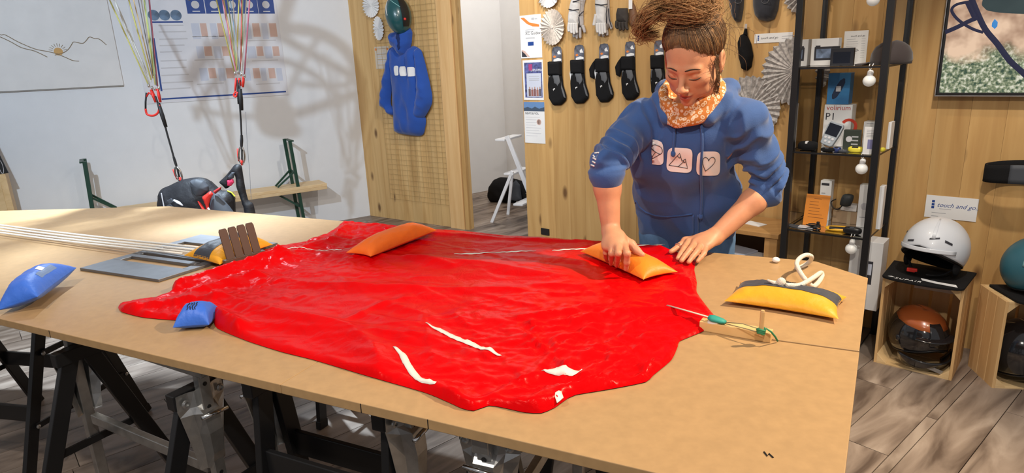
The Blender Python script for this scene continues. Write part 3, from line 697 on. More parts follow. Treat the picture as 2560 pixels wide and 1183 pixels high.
MB().tube([tp(1770, 806, TZ + 0.022), tp(1785, 806, TZ + 0.024), tp(1796, 806, TZ + 0.028)], [0.008, 0.011, 0.006], 8, flat=0.6).build('tape_end', M_TAPE, sl, smooth=True)
MB().tube([chz(1668, 767) + Vector((0, 0, .004)), tp(1720, 778, TZ + 0.032), s0], 0.0032, 6, flat=0.5).build('line_bundle', mat('pale_line', (0.68, 0.55, 0.45), 0.6), sl, smooth=True)
# ------------------------------------------------------------------ rope with beads
M_ROPE = mat('cream_rope', (0.78, 0.72, 0.62), 0.75, bump=0.5, bump_scale=350)
def spline(pts, n=8):
    r = []; m = len(pts)
    for i in range(m - 1):
        p0, p1, p2, p3 = pts[max(i - 1, 0)], pts[i], pts[i + 1], pts[min(i + 2, m - 1)]
        for k in range(n):
            t = k / n; r.append(0.5 * ((2 * p1) + (p2 - p0) * t + (2 * p0 - 5 * p1 + 4 * p2 - p3) * t * t + (3 * p1 - p0 - 3 * p2 + p3) * t ** 3))
    r.append(pts[-1]); return r
rp = thing('rope', 'looped cream cotton rope with a knot, behind the yellow weight bag', 'rope', tp(2010, 715))
rpts = [(1965, 713, .055), (1996, 714, .05), (2018, 704, .05), (2034, 694, .035), (2052, 682, .015), (2055, 690, .006), (2046, 706, .006), (2032, 716, .02), (2016, 702, .035), (2001, 682, .04), (1992, 661, .05), (1998, 647, .055), (2014, 638, .055), (2028, 641, .045), (2026, 652, .02), (2010, 664, .006), (1990, 672, .005)]
MB().tube(spline([tp(x, y, TZ + z) for x, y, z in rpts]), 0.0065, 10).build('rope', M_ROPE, rp, smooth=True)
MB().ell(tp(1953, 706, TZ + .058), (.012, .011, .013), nu=16, nv=10).build('knot', M_ROPE, rp, smooth=True)
MB().tube([tp(1953, 708, TZ + .055), tp(1935, 707, TZ + .055), tp(1918, 700, TZ + .06)], [0.006, 0.0075, 0.003], 10, flat=.7).build('tassel', M_ROPE, rp, smooth=True)
tag(MB().ell(tp(1940, 650, TZ + .009), (.012, .012, .009), nu=16, nv=10).build('bead', M_WHITE, smooth=True), 'small white bead on the back edge of the table', 'bead')
# ------------------------------------------------------------------ helpers for soft shapes seen against a wall
def inflate(fr, pts, T, m, name, parent=None, off=0.0, Tb=0.0, step=None, soft=None, nz=0.0, nsc=12.0, stretch=(1, 1), px=True, seed=0.0, tilt=None):
    """soft body from an outline (pixels on the frame plane); T bulge to the room, Tb to the wall; returns object and its height function"""
    P = [fr.pix(x, y, off) if px else (x, y) for x, y in pts]
    A = np.array(P); n = len(A)
    size = (A.max(0) - A.min(0)).max(); step = step or size / 34
    dense = []
    for i in range(n):
        a, b = A[i], A[(i + 1) % n]; k = max(1, int(np.hypot(*(b - a)) / step))
        dense += [a + (b - a) * j / k for j in range(k)]
    D = np.array(dense)
    for _ in range(1): D = 0.25 * np.roll(D, 1, 0) + 0.5 * D + 0.25 * np.roll(D, -1, 0)
    gx, gy = np.meshgrid(np.arange(D[:, 0].min(), D[:, 0].max(), step), np.arange(D[:, 1].min(), D[:, 1].max(), step))
    G = np.stack([gx.ravel(), gy.ravel()], 1); G = G[inside(G, D)]
    def edged(Q):
        ed = np.full(len(Q), 9.0); B = np.roll(D, -1, 0)
        for i in range(len(D)):
            ab = B[i] - D[i]; ap = Q - D[i]; t = np.clip((ap @ ab) / max(ab @ ab, 1e-14), 0, 1); d = ap - t[:, None] * ab
            ed = np.minimum(ed, np.hypot(d[:, 0], d[:, 1]))
        return ed
    if len(G): G = G[edged(G) > step * 0.45]
    V = np.vstack([D, G]) if len(G) else D
    vo, eo, fo, *_ = delaunay_2d_cdt([Vector((p[0], p[1])) for p in V], [(i, (i + 1) % len(D)) for i in range(len(D))], [], 1, 1e-7)
    VA = np.array([(p.x, p.y) for p in vo]); ed = edged(VA); sf = soft or max(ed.max(), 1e-4)
    def prof(e): t = np.clip(e / sf, 0, 1); return np.sqrt(np.clip(t * (2 - t), 0, 1))
    pr = prof(ed)
    def hn(q): return sum(noise.noise(Vector((q[0] * nsc * stretch[0] * k + seed, q[1] * nsc * stretch[1] * k, seed + k))) / k for k in (1, 2.2)) * nz
    def tl_(q): return (tilt[0] * q[0] + tilt[1] * q[1] + tilt[2]) if tilt else 0.0
    b = MB()
    front = [fr.P(q[0], q[1], off + Tb + tl_(q) + T * e + (hn(q) * e if nz else 0)) for q, e in zip(VA, pr)]
    back = [fr.P(q[0], q[1], off + Tb + tl_(q) - max(Tb * e, 0.0) - 0.0006) for q, e in zip(VA, pr)]
    # outward winding
    f0 = fo[0]; nn = (front[f0[1]] - front[f0[0]]).cross(front[f0[2]] - front[f0[0]])
    flip = nn.dot(fr.n) < 0
    F1 = [tuple(f[::-1]) if flip else tuple(f) for f in fo]
    b.add(front, F1); b.add(back, [tuple(f[::-1]) for f in F1])
    # close the rim by merging boundary verts
    o = b.build(name, m, parent, smooth=True)
    def hf(q):
        e = edged(np.array([q]))[0]; pe = prof(np.array([e]))[0]
        return fr.P(q[0], q[1], off + Tb + tl_(q) + T * pe + (hn(q) * pe if nz else 0))
    return o, hf
def zp(sc, ox, oy, pts): return [(ox + x / sc, oy + y / sc) for x, y in pts]
def decal(fr, hf, u0, z0, u1, z1, name, m, parent, r=0.3, lift=0.001, n=7):
    """rounded rectangle printed on a soft shape"""
    b = MB(); cu, cz = (u0 + u1) / 2, (z0 + z1) / 2; hw, hh = abs(u1 - u0) / 2, abs(z1 - z0) / 2; p = 2 + 2 * (1 - r) * 2
    def g(a, c):
        rad = c; th = a * 2 * math.pi; x = math.copysign(abs(math.cos(th)) ** (2 / p), math.cos(th)); y = math.copysign(abs(math.sin(th)) ** (2 / p), math.sin(th))
        q = (cu + hw * x * rad, cz + hh * y * rad); return hf(q) + fr.n * lift
    b.grid(g, 28, n, cu=True); return b.build(name, m, parent, smooth=True)
def text(fr, s, u, z, off, size, m, parent, name='lettering', shear=0.0, align='LEFT', hf=None):
    cu = bpy.data.curves.new('t', 'FONT'); cu.body = s; cu.size = size; cu.shear = shear; cu.align_x = align; cu.extrude = 0.0002; cu.resolution_u = 2
    t = bpy.data.objects.new('t', cu); COL.objects.link(t)
    dg = bpy.context.evaluated_depsgraph_get(); me = t.evaluated_get(dg).to_mesh()
    b = MB(); b.add([fr.P(u + v.co.x, z + v.co.y, off + v.co.z) for v in me.vertices], [tuple(p.vertices) for p in me.polygons])
    bpy.data.objects.remove(t)
    o = b.build(name, m, parent); o['kind'] = 'stuff'
    return o
def quadp(fr, x0, y0, x1, y1, o0, o1, name, m, parent=None, bevel=0):
    u0, z0, u1, z1 = fr.rect(x0, y0, x1, y1, o1); b = MB(); fr.slab(b, u0, z0, u1, z1, o0, o1); return b.build(name, m, parent, bevel=bevel), (u0, z0, u1, z1)
def lines_block(fr, u0, z0, u1, z1, n, off, m, parent, fill=0.35, name='text_line'):
    h = (z1 - z0) / n
    for i in range(n):
        b = MB(); w = (u1 - u0) * random.uniform(0.6, 1.0); fr.slab(b, u0, z1 - h * (i + 0.5) - h * fill / 2, u0 + w, z1 - h * (i + 0.5) + h * fill / 2, off, off + 0.0003); b.build(name, m, parent)
M_INK = mat('dark_ink', (0.03, 0.03, 0.04), 0.6); M_INKG = mat('grey_ink', (0.42, 0.43, 0.46), 0.7); M_PNAVY = mat('navy_print', (0.012, 0.055, 0.26), 0.5); M_PORANGE = mat('orange_print', (0.75, 0.22, 0.04), 0.6)
M_PPALE = mat('pale_blue_print', (0.56, 0.60, 0.71), 0.6); M_PSALMON = mat('salmon_print', (0.62, 0.43, 0.37), 0.6); M_RED2 = mat('red_webbing', (0.62, 0.02, 0.02), 0.55); M_GREYP = mat('grey_print_panel', (0.55, 0.55, 0.58), 0.6)
# ------------------------------------------------------------------ drawing panel on the white wall
u0, z0 = WHT.pix(309, 213); ul = -4.15
dp = thing('wall_panel', 'large white panel on the left wall with a thin mountain and sun drawing', 'wall panel', WHT.P((u0 + ul) / 2, z0))
b = MB(); WHT.slab(b, ul, z0, u0, z0 + 1.15, 0.0, 0.022); b.build('panel', mat('panel_white', (0.76, 0.75, 0.74), 0.55), dp, bevel=0.002)
b = MB(); WHT.slab(b, ul, z0 - 0.008, u0, z0, 0.0, 0.014); b.build('bottom_rail', mat('panel_edge', (0.30, 0.29, 0.27), 0.5), dp)
M_SKETCH = mat('brown_line', (0.26, 0.19, 0.11), 0.6)
for path in ([(-60, 150), (0, 190), (30, 192), (100, 230), (190, 268), (260, 282), (320, 296)], [(300, 302), (345, 290), (375, 270), (392, 245), (405, 230), (450, 238), (470, 225), (490, 203), (520, 212), (545, 215), (583, 246)], [(-60, 180), (0, 202), (60, 230), (120, 262), (190, 280), (260, 313)], [(320, 298), (360, 315), (400, 332), (433, 335)]):
    pp = [WHT.P(*WHT.pix(x / 2.1917, y / 2.1917, 0.022), 0.0225) for x, y in path]
    MB().tube(spline(pp, 4), 0.0028, 6).build('drawn_line', M_SKETCH, dp)
su, sz = WHT.pix(146, 129, 0.022)
MB().lathe([(0.030, 0.0), (0.030, 0.0012), (0.0, 0.0014)], WHT.P(su, sz, 0.022), WHT.n, 20).build('sun', mat('sun_ochre', (0.62, 0.36, 0.12), 0.6), dp)
for k in range(9):
    a = R_(15 + k * 18.75); d = WHT.ex * math.cos(a) + Vector((0, 0, 1)) * math.sin(a); c = WHT.P(su, sz, 0.0225)
    MB().tube([c + d * 0.038, c + d * 0.062], 0.0018, 5).build('sun_ray', M_SKETCH, dp)
# ------------------------------------------------------------------ printed poster
ps = thing('poster', 'large printed poster with navy headings and rows of small panels', 'poster', WHT.P(*WHT.pix(540, 250)))
ub, zb = WHT.pix(721, 237); ua, _z = WHT.pix(366, 257)
b = MB(); WHT.slab(b, ua, zb, ub, zb + 0.98, 0.0, 0.006); b.build('sheet', mat('poster_paper', (0.70, 0.71, 0.76), 0.45), ps)
ZL = WHT.o
def pq(x0, y0, x1, y1, m, name, lift=0.0064): return quadp(WHT, x0, y0, x1, y1, 0.0058, lift, name, m, ps)
for x0, x1 in ((466, 511), (513, 557), (559, 601), (603, 644), (645, 685)):
    o, r = pq(x0, -2, x1, 34, M_PNAVY, 'heading_box'); c = WHT.P((r[0] + r[2]) / 2, r[1] + (r[3] - r[1]) * 0.62, 0.0064)
    MB().lathe([(0.032, 0), (0.032, 0.0008)], c, WHT.n, 20).build('icon_disc', M_GREYP, o)
    b = MB(); WHT.slab(b, (r[0] + r[2]) / 2 - .03, r[1] + .016, (r[0] + r[2]) / 2 + .03, r[1] + .022, .0064, .0069); b.build('caption', M_PAPER, o)
pq(462, -12, 685, -5, M_PNAVY, 'heading_strip')
for x in (384, 411, 440):
    c = WHT.P(*WHT.pix(x, 38, 0.006), 0.006); MB().lathe([(0.043, 0), (0.043, 0.0008)], c, WHT.n, 22).build('photo_disc', mat('photo_blue', (0.12, 0.20, 0.32), 0.5, noise_amt=0.6, noise_scale=14), ps)
pq(377, 53, 457, 57, M_PNAVY, 'navy_rule'); 
a, c = WHT.pix(404, 248, .006), WHT.pix(715, 229, .006)
MB().bar(WHT.P(*a, .0065), WHT.P(*c, .0065), 0.0012, 0.013).build('bottom_rule', M_PNAVY, ps)
a, c = WHT.pix(384, 95, .006), WHT.pix(404, 228, .006)
MB().bar(WHT.P(*a, .0065), WHT.P(*c, .0065), 0.014, 0.0012, WHT.n).build('side_rule', M_PNAVY, ps)
for (ya, yb, xs) in ((58, 98, ((480, 500), (502, 518), (527, 543), (545, 560), (612, 628), (632, 650), (655, 670), (674, 692))), (116, 146, ((492, 510), (511, 530), (535, 553), (556, 574), (618, 640), (642, 658), (662, 680), (682, 698))), (170, 202, ((500, 520), (522, 540), (546, 563), (566, 585), (610, 626), (633, 650), (653, 666), (672, 688), (692, 706)))):
    for k, (x0, x1) in enumerate(xs): pq(x0, ya, x1, yb - (k % 2) * 6, (M_PPALE, M_PSALMON)[k % 2], 'picture_panel')
for y0 in (62, 78, 96, 112, 128, 150, 168, 186, 204, 220):
    pq(392 + y0 * 0.06, y0, 470 + y0 * 0.04 + random.uniform(-20, 6), y0 + 3, M_GREYP, 'text_line')
for (x0, y0, x1) in ((480, 90, 560), (486, 148, 560), (492, 208, 560), (620, 100, 690), (630, 150, 695), (640, 208, 700)): pq(x0, y0, x1, y0 + 2.5, M_GREYP, 'text_line')
# ------------------------------------------------------------------ beer benches, one upside down on the other
M_BGREEN = mat('bench_green', (0.012, 0.055, 0.035), 0.4); M_BPLANK = wood('bench_plank', [(0.66, 0.46, 0.24), (0.78, 0.60, 0.36)], 'X', 14, 1.5, 0.5)
boff = 0.20
ur, zr = WHT.pix(817, 458, boff + 0.125)
def bench(z_seat, flip, label, zdir):
    t = thing('bench', label, 'bench', WHT.P(ur - 1.1, 0 if not flip else z_seat, boff), 'folding benches by the white wall')
    b = MB(); WHT.slab(b, ur - 2.25, z_seat, ur, z_seat + 0.028, boff - 0.125, boff + 0.125); b.build('plank', M_BPLANK, t, bevel=0.003)
    for px_, nm in ((735, 0), (212, 1)):
        u = WHT.pix(px_, 440, boff)[0]; z1 = z_seat if not flip else z_seat + 0.028; z2 = 0.0 if not flip else z_seat + 0.028 + 0.43
        s = 1 if nm == 0 else -1
        for o_ in (-0.10, 0.10):
            MB().bar(WHT.P(u, z1, boff + o_), WHT.P(u - (0.02 if flip else -.02) * s, z2, boff + o_), 0.028, 0.020, WHT.n).build('leg', M_BGREEN, t)
        MB().bar(WHT.P(u, z1 + (z2 - z1) * 0.30, boff - 0.10), WHT.P(u, z1 + (z2 - z1) * 0.30, boff + 0.10), 0.012, 0.018).build('cross_bar', M_BGREEN, t)
        MB().bar(WHT.P(u, z1 + (z2 - z1) * 0.985, boff - 0.11), WHT.P(u, z1 + (z2 - z1) * 0.985, boff + 0.11), 0.028, 0.012).build('foot_bar', M_BGREEN, t)
        for o_ in (-0.08, 0.08):
            MB().bar(WHT.P(u, z1 + (z2 - z1) * 0.34, boff + o_), WHT.P(u - 0.17 * s, z1 + (z2 - z1) * 0.02, boff + o_ * 0.5), 0.010, 0.016).build('strut', M_BGREEN, t)
    return t
zs = zr - 0.056
bench(zs, False, 'wooden folding bench standing upright against the white wall, lower of two', 1)
bench(zs + 0.028, True, 'wooden folding bench turned upside down, green steel legs in the air', 1)
# ------------------------------------------------------------------ things cut by the left edge of the picture
LF = Frame(WHT.P(-4.0, 0, 0.30), WHT.ex, WHT.n)
ua, za = LF.pix(-60, 300); ub, zb = LF.pix(20, 432)
bl = thing('display_board', 'black display board at the far left edge above a wooden box', 'display board', LF.P(ub - .1, zb))
MB().hexa([LF.P(ub - 0.35, zb, 0), LF.P(ub + 0.005, zb, 0), LF.P(ub + 0.005, zb, .02), LF.P(ub - 0.35, zb, .02), LF.P(ub - 0.35, zb + 0.42, 0), LF.P(ub - 0.07, zb + 0.42, 0), LF.P(ub - 0.07, zb + 0.42, .02), LF.P(ub - 0.35, zb + 0.42, .02)]).build('board', M_BLACK, bl)
MB().tube([LF.P(ub - .03 + .012 * math.sin(t), zb + 0.05 + 0.05 * math.cos(t), .021) for t in np.linspace(0, 6.2, 14)], 0.002, 5, closed=True).build('scroll_print', M_GREYP, bl)
uc, zc = LF.pix(36, 520)
wb = thing('wooden_box', 'plain wooden box under the black board at the far left edge', 'box', LF.P(uc - .2, 0))
b = MB(); LF.slab(b, uc - 0.5, 0, uc, zb - 0.004, -.15, .03); b.build('body', M_PINEX, wb, bevel=0.003)
b = MB(); LF.slab(b, uc - 0.44, 0.06, uc - 0.04, zb - 0.06, .03, .034); b.build('front_panel', M_PINEX, wb, bevel=0.003)
# ------------------------------------------------------------------ paragliding harness with risers and lines
HY = 4.5
HF = Frame((aty(530, 500, HY).x, HY, 0), (1, 0, 0), (0, -1, 0))
M_HBLK = mat('harness_black', (0.012, 0.012, 0.015), 0.55, bump=0.3, bump_scale=40); M_HSL = mat('harness_slate', (0.05, 0.056, 0.068), 0.65); M_HRED = mat('harness_red', (0.72, 0.03, 0.02), 0.5)
hs = thing('paragliding_harness', 'black and red paragliding harness hanging behind the table by its risers', 'harness', HF.P(0, HF.pix(530, 600)[1]))
def zh(pts): return zp(6.573, 400, 380, pts)
inflate(HF, zh([(165, 590), (230, 520), (330, 490), (420, 440), (560, 380), (760, 350), (860, 350), (960, 400), (1040, 470), (1120, 560), (1290, 560), (1360, 640), (1380, 800), (1370, 1010), (1300, 1300), (700, 1350), (250, 1250), (165, 950), (150, 750)]), 0.10, M_HBLK, 'body', hs, Tb=0.16, nz=0.012, nsc=9, step=0.018)
inflate(HF, zh([(500, 470), (600, 440), (720, 470), (800, 560), (810, 640), (700, 720), (600, 740), (540, 660), (500, 560)]), 0.035, M_HSL, 'chest_panel', hs, off=0.235, nz=0.004)
inflate(HF, zh([(900, 680), (960, 690), (1060, 800), (1150, 900), (1230, 1010), (1250, 1200), (900, 1200), (830, 1000), (820, 850), (850, 740)]), 0.05, M_HSL, 'seat_panel', hs, off=0.22)
inflate(HF, zh([(170, 640), (240, 590), (330, 660), (370, 780), (400, 930), (360, 1100), (230, 1050), (175, 880)]), 0.05, M_HSL, 'side_pocket', hs, off=0.16, nz=0.006)
inflate(HF, zh([(250, 790), (300, 765), (350, 790), (340, 830), (290, 840)]), 0.01, M_HRED, 'red_badge', hs, off=0.222)
inflate(HF, zh([(830, 640), (880, 690), (830, 770), (800, 880), (820, 1000), (830, 1150), (770, 1150), (760, 900), (690, 740), (760, 690)]), 0.022, M_HRED, 'red_band', hs, off=0.262)
inflate(HF, zh([(610, 790), (640, 800), (760, 960), (850, 1130), (790, 1130), (690, 940)]), 0.016, M_HRED, 'red_strap', hs, off=0.245)
inflate(HF, zh([(880, 640), (960, 590), (1010, 570), (1000, 620), (910, 690)]), 0.02, mat('dark_red', (0.36, 0.02, 0.02), 0.5), 'red_band', hs, off=0.245)
MB().tube([HF.P(*HF.pix(x, y), 0.30) for x, y in zh([(570, 640), (640, 680), (710, 730)])], [0.010, 0.018, 0.008], 8, flat=.4).build('logo_tab', M_GREYP, hs, smooth=True)
MB().tube([HF.P(*HF.pix(x, y), 0.285) for x, y in zh([(1080, 770), (1150, 880), (1230, 1000)])], 0.006, 6).build('piping', M_GREYP, hs, smooth=True)
inflate(HF, zh([(990, 490), (1110, 380), (1200, 270), (1250, 200), (1310, 180), (1370, 210), (1400, 420), (1440, 640), (1480, 790), (1560, 830), (1600, 1010), (1590, 1100), (1430, 1100), (1400, 900), (1330, 700), (1280, 560), (1270, 400), (1240, 330), (1200, 420), (1180, 560), (1100, 600), (1060, 530)]), 0.03, M_HBLK, 'shoulder_strap', hs, Tb=0.03, off=0.10, nz=0.006)
inflate(HF, zh([(1100, 470), (1200, 440), (1220, 500), (1170, 560), (1110, 560)]), 0.012, mat('pink_label', (0.62, 0.03, 0.10), 0.5), 'pink_label', hs, off=0.155)
inflate(HF, zh([(1120, 400), (1180, 330), (1240, 330), (1210, 430), (1130, 460)]), 0.012, M_HSL, 'strap_pad', hs, off=0.155)
MB().tube([HF.P(*HF.pix(x, y), 0.17) for x, y in zh([(1270, 560), (1340, 590), (1390, 650)])], 0.005, 6).build('yellow_cord', mat('lime_cord', (0.6, 0.62, 0.05), 0.5), hs)
MB().tube([HF.P(*HF.pix(x, y), 0.25) for x, y in zh([(320, 560), (350, 720), (390, 930)])], 0.004, 6).build('strap', M_GREYP, hs)
for x, y in zh([(470, 760), (540, 850), (480, 680)]): MB().box(HF.P(*HF.pix(x, y), 0.265), (0.035, 0.012, 0.028), (1, 0, .5), (0, 1, 0), (-.5, 0, 1)).build('buckle', M_HSL, hs, bevel=.003)
LC = {k: mat('line_' + k, c, 0.6) for k, c in dict(yellow=(0.72, 0.70, 0.22), white=(0.75, 0.76, 0.72), pink=(0.78, 0.25, 0.38), red=(0.70, 0.16, 0.14), green=(0.45, 0.62, 0.32), grey=(0.20, 0.20, 0.22), blue=(0.20, 0.38, 0.55), orange=(0.78, 0.55, 0.25)).items()}
M_STRAPB = mat('black_webbing', (0.014, 0.014, 0.016), 0.6, bump=.3, bump_scale=200)
def hp(x, y, o=0.12): return HF.P(*HF.pix(x, y, o), o)
def riser(label, web, carab, rings, lines, extra):
    t = thing('paraglider_riser', label, 'riser', hp(*web[0]), 'paraglider risers')
    MB().tube([hp(x, y) for x, y in web], 0.010, 8, flat=0.45).build('webbing', M_STRAPB, t, smooth=True)
    c = [hp(x, y) for x, y in carab]; b = MB()
    mid = (c[0] + c[1]) / 2; ax = (c[1] - c[0]) / 2; sd = ax.cross(Vector((0, 1, 0))).normalized() * 0.020
    MB().tube([mid + ax * math.cos(a) + sd * math.sin(a) for a in np.linspace(0, 2 * math.pi, 16)[:-1]], 0.0065, 8, closed=True).build('carabiner', M_CHROME, t, smooth=True)
    MB().tube([c[0] - ax * 0.15 + (c[1] - c[0]) * k for k in (0, .18, .34)], [0.011, 0.014, 0.010], 8, flat=.5).build('red_sleeve', M_HRED, t, smooth=True)
    MB().tube([mid + sd * 1.2 + ax * .8, mid + sd * 1.2, mid + sd + ax * -.7], 0.006, 6).build('red_gate', M_HRED, t, smooth=True)
    for (x0, y0, x1, y1, r, m_) in extra: MB().tube([hp(x0, y0, .115), hp((x0 + x1) / 2, (y0 + y1) / 2, .115), hp(x1, y1, .115)], [r * .8, r, r * .8], 8, flat=.6).build('sleeve' if m_ is M_STRAPB else 'red_tab', m_, t, smooth=True)
    for (x, y) in rings:
        MB().lathe([(0.006, -.012), (0.008, 0), (0.006, .012)], hp(x, y, .12), (0, 0, 1), 10).build('maillon', M_CHROME, t, smooth=True)
    for (x0, y0, x1, y1, c_, r) in lines:
        a = hp(x1, y1, .12 + random.uniform(-.03, .03)); b_ = hp(x0, y0, .12 + random.uniform(-.15, .15)); e = b_ + (b_ - a) * 0.35
        MB().tube([a, b_, e], r, 6).build('line', LC[c_], t, smooth=True)
    return t
rl = riser('left paraglider riser with pale lines fanning up past the panel', [(450, 452), (444, 425), (437, 403), (428, 370), (418, 335), (412, 312), (404, 288), (396, 262), (388, 240)], [(452, 452), (440, 418)], [(372, 214), (380, 220), (388, 222), (397, 220)],
    [(274, 0, 371, 212, 'yellow', .0042), (287, 0, 378, 205, 'white', .0042), (296, 25, 374, 210, 'white', .0035), (322, 0, 378, 200, 'yellow', .0042), (334, 0, 382, 196, 'orange', .0035), (346, 0, 383, 190, 'grey', .003), (353, 0, 384, 186, 'white', .0035), (360, 0, 388, 212, 'yellow', .0042), (372, 0, 391, 214, 'grey', .003), (378, 48, 394, 216, 'pink', .0042), (366, 30, 392, 212, 'green', .0035)],
    [(378, 224, 390, 256, .016, M_HRED), (394, 222, 401, 256, .014, M_HRED), (396, 258, 415, 318, .019, M_STRAPB), (434, 392, 441, 415, .013, M_STRAPB)])
MB().tube([hp(x, y) for x, y in ((382, 238), (372, 232), (366, 242))], 0.006, 8).build('brake_strap', M_HRED, rl, smooth=True)
MB().tube(spline([hp(x, y) for x, y in ((398, 262), (396, 280), (384, 289), (368, 286), (364, 272))], 5), 0.007, 8).build('brake_handle', M_HRED, rl, smooth=True)
MB().tube([hp(x, y) for x, y in ((366, 232), (364, 255), (364, 276))], 0.006, 8).build('brake_grip', M_STRAPB, rl, smooth=True)
rr = riser('right paraglider riser with pale lines fanning up past the poster', [(605, 412), (605, 390), (604, 345), (602, 300), (600, 270), (598, 240), (600, 200)], [(605, 410), (603, 368)], [(588, 184), (596, 182), (603, 186), (611, 190)],
    [(541, 0, 586, 180, 'yellow', .0042), (556, 0, 590, 178, 'pink', .0035), (563, 20, 592, 176, 'orange', .0042), (569, 0, 594, 178, 'green', .0042), (582, 0, 597, 176, 'white', .0035), (596, 35, 591, 175, 'yellow', .0042), (604, 35, 602, 178, 'red', .0042), (607, 0, 605, 178, 'green', .0035), (616, 0, 603, 182, 'white', .0042), (624, 0, 611, 186, 'pink', .0042), (576, 0, 600, 180, 'blue', .003)],
    [(590, 195, 588, 232, .011, M_HRED), (598, 195, 601, 215, .014, M_HRED), (609, 192, 607, 218, .014, M_HRED), (600, 222, 604, 276, .022, M_STRAPB), (604, 338, 604, 366, .016, M_STRAPB), (594, 200, 596, 260, .010, M_STRAPB)])
MB().tube(spline([hp(x, y) for x, y in ((590, 228), (584, 238), (590, 242), (594, 230))], 4), 0.006, 8).build('brake_handle', M_HRED, rr, smooth=True)
MB().tube([hp(x, y) for x, y in ((614, 280), (618, 360), (624, 430), (628, 500))], 0.0016, 5).build('speed_line', LC['grey'], rr)
# ------------------------------------------------------------------ wire grid on the partition
wg = thing('wire_grid', 'thin wire grid fixed to the wooden partition', 'wire grid', PART.P(*PART.pix(1050, 500)))
gu0, _ = PART.pix(972, 430); gu1, _ = PART.pix(1124, 430); gz0 = PART.pix(1060, 505)[1]; gz1 = gz0 + 2.1
M_WIRE = mat('grey_wire', (0.50, 0.36, 0.16), 0.45, metal=0.3)
def wire_set(n, mk):
    first = None
    for k in range(n):
        p, q = mk(k)
        if first is None: first = MB().tube([p, q], 0.0011, 5).build('wire', M_WIRE, wg); base = p
        else:
            o = first.copy(); COL.objects.link(o); o.parent = wg; o.location = first.location + (p - base)
nv = 13; nh = 42
wire_set(nv, lambda k: (PART.P(gu0 + (gu1 - gu0) * k / (nv - 1), gz0, 0.010), PART.P(gu0 + (gu1 - gu0) * k / (nv - 1), gz1, 0.010)))
wire_set(nh, lambda k: (PART.P(gu0, gz0 + 0.05 * k, 0.012), PART.P(gu1, gz0 + 0.05 * k, 0.012)))
# ------------------------------------------------------------------ blue hoodie on the grid
def z3(pts): return zp(2.04, 840, 0, pts)
M_HOOD = mat('royal_blue_fleece', (0.010, 0.070, 0.36), 0.85, sheen=0.3, bump=0.15, bump_scale=250)
hd = thing('hoodie', 'bright blue hooded sweatshirt hanging on the wire grid', 'hoodie', PART.P(*PART.pix(1025, 335), 0.02))
HO = 0.025
o, hfb = inflate(PART, z3([(296, 228), (345, 258), (392, 232), (425, 245), (440, 330), (442, 450), (452, 590), (462, 612), (448, 688), (430, 696), (370, 690), (305, 678), (302, 590), (298, 480), (290, 380), (283, 300), (282, 255)]), 0.085, M_HOOD, 'body', hd, off=HO, nz=0.018, nsc=9, stretch=(2.2, .8), soft=0.10)
inflate(PART, z3([(292, 228), (272, 275), (262, 340), (245, 430), (233, 490), (238, 545), (262, 558), (275, 585), (300, 592), (314, 580), (302, 545), (282, 545), (278, 520), (285, 450), (300, 380), (306, 280)]), 0.075, M_HOOD, 'sleeve', hd, off=HO + 0.01, nz=0.02, nsc=14)
inflate(PART, z3([(408, 236), (436, 256), (455, 320), (478, 420), (492, 490), (490, 530), (470, 570), (450, 602), (420, 607), (395, 590), (390, 550), (416, 530), (425, 450), (412, 330)]), 0.085, M_HOOD, 'sleeve', hd, off=HO + 0.015, nz=0.02, nsc=14, seed=4)
inflate(PART, z3([(284, 180), (290, 165), (310, 162), (322, 172), (340, 160), (358, 142), (378, 140), (390, 165), (386, 220), (368, 278), (346, 292), (325, 272), (310, 245), (294, 235), (285, 205)]), 0.10, M_HOOD, 'hood', hd, off=HO + 0.03, nz=0.012, nsc=14)
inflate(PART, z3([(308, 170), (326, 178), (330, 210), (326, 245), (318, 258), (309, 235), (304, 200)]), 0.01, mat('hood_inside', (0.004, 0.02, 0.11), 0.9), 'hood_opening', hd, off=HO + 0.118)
for (x0, y0, x1, y1) in ((302, 335, 325, 385), (330, 338, 361, 388), (366, 342, 397, 390)):
    r = PART.rect(*z3([(x0, y0)])[0], *z3([(x1, y1)])[0], HO + 0.08); d_ = decal(PART, hfb, *r, 'logo_patch', M_PAPER, hd, lift=0.007)
for xx in ((350, 290, 350, 355), (358, 285, 361, 405)):
    p0, p1 = z3([(xx[0], xx[1]), (xx[2], xx[3])]); q0, q1 = PART.pix(*p0, .1), PART.pix(*p1, .1); MB().tube([hfb((q0[0] + (q1[0] - q0[0]) * t, q0[1] + (q1[1] - q0[1]) * t)) + PART.n * 0.004 for t in (0, .3, .6, 1)], 0.0035, 6).build('drawstring', M_HOOD, hd, smooth=True)
# ------------------------------------------------------------------ teal helmet hung above it
th = thing('helmet', 'dark teal helmet with white flash hanging above the blue hoodie', 'helmet', PART.P(*PART.pix(997, 82), 0.1))
M_TEALH = mat('teal_shell', (0.008, 0.075, 0.085), 0.3, coat=0.5); M_MINT = mat('mint_shell', (0.30, 0.58, 0.56), 0.35)
c = PART.P(*PART.pix(996, 38, .12), .12); hx = PART.ex; hz_ = (Vector((0, 0, 1)) * .98 + hx * -.17).normalized(); hx = hx - hz_ * hx.dot(hz_)
rx, rz, ry = 0.112, 0.165, 0.12
def hsurf(th_, ph, k=1.0):
    d = Vector((math.sin(th_) * math.cos(ph), math.cos(th_) * math.cos(ph), math.sin(ph))); return c + hx * d.x * rx * k + PART.n * d.y * ry * k + hz_ * d.z * rz * k
MB().ell(c, (rx, ry, rz), hx, PART.n, hz_, 28, 18).build('shell', M_TEALH, th, smooth=True)
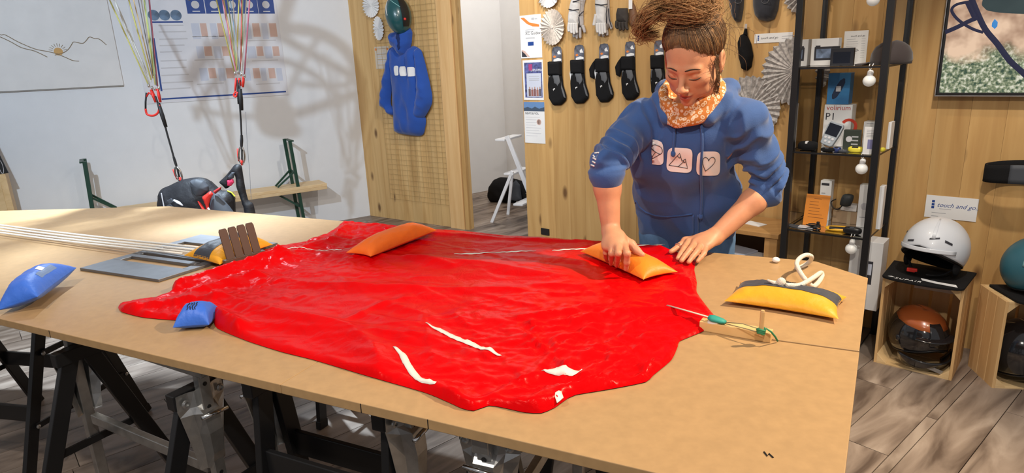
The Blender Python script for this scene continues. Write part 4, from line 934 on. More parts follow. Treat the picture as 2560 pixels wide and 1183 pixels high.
b = MB(); b.grid(lambda u, v: hsurf(-0.55 + v * (0.28 - .2 * u) + u * 0.35, 0.95 - u * 0.95, 1.01), 12, 6); b.build('white_flash', M_PAPER, th, smooth=True)
b = MB(); b.grid(lambda u, v: hsurf(-0.1 + u * 1.1 + v * .35, 1.05 - u * 0.75 - v * .2, 1.008), 14, 6); b.build('mint_band', M_MINT, th, smooth=True)
b = MB(); b.grid(lambda u, v: hsurf(1.05 + v * .7, 0.95 - u * 1.7, 1.03), 14, 6); b.build('side_guard', M_BLACK, th, smooth=True)
MB().ell(hsurf(1.25, -0.35, 1.03), (.012, .012, .012), nu=10, nv=8).build('red_knob', M_HRED, th)
# ------------------------------------------------------------------ paper rosettes
M_PLEAT = mat('pleated_white_paper', (0.74, 0.74, 0.74), 0.7); M_PLEATG = mat('pleated_grey_paper', (0.50, 0.47, 0.45), 0.75, noise_amt=0.5, noise_scale=60); M_PLEATC = mat('pleated_cream_paper', (0.62, 0.56, 0.50), 0.75, noise_amt=0.25, noise_scale=70)
def rosette(fr, px_, py_, r, label, m, pleats=26, off=0.012, squash=1.0):
    t = thing('paper_rosette', label, 'rosette', fr.P(*fr.pix(px_, py_, off), off), 'folded paper rosettes'); c = fr.P(*fr.pix(px_, py_, off), off + 0.016); b = MB()
    def g(u, v):
        k = round(u * pleats * 4); a = 2 * math.pi * u; zig = (1, 0, -1, 0)[k % 4] * 0.0; tri = abs((k % 4) - 2) - 1
        rr = r * (0.06 + 0.94 * v) * (1 + 0.035 * tri * v); return c + fr.ex * math.cos(a) * rr * squash + Vector((0, 0, 1)) * math.sin(a) * rr + fr.n * (tri * 0.010 * v)
    b.grid(g, pleats * 4, 5, cu=True); b.build('pleats', m, t, solid=0.0006)
    MB().lathe([(r * 0.09, 0), (r * 0.09, 0.004), (r * .05, 0.006)], c, fr.n, 14).build('centre', m, t)
    return t
rosette(PART, 930, 14, 0.105, 'white paper rosette high on the partition beside the teal helmet', M_PLEAT, 22)
rosette(PART, 949, 71, 0.105, 'smaller white paper rosette left of the blue hoodie', M_PLEAT, 20, squash=0.62)
tg = thing('price_tag', 'small printed tag on the partition left of the blue hoodie', 'price tag', PART.P(*PART.pix(956, 172)))
o, r = quadp(PART, 938, 116, 974, 172, .002, .004, 'card', mat('clear_card', (0.60, 0.52, 0.42), 0.4), tg)
lines_block(PART, r[0] + .02, r[1] + .04, r[2] - .03, r[3] - .05, 5, .004, M_GREYP, tg)
for s in (.1, .9): MB().lathe([(.012, 0), (.012, .001)], PART.P(r[0] + (r[2] - r[0]) * s, r[3] - .025, .004), PART.n, 14).build('dot', M_PORANGE, tg)
# ------------------------------------------------------------------ room behind: step stool, bag
fl = atz(1250, 547, 0); SL = Frame(fl, (0.88, -0.47, 0), (-0.47, -0.88, 0))
st = thing('step_ladder', 'white folding step ladder in the room behind the opening', 'step ladder', SL.P(0.1, 0))
M_LAD = mat('white_enamel', (0.80, 0.82, 0.86), 0.35)
def sp(x, y, o): return SL.P(*SL.pix(x, y, o), o)
for o_ in (-0.17, 0.17):
    MB().bar(SL.P(0.0, 0, o_), sp(1281, 428, o_), 0.030, 0.018, SL.n).build('rear_leg', M_LAD, st, bevel=.003)
    top = sp(1267, 340, o_); low = SL.P(SL.pix(1267, 340, o_)[0] + 0.33, 0, o_)
    MB().bar(low, top, 0.040, 0.02, SL.n).build('front_rail', M_LAD, st, bevel=.004)
for (x, y) in ((1268, 342), (1289, 425), (1312, 500)):
    a = SL.pix(x, y, 0); MB().box(SL.P(a[0] + 0.015, a[1] - .01, 0), (0.10, 0.36, 0.02), SL.ex, SL.n).build('step', M_LAD, st, bevel=.004)
BG = Frame(atz(1275, 500, 0), (0.9, -0.4, 0), (-0.4, -0.9, 0))
bgp = thing('duffel_bag', 'black duffel bag on the floor behind the white step ladder', 'bag', BG.P(0, 0))
inflate(BG, [(1231, 485), (1234, 462), (1245, 445), (1262, 438), (1290, 440), (1325, 450), (1345, 480), (1345, 502), (1240, 500)], 0.12, M_BLACKCLOTH, 'bag', bgp, Tb=0.12, nz=0.03, nsc=7)
inflate(BG, [(1274, 500), (1278, 462), (1290, 450), (1300, 462), (1305, 500), (1290, 503)], 0.02, M_HSL, 'pocket', bgp, off=0.235)
pb = BG.P(0.22, 0.0, 0.16)
wbx = thing('white_box', 'small white box beside the black duffel bag', 'box', pb)
MB().box(pb + Vector((0, 0, .06)), (.12, .08, .12), BG.ex, BG.n).build('box', M_WHITE, wbx, bevel=.004); MB().box(pb + Vector((0, 0, .122)), (.124, .084, .012), BG.ex, BG.n).build('lid', M_WHITE, wbx, bevel=.002)

# ------------------------------------------------------------------ unseen cage above the view, shaped to throw the spoked shadow on the wall
KS = 0.45; M_CAGE = mat('cage_tube', (0.10, 0.10, 0.11), 0.4, metal=0.5)
def cage_pt(x, y): w = WHT.P(*WHT.pix(x, y)); return LAMP_W.lerp(w, KS)
cg = thing('shadow_cage', 'unseen round tubular cage, shaped to cast the spoked shadow on the white wall', 'shadow cage', cage_pt(700, 300))
for nm, pts, wpx in (('outer_ring', [(470, 210), (505, 150), (560, 105), (630, 82), (700, 72), (780, 78), (845, 108), (882, 150), (905, 215), (908, 290), (880, 350)], 30), ('inner_ring', [(490, 300), (520, 230), (575, 175), (640, 150), (700, 150), (765, 175), (820, 215), (850, 270)], 16), ('hub_bar', [(650, 180), (690, 290), (740, 330)], 34), ('spoke', [(690, 285), (740, 285), (890, 235)], 24), ('spoke', [(680, 80), (780, 135), (890, 195)], 22), ('spoke', [(690, 290), (600, 200), (520, 135)], 12), ('spoke', [(700, 60), (715, 20), (735, -60)], 30), ('spoke', [(690, 290), (760, 150), (800, 90)], 12), ('spoke', [(690, 290), (580, 290), (480, 270)], 12), ('brace', [(640, 160), (660, 100), (650, -60)], 12), ('brace', [(750, 210), (850, 215), (890, 200)], 14)):
    MB().tube(spline([cage_pt(x, y) for x, y in pts], 4), wpx / 2 / 262 * KS, 8).build(nm, M_CAGE, cg, smooth=True)
c = cage_pt(688, 292); MB().ell(c, (.075, .06, .085), nu=16, nv=10, fn=lambda d: min(1.2, 1 / max(abs(d.x), abs(d.y), abs(d.z)) ** .5)).build('cage_hub', M_CAGE, cg, smooth=True)
top = cage_pt(735, -60); MB().tube([top, Vector((top.x, top.y, 3.0))], .004, 6).build('hanging_cord', M_CAGE, cg); top = cage_pt(650, -60); MB().tube([top, Vector((top.x, top.y, 3.0))], .004, 6).build('hanging_cord', M_CAGE, cg)
# ------------------------------------------------------------------ papers on the wooden wall
def sub(fr, r, fx0, fy0, fx1, fy1, off, m, name, parent, th=0.0004):
    w, h = r[2] - r[0], r[3] - r[1]; b = MB(); fr.slab(b, r[0] + w * fx0, r[3] - h * fy1, r[0] + w * fx1, r[3] - h * fy0, off - 0.0002, off + th); return b.build(name, m, parent)
def poly(fr, r, pts, off, m, name, parent, th=0.0005):
    w, h = r[2] - r[0], r[3] - r[1]; return MB().prism([fr.P(r[0] + w * x, r[3] - h * y, off) for x, y in pts], fr.n * th).build(name, m, parent)
p = thing('notice', 'white notice with an orange swoosh, topmost of three papers by the opening', 'notice', WOOD.P(*WOOD.pix(1330, 145)), 'papers beside the opening')
o, r = quadp(WOOD, 1301, 37, 1354, 145, 0.001, 0.003, 'sheet', M_PAPER, p)
poly(WOOD, r, [(.03, .05), (.2, .05), (.45, .17), (.9, .235), (.9, .285), (.6, .27), (.33, .2)], .003, M_PORANGE, 'swoosh', p)
poly(WOOD, r, [(.04, .82), (.2, .9), (.3, .97), (.04, .97)], .003, M_INK, 'dark_corner', p); poly(WOOD, r, [(.04, .80), (.2, .83), (.42, .97), (.32, .97), (.2, .9), (.04, .83)], .003, M_PSALMON, 'salmon_corner', p)
sub(WOOD, r, .35, .62, .62, .71, .003, M_PNAVY, 'navy_box', p); sub(WOOD, r, .55, .07, .68, .12, .003, M_INKG, 'emblem', p); sub(WOOD, r, .70, .09, .82, .11, .003, M_INKG, 'text_line', p)
for y in (.335, .37, .52, .54): sub(WOOD, r, .25, y, .68, y + .012, .003, M_INKG, 'text_line', p)
text(WOOD, 'XC Guides', r[0] + (r[2] - r[0]) * .24, r[3] - (r[3] - r[1]) * .455, .0032, .030, M_INK, p)
p = thing('notice', 'diploma with a colourful border, middle of three papers by the opening', 'notice', WOOD.P(*WOOD.pix(1333, 250)), 'papers beside the opening')
o, r = quadp(WOOD, 1308, 150, 1358, 250, 0.001, 0.003, 'sheet', M_PAPER, p)
sub(WOOD, r, .08, .06, .95, .94, .003, mat('confetti_print', (0.10, 0.12, 0.32), 0.6, noise_amt=0.8, noise_scale=45), 'border', p)
sub(WOOD, r, .18, .33, .90, .92, .0034, M_PPALE, 'inset', p); sub(WOOD, r, .30, .10, .48, .26, .0034, mat('magenta_print', (0.40, 0.05, 0.18), 0.6), 'ribbon', p)
text(WOOD, 'DIPLOMA', r[0] + (r[2] - r[0]) * .40, r[3] - (r[3] - r[1]) * .28, .0036, .024, M_PAPER, p)
for y in (.40, .46, .50): sub(WOOD, r, .3, y, .8, y + .012, .0038, M_INKG, 'text_line', p)
for k in range(5):
    x = .26 + k * .13; m_ = mat('figure_print_%d' % k, [(0.16, .10, .09), (.30, .12, .10), (.22, .10, .10), (.35, .16, .13), (.10, .09, .12)][k], .7)
    sub(WOOD, r, x, .72 + .02 * (k % 2), x + .11, .90, .0038, m_, 'pictured_figure', p); sub(WOOD, r, x + .03, .665 + .02 * (k % 2), x + .08, .72 + .02 * (k % 2), .0038, mat('pictured_face_%d' % k, (.45, .26, .20), .7), 'pictured_face', p)
p = thing('notice', 'white sheet with a blue mountain header, lowest of three papers by the opening', 'notice', WOOD.P(*WOOD.pix(1336, 358)), 'papers beside the opening')
o, r = quadp(WOOD, 1311, 255, 1362, 358, 0.001, 0.003, 'sheet', M_PAPER, p)
sub(WOOD, r, 0.0, 0, 1.0, .22, .003, mat('sky_photo', (0.13, 0.25, 0.48), .5), 'header_photo', p); poly(WOOD, r, [(0, .22), (0, .15), (.2, .12), (.4, .16), (.55, .11), (.75, .16), (1, .12), (1, .22)], .0034, mat('ridge_photo', (0.05, 0.08, 0.13), .6), 'header_ridge', p)
text(WOOD, 'NEWS & VOL', r[0] + (r[2] - r[0]) * .06, r[3] - (r[3] - r[1]) * .30, .0034, .022, M_INK, p)
for k in range(8): sub(WOOD, r, .08, .36 + k * .065, random.uniform(.5, .9), .37 + k * .065, .003, M_GREYP, 'text_line', p)
MB().lathe([(.022, 0), (.022, .0006), (.017, .0006), (.017, 0)], WOOD.P(r[0] + (r[2] - r[0]) * .72, r[3] - (r[3] - r[1]) * .48, .003), WOOD.n, 20).build('stamp', M_PSALMON, p)
tag(quadp(WOOD, 1352, 572, 1372, 588, 0.0, .01, 'wall_socket', M_BLACK, None, .002)[0], 'small black wall socket low on the wooden wall', 'socket')
# ------------------------------------------------------------------ rosettes on the wooden wall
rosette(WOOD, 1384, 68, 0.118, 'cream paper rosette beside the topmost notice', M_PLEATC, 24, squash=.85)
rosette(WOOD, 1374, -16, 0.092, 'white paper rosette cut by the top edge above the notices', M_PLEAT, 22)
rosette(WOOD, 1990, 178, 0.175, 'large grey pleated rosette behind the left of the glass cabinet', M_PLEATG, 30)
rosette(WOOD, 1874, 270, 0.178, 'large speckled rosette behind the woman', M_PLEATG, 30)
rosette(WOOD, 2022, -26, 0.125, 'grey rosette cut by the top edge above the glass cabinet', M_PLEATG, 26)
# ------------------------------------------------------------------ gloves
M_GW = mat('white_leather', (0.62, 0.60, 0.58), 0.65, bump=.2, bump_scale=60); M_GG = mat('grey_leather', (0.40, 0.37, 0.36), 0.7); M_GB = mat('brown_leather', (0.16, 0.075, 0.035), 0.6); M_GK = mat('dark_knit', (0.035, 0.028, 0.024), 0.8)
def zg(pts): return zp(4.226, 1290, 0, pts)
def gp(x, y, o): q = zg([(x, y)])[0]; return WOOD.P(*WOOD.pix(*q, o), o)
def glove(t, palm, fingers, thumb, m, off, cuff=None, mc=None, rf=.0115):
    inflate(WOOD, zg(palm), .024, m, 'palm', t, off=off, nz=.003, nsc=30)
    for pts in fingers: MB().tube(spline([gp(x, y, off + .014) for x, y in pts], 4), [rf * (1 - .35 * (k / (4 * (len(pts) - 1))) ** 2) for k in range(4 * (len(pts) - 1) + 1)], 10).build('finger', m, t, smooth=True)
    if thumb: MB().tube(spline([gp(x, y, off + .018) for x, y in thumb], 4), rf * .95, 10).build('thumb', m, t, smooth=True)
    if cuff:
        for c in cuff: MB().tube([gp(x, y, off + .027) for x, y in c], .0035, 6).build('trim', mc, t, smooth=True)
g = thing('gloves', 'white leather gloves hanging at the top, leftmost pair', 'gloves', WOOD.P(*WOOD.pix(1441, 98)), 'gloves hung on the wooden wall')
glove(g, [(600, -60), (570, 60), (552, 180), (555, 250), (650, 250), (668, 150), (690, -60)], [[(566, 240), (556, 300), (562, 335)], [(588, 240), (584, 320), (592, 352)], [(612, 240), (612, 330), (618, 362)], [(638, 240), (640, 310), (645, 350)]], None, M_GW, .035, [[(556, 98), (600, 108), (664, 100)], [(600, 20), (640, 10), (690, -10)]], M_INK)
glove(g, [(680, -40), (745, -40), (720, 60), (712, 150), (715, 280), (610, 300), (640, 200)], [[(618, 300), (612, 360), (615, 395)], [(645, 300), (642, 370), (645, 408)], [(675, 290), (678, 370), (682, 402)], [(705, 270), (722, 320), (728, 345)]], None, M_GG, .008, [[(660, 170), (690, 140), (715, 120)], [(655, 330), (668, 240), (662, 180)]], M_INK)
g = thing('gloves', 'white leather gloves hanging at the top, middle pair', 'gloves', WOOD.P(*WOOD.pix(1505, 92)), 'gloves hung on the wooden wall')
glove(g, [(842, -60), (838, 60), (846, 150), (848, 250), (945, 250), (952, 150), (968, -60)], [[(858, 240), (858, 310), (866, 345)], [(884, 240), (886, 330), (892, 362)], [(910, 240), (914, 335), (920, 365)], [(934, 240), (940, 320), (945, 350)]], [(846, 150), (832, 220), (824, 268)], M_GW, .035, [[(836, 44), (900, 54), (966, 44)], [(962, 60), (952, 150), (958, 250)]], M_INK)
glove(g, [(965, -40), (985, -40), (990, 120), (1000, 260), (960, 330), (880, 330), (900, 200)], [[(890, 320), (884, 360), (886, 380)], [(925, 320), (925, 370), (928, 386)], [(955, 320), (962, 350), (966, 375)], [(990, 240), (1008, 280), (1004, 305)]], None, M_GG, .008, [[(975, 90), (985, 200), (1008, 280)]], M_INK)
g = thing('gloves', 'dark brown gloves hanging at the top, rightmost pair', 'gloves', WOOD.P(*WOOD.pix(1562, 75)), 'gloves hung on the wooden wall')
glove(g, [(1075, 85), (1180, 85), (1190, 180), (1185, 240), (1062, 230), (1060, 150)], [[(1068, 220), (1062, 275), (1075, 300)], [(1098, 230), (1096, 290), (1106, 318)], [(1128, 230), (1132, 295), (1142, 320)], [(1160, 230), (1168, 290), (1182, 312)]], None, M_GK, .03)
inflate(WOOD, zg([(1200, 90), (1235, 20), (1265, 70), (1282, 180), (1270, 260), (1225, 292), (1195, 240)]), .02, M_GB, 'second_glove', g, off=.006)
o_, r = quadp(WOOD, *zg([(1190, -40)])[0], *zg([(1228, 95)])[0], .03, .032, 'swing_tag', M_PAPER, g)
# ------------------------------------------------------------------ five packs of mittens on header cards
M_MGREY = mat('grey_softshell', (0.10, 0.105, 0.115), 0.7); M_CARD = mat('mountain_header_card', (0.13, 0.14, 0.18), 0.45, noise_amt=.7, noise_scale=30)
NAMES = ['leftmost of the row', 'second from the left', 'third from the left', 'fourth from the left', 'last one, partly behind the woman']
for k, (dx, dy) in enumerate(((0, 0), (236, -18), (498, -32), (772, -55), (1080, -68))):
    t = thing('mitten_pack', 'black and grey mittens on a header card, %s' % NAMES[k], 'mittens', gp(430 + dx, 1120 + dy, 0), 'packs of mittens on the wooden wall')
    def S(pts): return zg([(x + dx, y + dy) for x, y in pts])
    u0, z0, u1, z1 = WOOD.rect(*S([(382, 490)])[0], *S([(484, 660)])[0], .02)
    b = MB(); cw = u1 - u0; hh = z1 - z0
    b.prism([WOOD.P(u0, z0, .02), WOOD.P(u1, z0, .02), WOOD.P(u1, z1 - .25 * hh, .02), WOOD.P(u1 - .12 * cw, z1 - .05 * hh, .02), WOOD.P(u0 + .55 * cw, z1, .02), WOOD.P(u0 + .12 * cw, z1 - .05 * hh, .02), WOOD.P(u0, z1 - .25 * hh, .02)], WOOD.n * .002)
    hc = b.build('header_card', M_CARD, t)
    rr = (u0, z0, u1, z1); poly(WOOD, rr, [(.55, .38), (.75, .25), (.85, .4), (.95, .5), (.6, .5)], .0222, M_PAPER, 'white_peak', hc); poly(WOOD, rr, [(.1, .62), (.3, .55), (.45, .66), (.2, .72)], .0222, M_PORANGE, 'orange_mark', hc)
    poly(WOOD, rr, [(.15, .82), (.6, .72), (.95, .78), (.95, .9), (.15, .95)], .0222, M_PAPER, 'white_band', hc)
    inflate(WOOD, S([(345, 650), (485, 645), (488, 790), (480, 800), (350, 800)]), .030, M_BLACKCLOTH, 'cuff', t, off=.016, soft=.02)
    inflate(WOOD, S([(352, 790), (488, 785), (500, 900), (535, 1010), (530, 1060), (480, 1110), (400, 1115), (355, 1040), (345, 900)]), .028, M_BLACKCLOTH, 'mitten', t, off=.012, soft=.03)
    inflate(WOOD, S([(385, 795), (452, 792), (465, 860), (448, 950), (425, 900), (400, 890)]), .008, M_MGREY, 'grey_panel', t, off=.034)
    inflate(WOOD, S([(348, 800), (366, 798), (380, 900), (362, 940), (348, 930)]), .008, M_MGREY, 'grey_panel', t, off=.030)
    inflate(WOOD, S([(470, 830), (482, 900), (510, 980), (525, 1040), (505, 1030), (480, 940)]), .008, M_MGREY, 'grey_panel', t, off=.028)
    inflate(WOOD, S([(390, 940), (410, 932), (412, 945), (400, 950), (396, 962)]), .003, M_PAPER, 'emblem', t, off=.043)
    if k in (2, 3): inflate(WOOD, S([(340, 660), (350, 780), (330, 870), (290, 850), (278, 760), (310, 700)]), .022, M_BLACKCLOTH, 'liner', t, off=.01)
    if k in (1, 2): inflate(WOOD, S([(345, 720), (365, 760), (362, 850), (340, 870), (330, 800)]), .003, M_PAPER, 'swing_tag', t, off=.03)
# ------------------------------------------------------------------ caps, pouch and price strip
def z6(pts): return zp(1.793, 1800, 0, pts)
M_CAPN = mat('cap_navy', (0.016, 0.018, 0.028), .8, sheen=.3)
for pts, lb in (([(150, -70), (152, 30), (160, 70), (178, 90), (215, 97), (245, 86), (262, 40), (276, -70)], 'dark cap hanging at the top edge, nearer the glass cabinet'), ([(30, -70), (50, 30), (60, 75), (76, 100), (96, 95), (106, 40), (112, -70)], 'dark cap hanging at the top edge beside the woman')):
    t = thing('cap', lb, 'cap', WOOD.P(*WOOD.pix(*z6([pts[3]])[0])), 'dark caps'); inflate(WOOD, z6(pts), .07, M_CAPN, 'crown', t, off=.01)
    c = z6([((pts[2][0] + pts[5][0]) / 2, 5)])[0]; u, z = WOOD.pix(*c, .08)
    MB().tube([WOOD.P(u + .018 * math.cos(a), z + .012 * math.sin(a), .082) for a in np.linspace(0, 6.28, 13)[:-1]], .0016, 5, closed=True).build('stitched_badge', M_MGREY, t)
pt = thing('pouch', 'small black drawstring pouch hanging beside the woman', 'pouch', WOOD.P(*WOOD.pix(1862, 178)))
inflate(WOOD, z6([(95, 155), (118, 148), (140, 195), (150, 250), (142, 300), (122, 318), (100, 310), (86, 250), (82, 190)]), .05, M_BLACKCLOTH, 'bag', pt, off=.01, nz=.006, nsc=25)
inflate(WOOD, z6([(104, 160), (112, 128), (122, 128), (124, 158)]), .02, M_BLACKCLOTH, 'neck', pt, off=.015); MB().tube([WOOD.P(*WOOD.pix(*q, .02), .02) for q in z6([(112, 130), (114, 108), (120, 108), (118, 130)])], .003, 6).build('cord', M_GREYP, pt)
ls = thing('price_strip', 'narrow white price strip on the wall left of the glass cabinet', 'sign', WOOD.P(*WOOD.pix(1933, 105)))
a = WOOD.pix(1886, 97, .003); c = WOOD.pix(1981, 94, .003); b = MB(); WOOD.slab(b, a[0], a[1] - .025, c[0], a[1] + .025, .001, .003); b.build('card', M_PAPER, ls)
def logo3(fr, u, z, s, off, parent):
    for k in range(3): b = MB(); fr.slab(b, u, z - k * s * 1.25, u + s, z - k * s * 1.25 + s, off, off + .0004); b.build('logo_mark', M_PNAVY, parent)
logo3(WOOD, a[0] + .018, a[1] + .008, .008, .003, ls); text(WOOD, 'touch and go', a[0] + .034, a[1] - .005, .0031, .018, M_INK, ls, shear=.35)
for k in range(2): b = MB(); WOOD.slab(b, a[0] + .15, a[1] + .004 - k * .012, a[0] + .22 - k * .03, a[1] + .007 - k * .012, .003, .0034); b.build('text_line', M_INKG, ls)
# ------------------------------------------------------------------ sign by the white helmet
sg = thing('sign', 'white printed sign on the wooden wall above the white helmet', 'sign', WOOD.P(*WOOD.pix(2380, 550)))
u0, z1 = WOOD.pix(2317, 487, .003); u1, _ = WOOD.pix(2448, 498, .003); _, z0 = WOOD.pix(2313, 542, .003)
b = MB(); WOOD.slab(b, u0, z0, u1, z1, .001, .003); b.build('card', M_PAPER, sg)
logo3(WOOD, u0 + .026, z1 - .036, .012, .003, sg); text(WOOD, 'touch and go..', u0 + .048, z1 - .055, .0031, .030, M_PNAVY, sg, shear=.4)
for k, (x, w) in enumerate(((.03, .06), (.03, .03), (.06, .05))): b = MB(); zz = (z1 - .088, z1 - .105, z1 - .066)[k]; WOOD.slab(b, u0 + x, zz, u0 + x + w, zz + .003, .003, .0034); b.build('text_line', M_INKG, sg)
# ------------------------------------------------------------------ wall screen
tv = thing('television', 'wall-mounted screen showing a grassy landscape, top right', 'television', WOOD.P(*WOOD.pix(2450, 237)))
u0, z0 = WOOD.pix(2339, 238, .06); TW, THh = 1.0, .57
b = MB(); WOOD.slab(b, u0, z0, u0 + TW, z0 + THh, .015, .06); b.build('casing', M_BLACK, tv, bevel=.003)
b = MB(); WOOD.slab(b, u0 - .004, z0 - .005, u0 + TW + .004, z0 - .001, .02, .061); b.build('silver_edge', M_STEEL, tv)
b = MB(); WOOD.slab(b, u0 - .004, z0 - .005, u0 - .001, z0 + THh, .02, .061); b.build('silver_edge', M_STEEL, tv)
def screen_mat():
    m = bpy.data.materials.new('screen_picture'); m.use_nodes = True; nt = m.node_tree; N = nt.nodes; L = nt.links; N.remove(N['Principled BSDF'])
    em = N.new('ShaderNodeEmission'); L.new(em.outputs[0], N['Material Output'].inputs['Surface']); em.inputs['Strength'].default_value = 0.95
    tc = N.new('ShaderNodeTexCoord'); sx = N.new('ShaderNodeSeparateXYZ'); L.new(tc.outputs['Object'], sx.inputs[0])
    n1 = N.new('ShaderNodeTexNoise'); n1.inputs['Scale'].default_value = 75; n1.inputs['Detail'].default_value = 5; L.new(tc.outputs['Object'], n1.inputs['Vector'])
    n2 = N.new('ShaderNodeTexNoise'); n2.inputs['Scale'].default_value = 9; n2.inputs['Detail'].default_value = 3; L.new(tc.outputs['Object'], n2.inputs['Vector'])
    g1 = N.new('ShaderNodeValToRGB'); e = g1.color_ramp.elements; e[0].position = .36; e[0].color = (.06, .10, .07, 1); e[1].position = .66; e[1].color = (.75, .74, .60, 1); x = e.new(.5); x.color = (.26, .30, .18, 1)
    L.new(n1.outputs['Fac'], g1.inputs['Fac'])
    g2 = N.new('ShaderNodeValToRGB'); e = g2.color_ramp.elements; e[0].position = .38; e[0].color = (.36, .21, .14, 1); e[1].position = .6; e[1].color = (.85, .60, .42, 1); L.new(n2.outputs['Fac'], g2.inputs['Fac'])
    ad = N.new('ShaderNodeMath'); ad.operation = 'MULTIPLY_ADD'; ad.inputs[1].default_value = .22; L.new(n2.outputs['Fac'], ad.inputs[0]); L.new(sx.outputs['Z'], ad.inputs[2])
    mr = N.new('ShaderNodeMapRange'); mr.inputs['From Min'].default_value = -.02; mr.inputs['From Max'].default_value = .05; L.new(ad.outputs[0], mr.inputs['Value'])
    mx = N.new('ShaderNodeMix'); mx.data_type = 'RGBA'; L.new(mr.outputs[0], mx.inputs['Factor']); L.new(g1.outputs[0], mx.inputs['A']); L.new(g2.outputs[0], mx.inputs['B'])
    L.new(mx.outputs['Result'], em.inputs['Color']); return m
b = MB(); WOOD.slab(b, u0 + .012, z0 + .012, u0 + TW - .012, z0 + THh - .012, .0595, .0605); scr = b.build('screen', screen_mat(), tv)
M_SCRD = mat('screen_dark', (.01, .012, .03), .3, emit=((.012, .014, .05), .5)); M_SCRT = mat('screen_trees', (.02, .03, .03), .3, emit=((.03, .06, .07), .5), noise_amt=.5)
def zt(pts): return zp(4.55, 2300, 0, pts)
def scr_bar(pts, w, nm='pictured_strap'):
    P_ = [WOOD.P(*WOOD.pix(*q, .061), .061) for q in zt(pts)]
    MB().tube(spline(P_, 4), w, 6, flat=.03, up=WOOD.n).build(nm, M_SCRD, scr)
scr_bar([(285, 368), (420, 310), (560, 240), (660, 200)], .011); scr_bar([(570, -60), (640, 120), (740, 330), (880, 500), (1020, 690), (1183, 840), (1400, 1060)], .013)
scr_bar([(560, 20), (420, 50), (360, 110), (400, 190), (480, 260), (600, 330), (720, 370)], .007)
scr_bar([(540, 20), (620, 190)], .012)
inflate(WOOD, zt([(720, -40), (700, 60), (760, 120), (900, 145), (1183, 160), (1400, 150), (1400, -40)]), .0004, M_SCRT, 'pictured_trees', scr, off=.0605)
inflate(WOOD, zt([(820, 260), (850, 215), (885, 250), (880, 300), (850, 330), (815, 300)]), .0004, mat('screen_blue', (.02, .1, .3), .4, emit=((.03, .25, .60), .6)), 'pictured_walker', scr, off=.061)
# ------------------------------------------------------------------ black headband hung at the right edge
hb = thing('headband', 'wide black padded band hanging on the wall under the screen', 'headband', WOOD.P(*WOOD.pix(2530, 458, .1), .1))
cu_, cz_ = WOOD.pix(2556, 430, .10)
def band(u, v, k=1.0, dz=0):
    a = 2 * math.pi * u; x = math.copysign(abs(math.cos(a)) ** .75, math.cos(a)) * .135 * k; y = math.copysign(abs(math.sin(a)) ** .75, math.sin(a)) * .075 * k
    return WOOD.P(cu_ + x, cz_ + (v - .5) * .085 * (1 + .1 * math.cos(a)) + dz + .012 * math.cos(a), .10 + y)
b = MB(); b.grid(lambda u, v: band(u, v), 36, 5, cu=True); b.build('band', M_BLACKCLOTH, hb, smooth=True, solid=.012)
b = MB(); b.grid(lambda u, v: band(.22 + u * .06, v, 1.08), 6, 5); b.build('seam_patch', M_HSL, hb, smooth=True, solid=.003)
# ------------------------------------------------------------------ low wooden cabinet behind the woman
lc = thing('low_cabinet', 'low open wooden cabinet behind the woman against the wall', 'cabinet', WOOD.P(1.0, 0, .2))
uR, zT = WOOD.pix(1946, 588, .36); uR2 = WOOD.pix(1944, 590, .36)[0]; uL = uR - .72
M_CABW = wood('cabinet_wood', [(0.42, 0.22, 0.075), (0.55, 0.31, 0.12)], 'X', 12, 2, .45)
b = MB(); WOOD.slab(b, uL, zT - .025, uR, zT, .02, .36); b.build('top', M_CABW, lc, bevel=.002)
for ua_, ub_ in ((uL, uL + .03), (uR - .075, uR - .008)): b = MB(); WOOD.slab(b, ua_, 0, ub_, zT - .025, .02, .35); b.build('side', M_CABW, lc, bevel=.002)
for z_ in (.02, zT - .24): b = MB(); WOOD.slab(b, uL + .03, z_, uR - .075, z_ + .022, .02, .34); b.build('shelf', M_CABW, lc)
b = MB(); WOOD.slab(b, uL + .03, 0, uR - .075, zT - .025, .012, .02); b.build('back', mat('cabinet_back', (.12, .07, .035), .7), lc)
for k in range(5):
    c = WOOD.P(uR - .20 - .09 * (k % 3), zT - .217 + .012 * k, .22 + .02 * (k % 2)); t = MB().box(c + Vector((0, 0, .006)), (.21, .15, .011), (W_EX + W_N * (.15 * (k - 2))).normalized(), (W_N - W_EX * (.15 * (k - 2))).normalized()).build('booklet', [M_PAPER, M_GREYP, M_HSL, M_PAPER, M_PPALE][k], bevel=.001)
    tag(t, 'booklet in the low cabinet pile, %s' % ['at the bottom', 'second from the bottom', 'in the middle', 'second from the top', 'on top'][k], 'booklet', 'booklets in the low cabinet')
c = WOOD.P(*WOOD.pix(1886, 574, .2), .2); c.z = zT
tag(MB().box(c + Vector((0, 0, .0015)), (.11, .07, .003), (W_EX + W_N * .3).normalized(), (W_N - W_EX * .3).normalized()).build('card', M_PAPER), 'white card lying on top of the low cabinet', 'card')
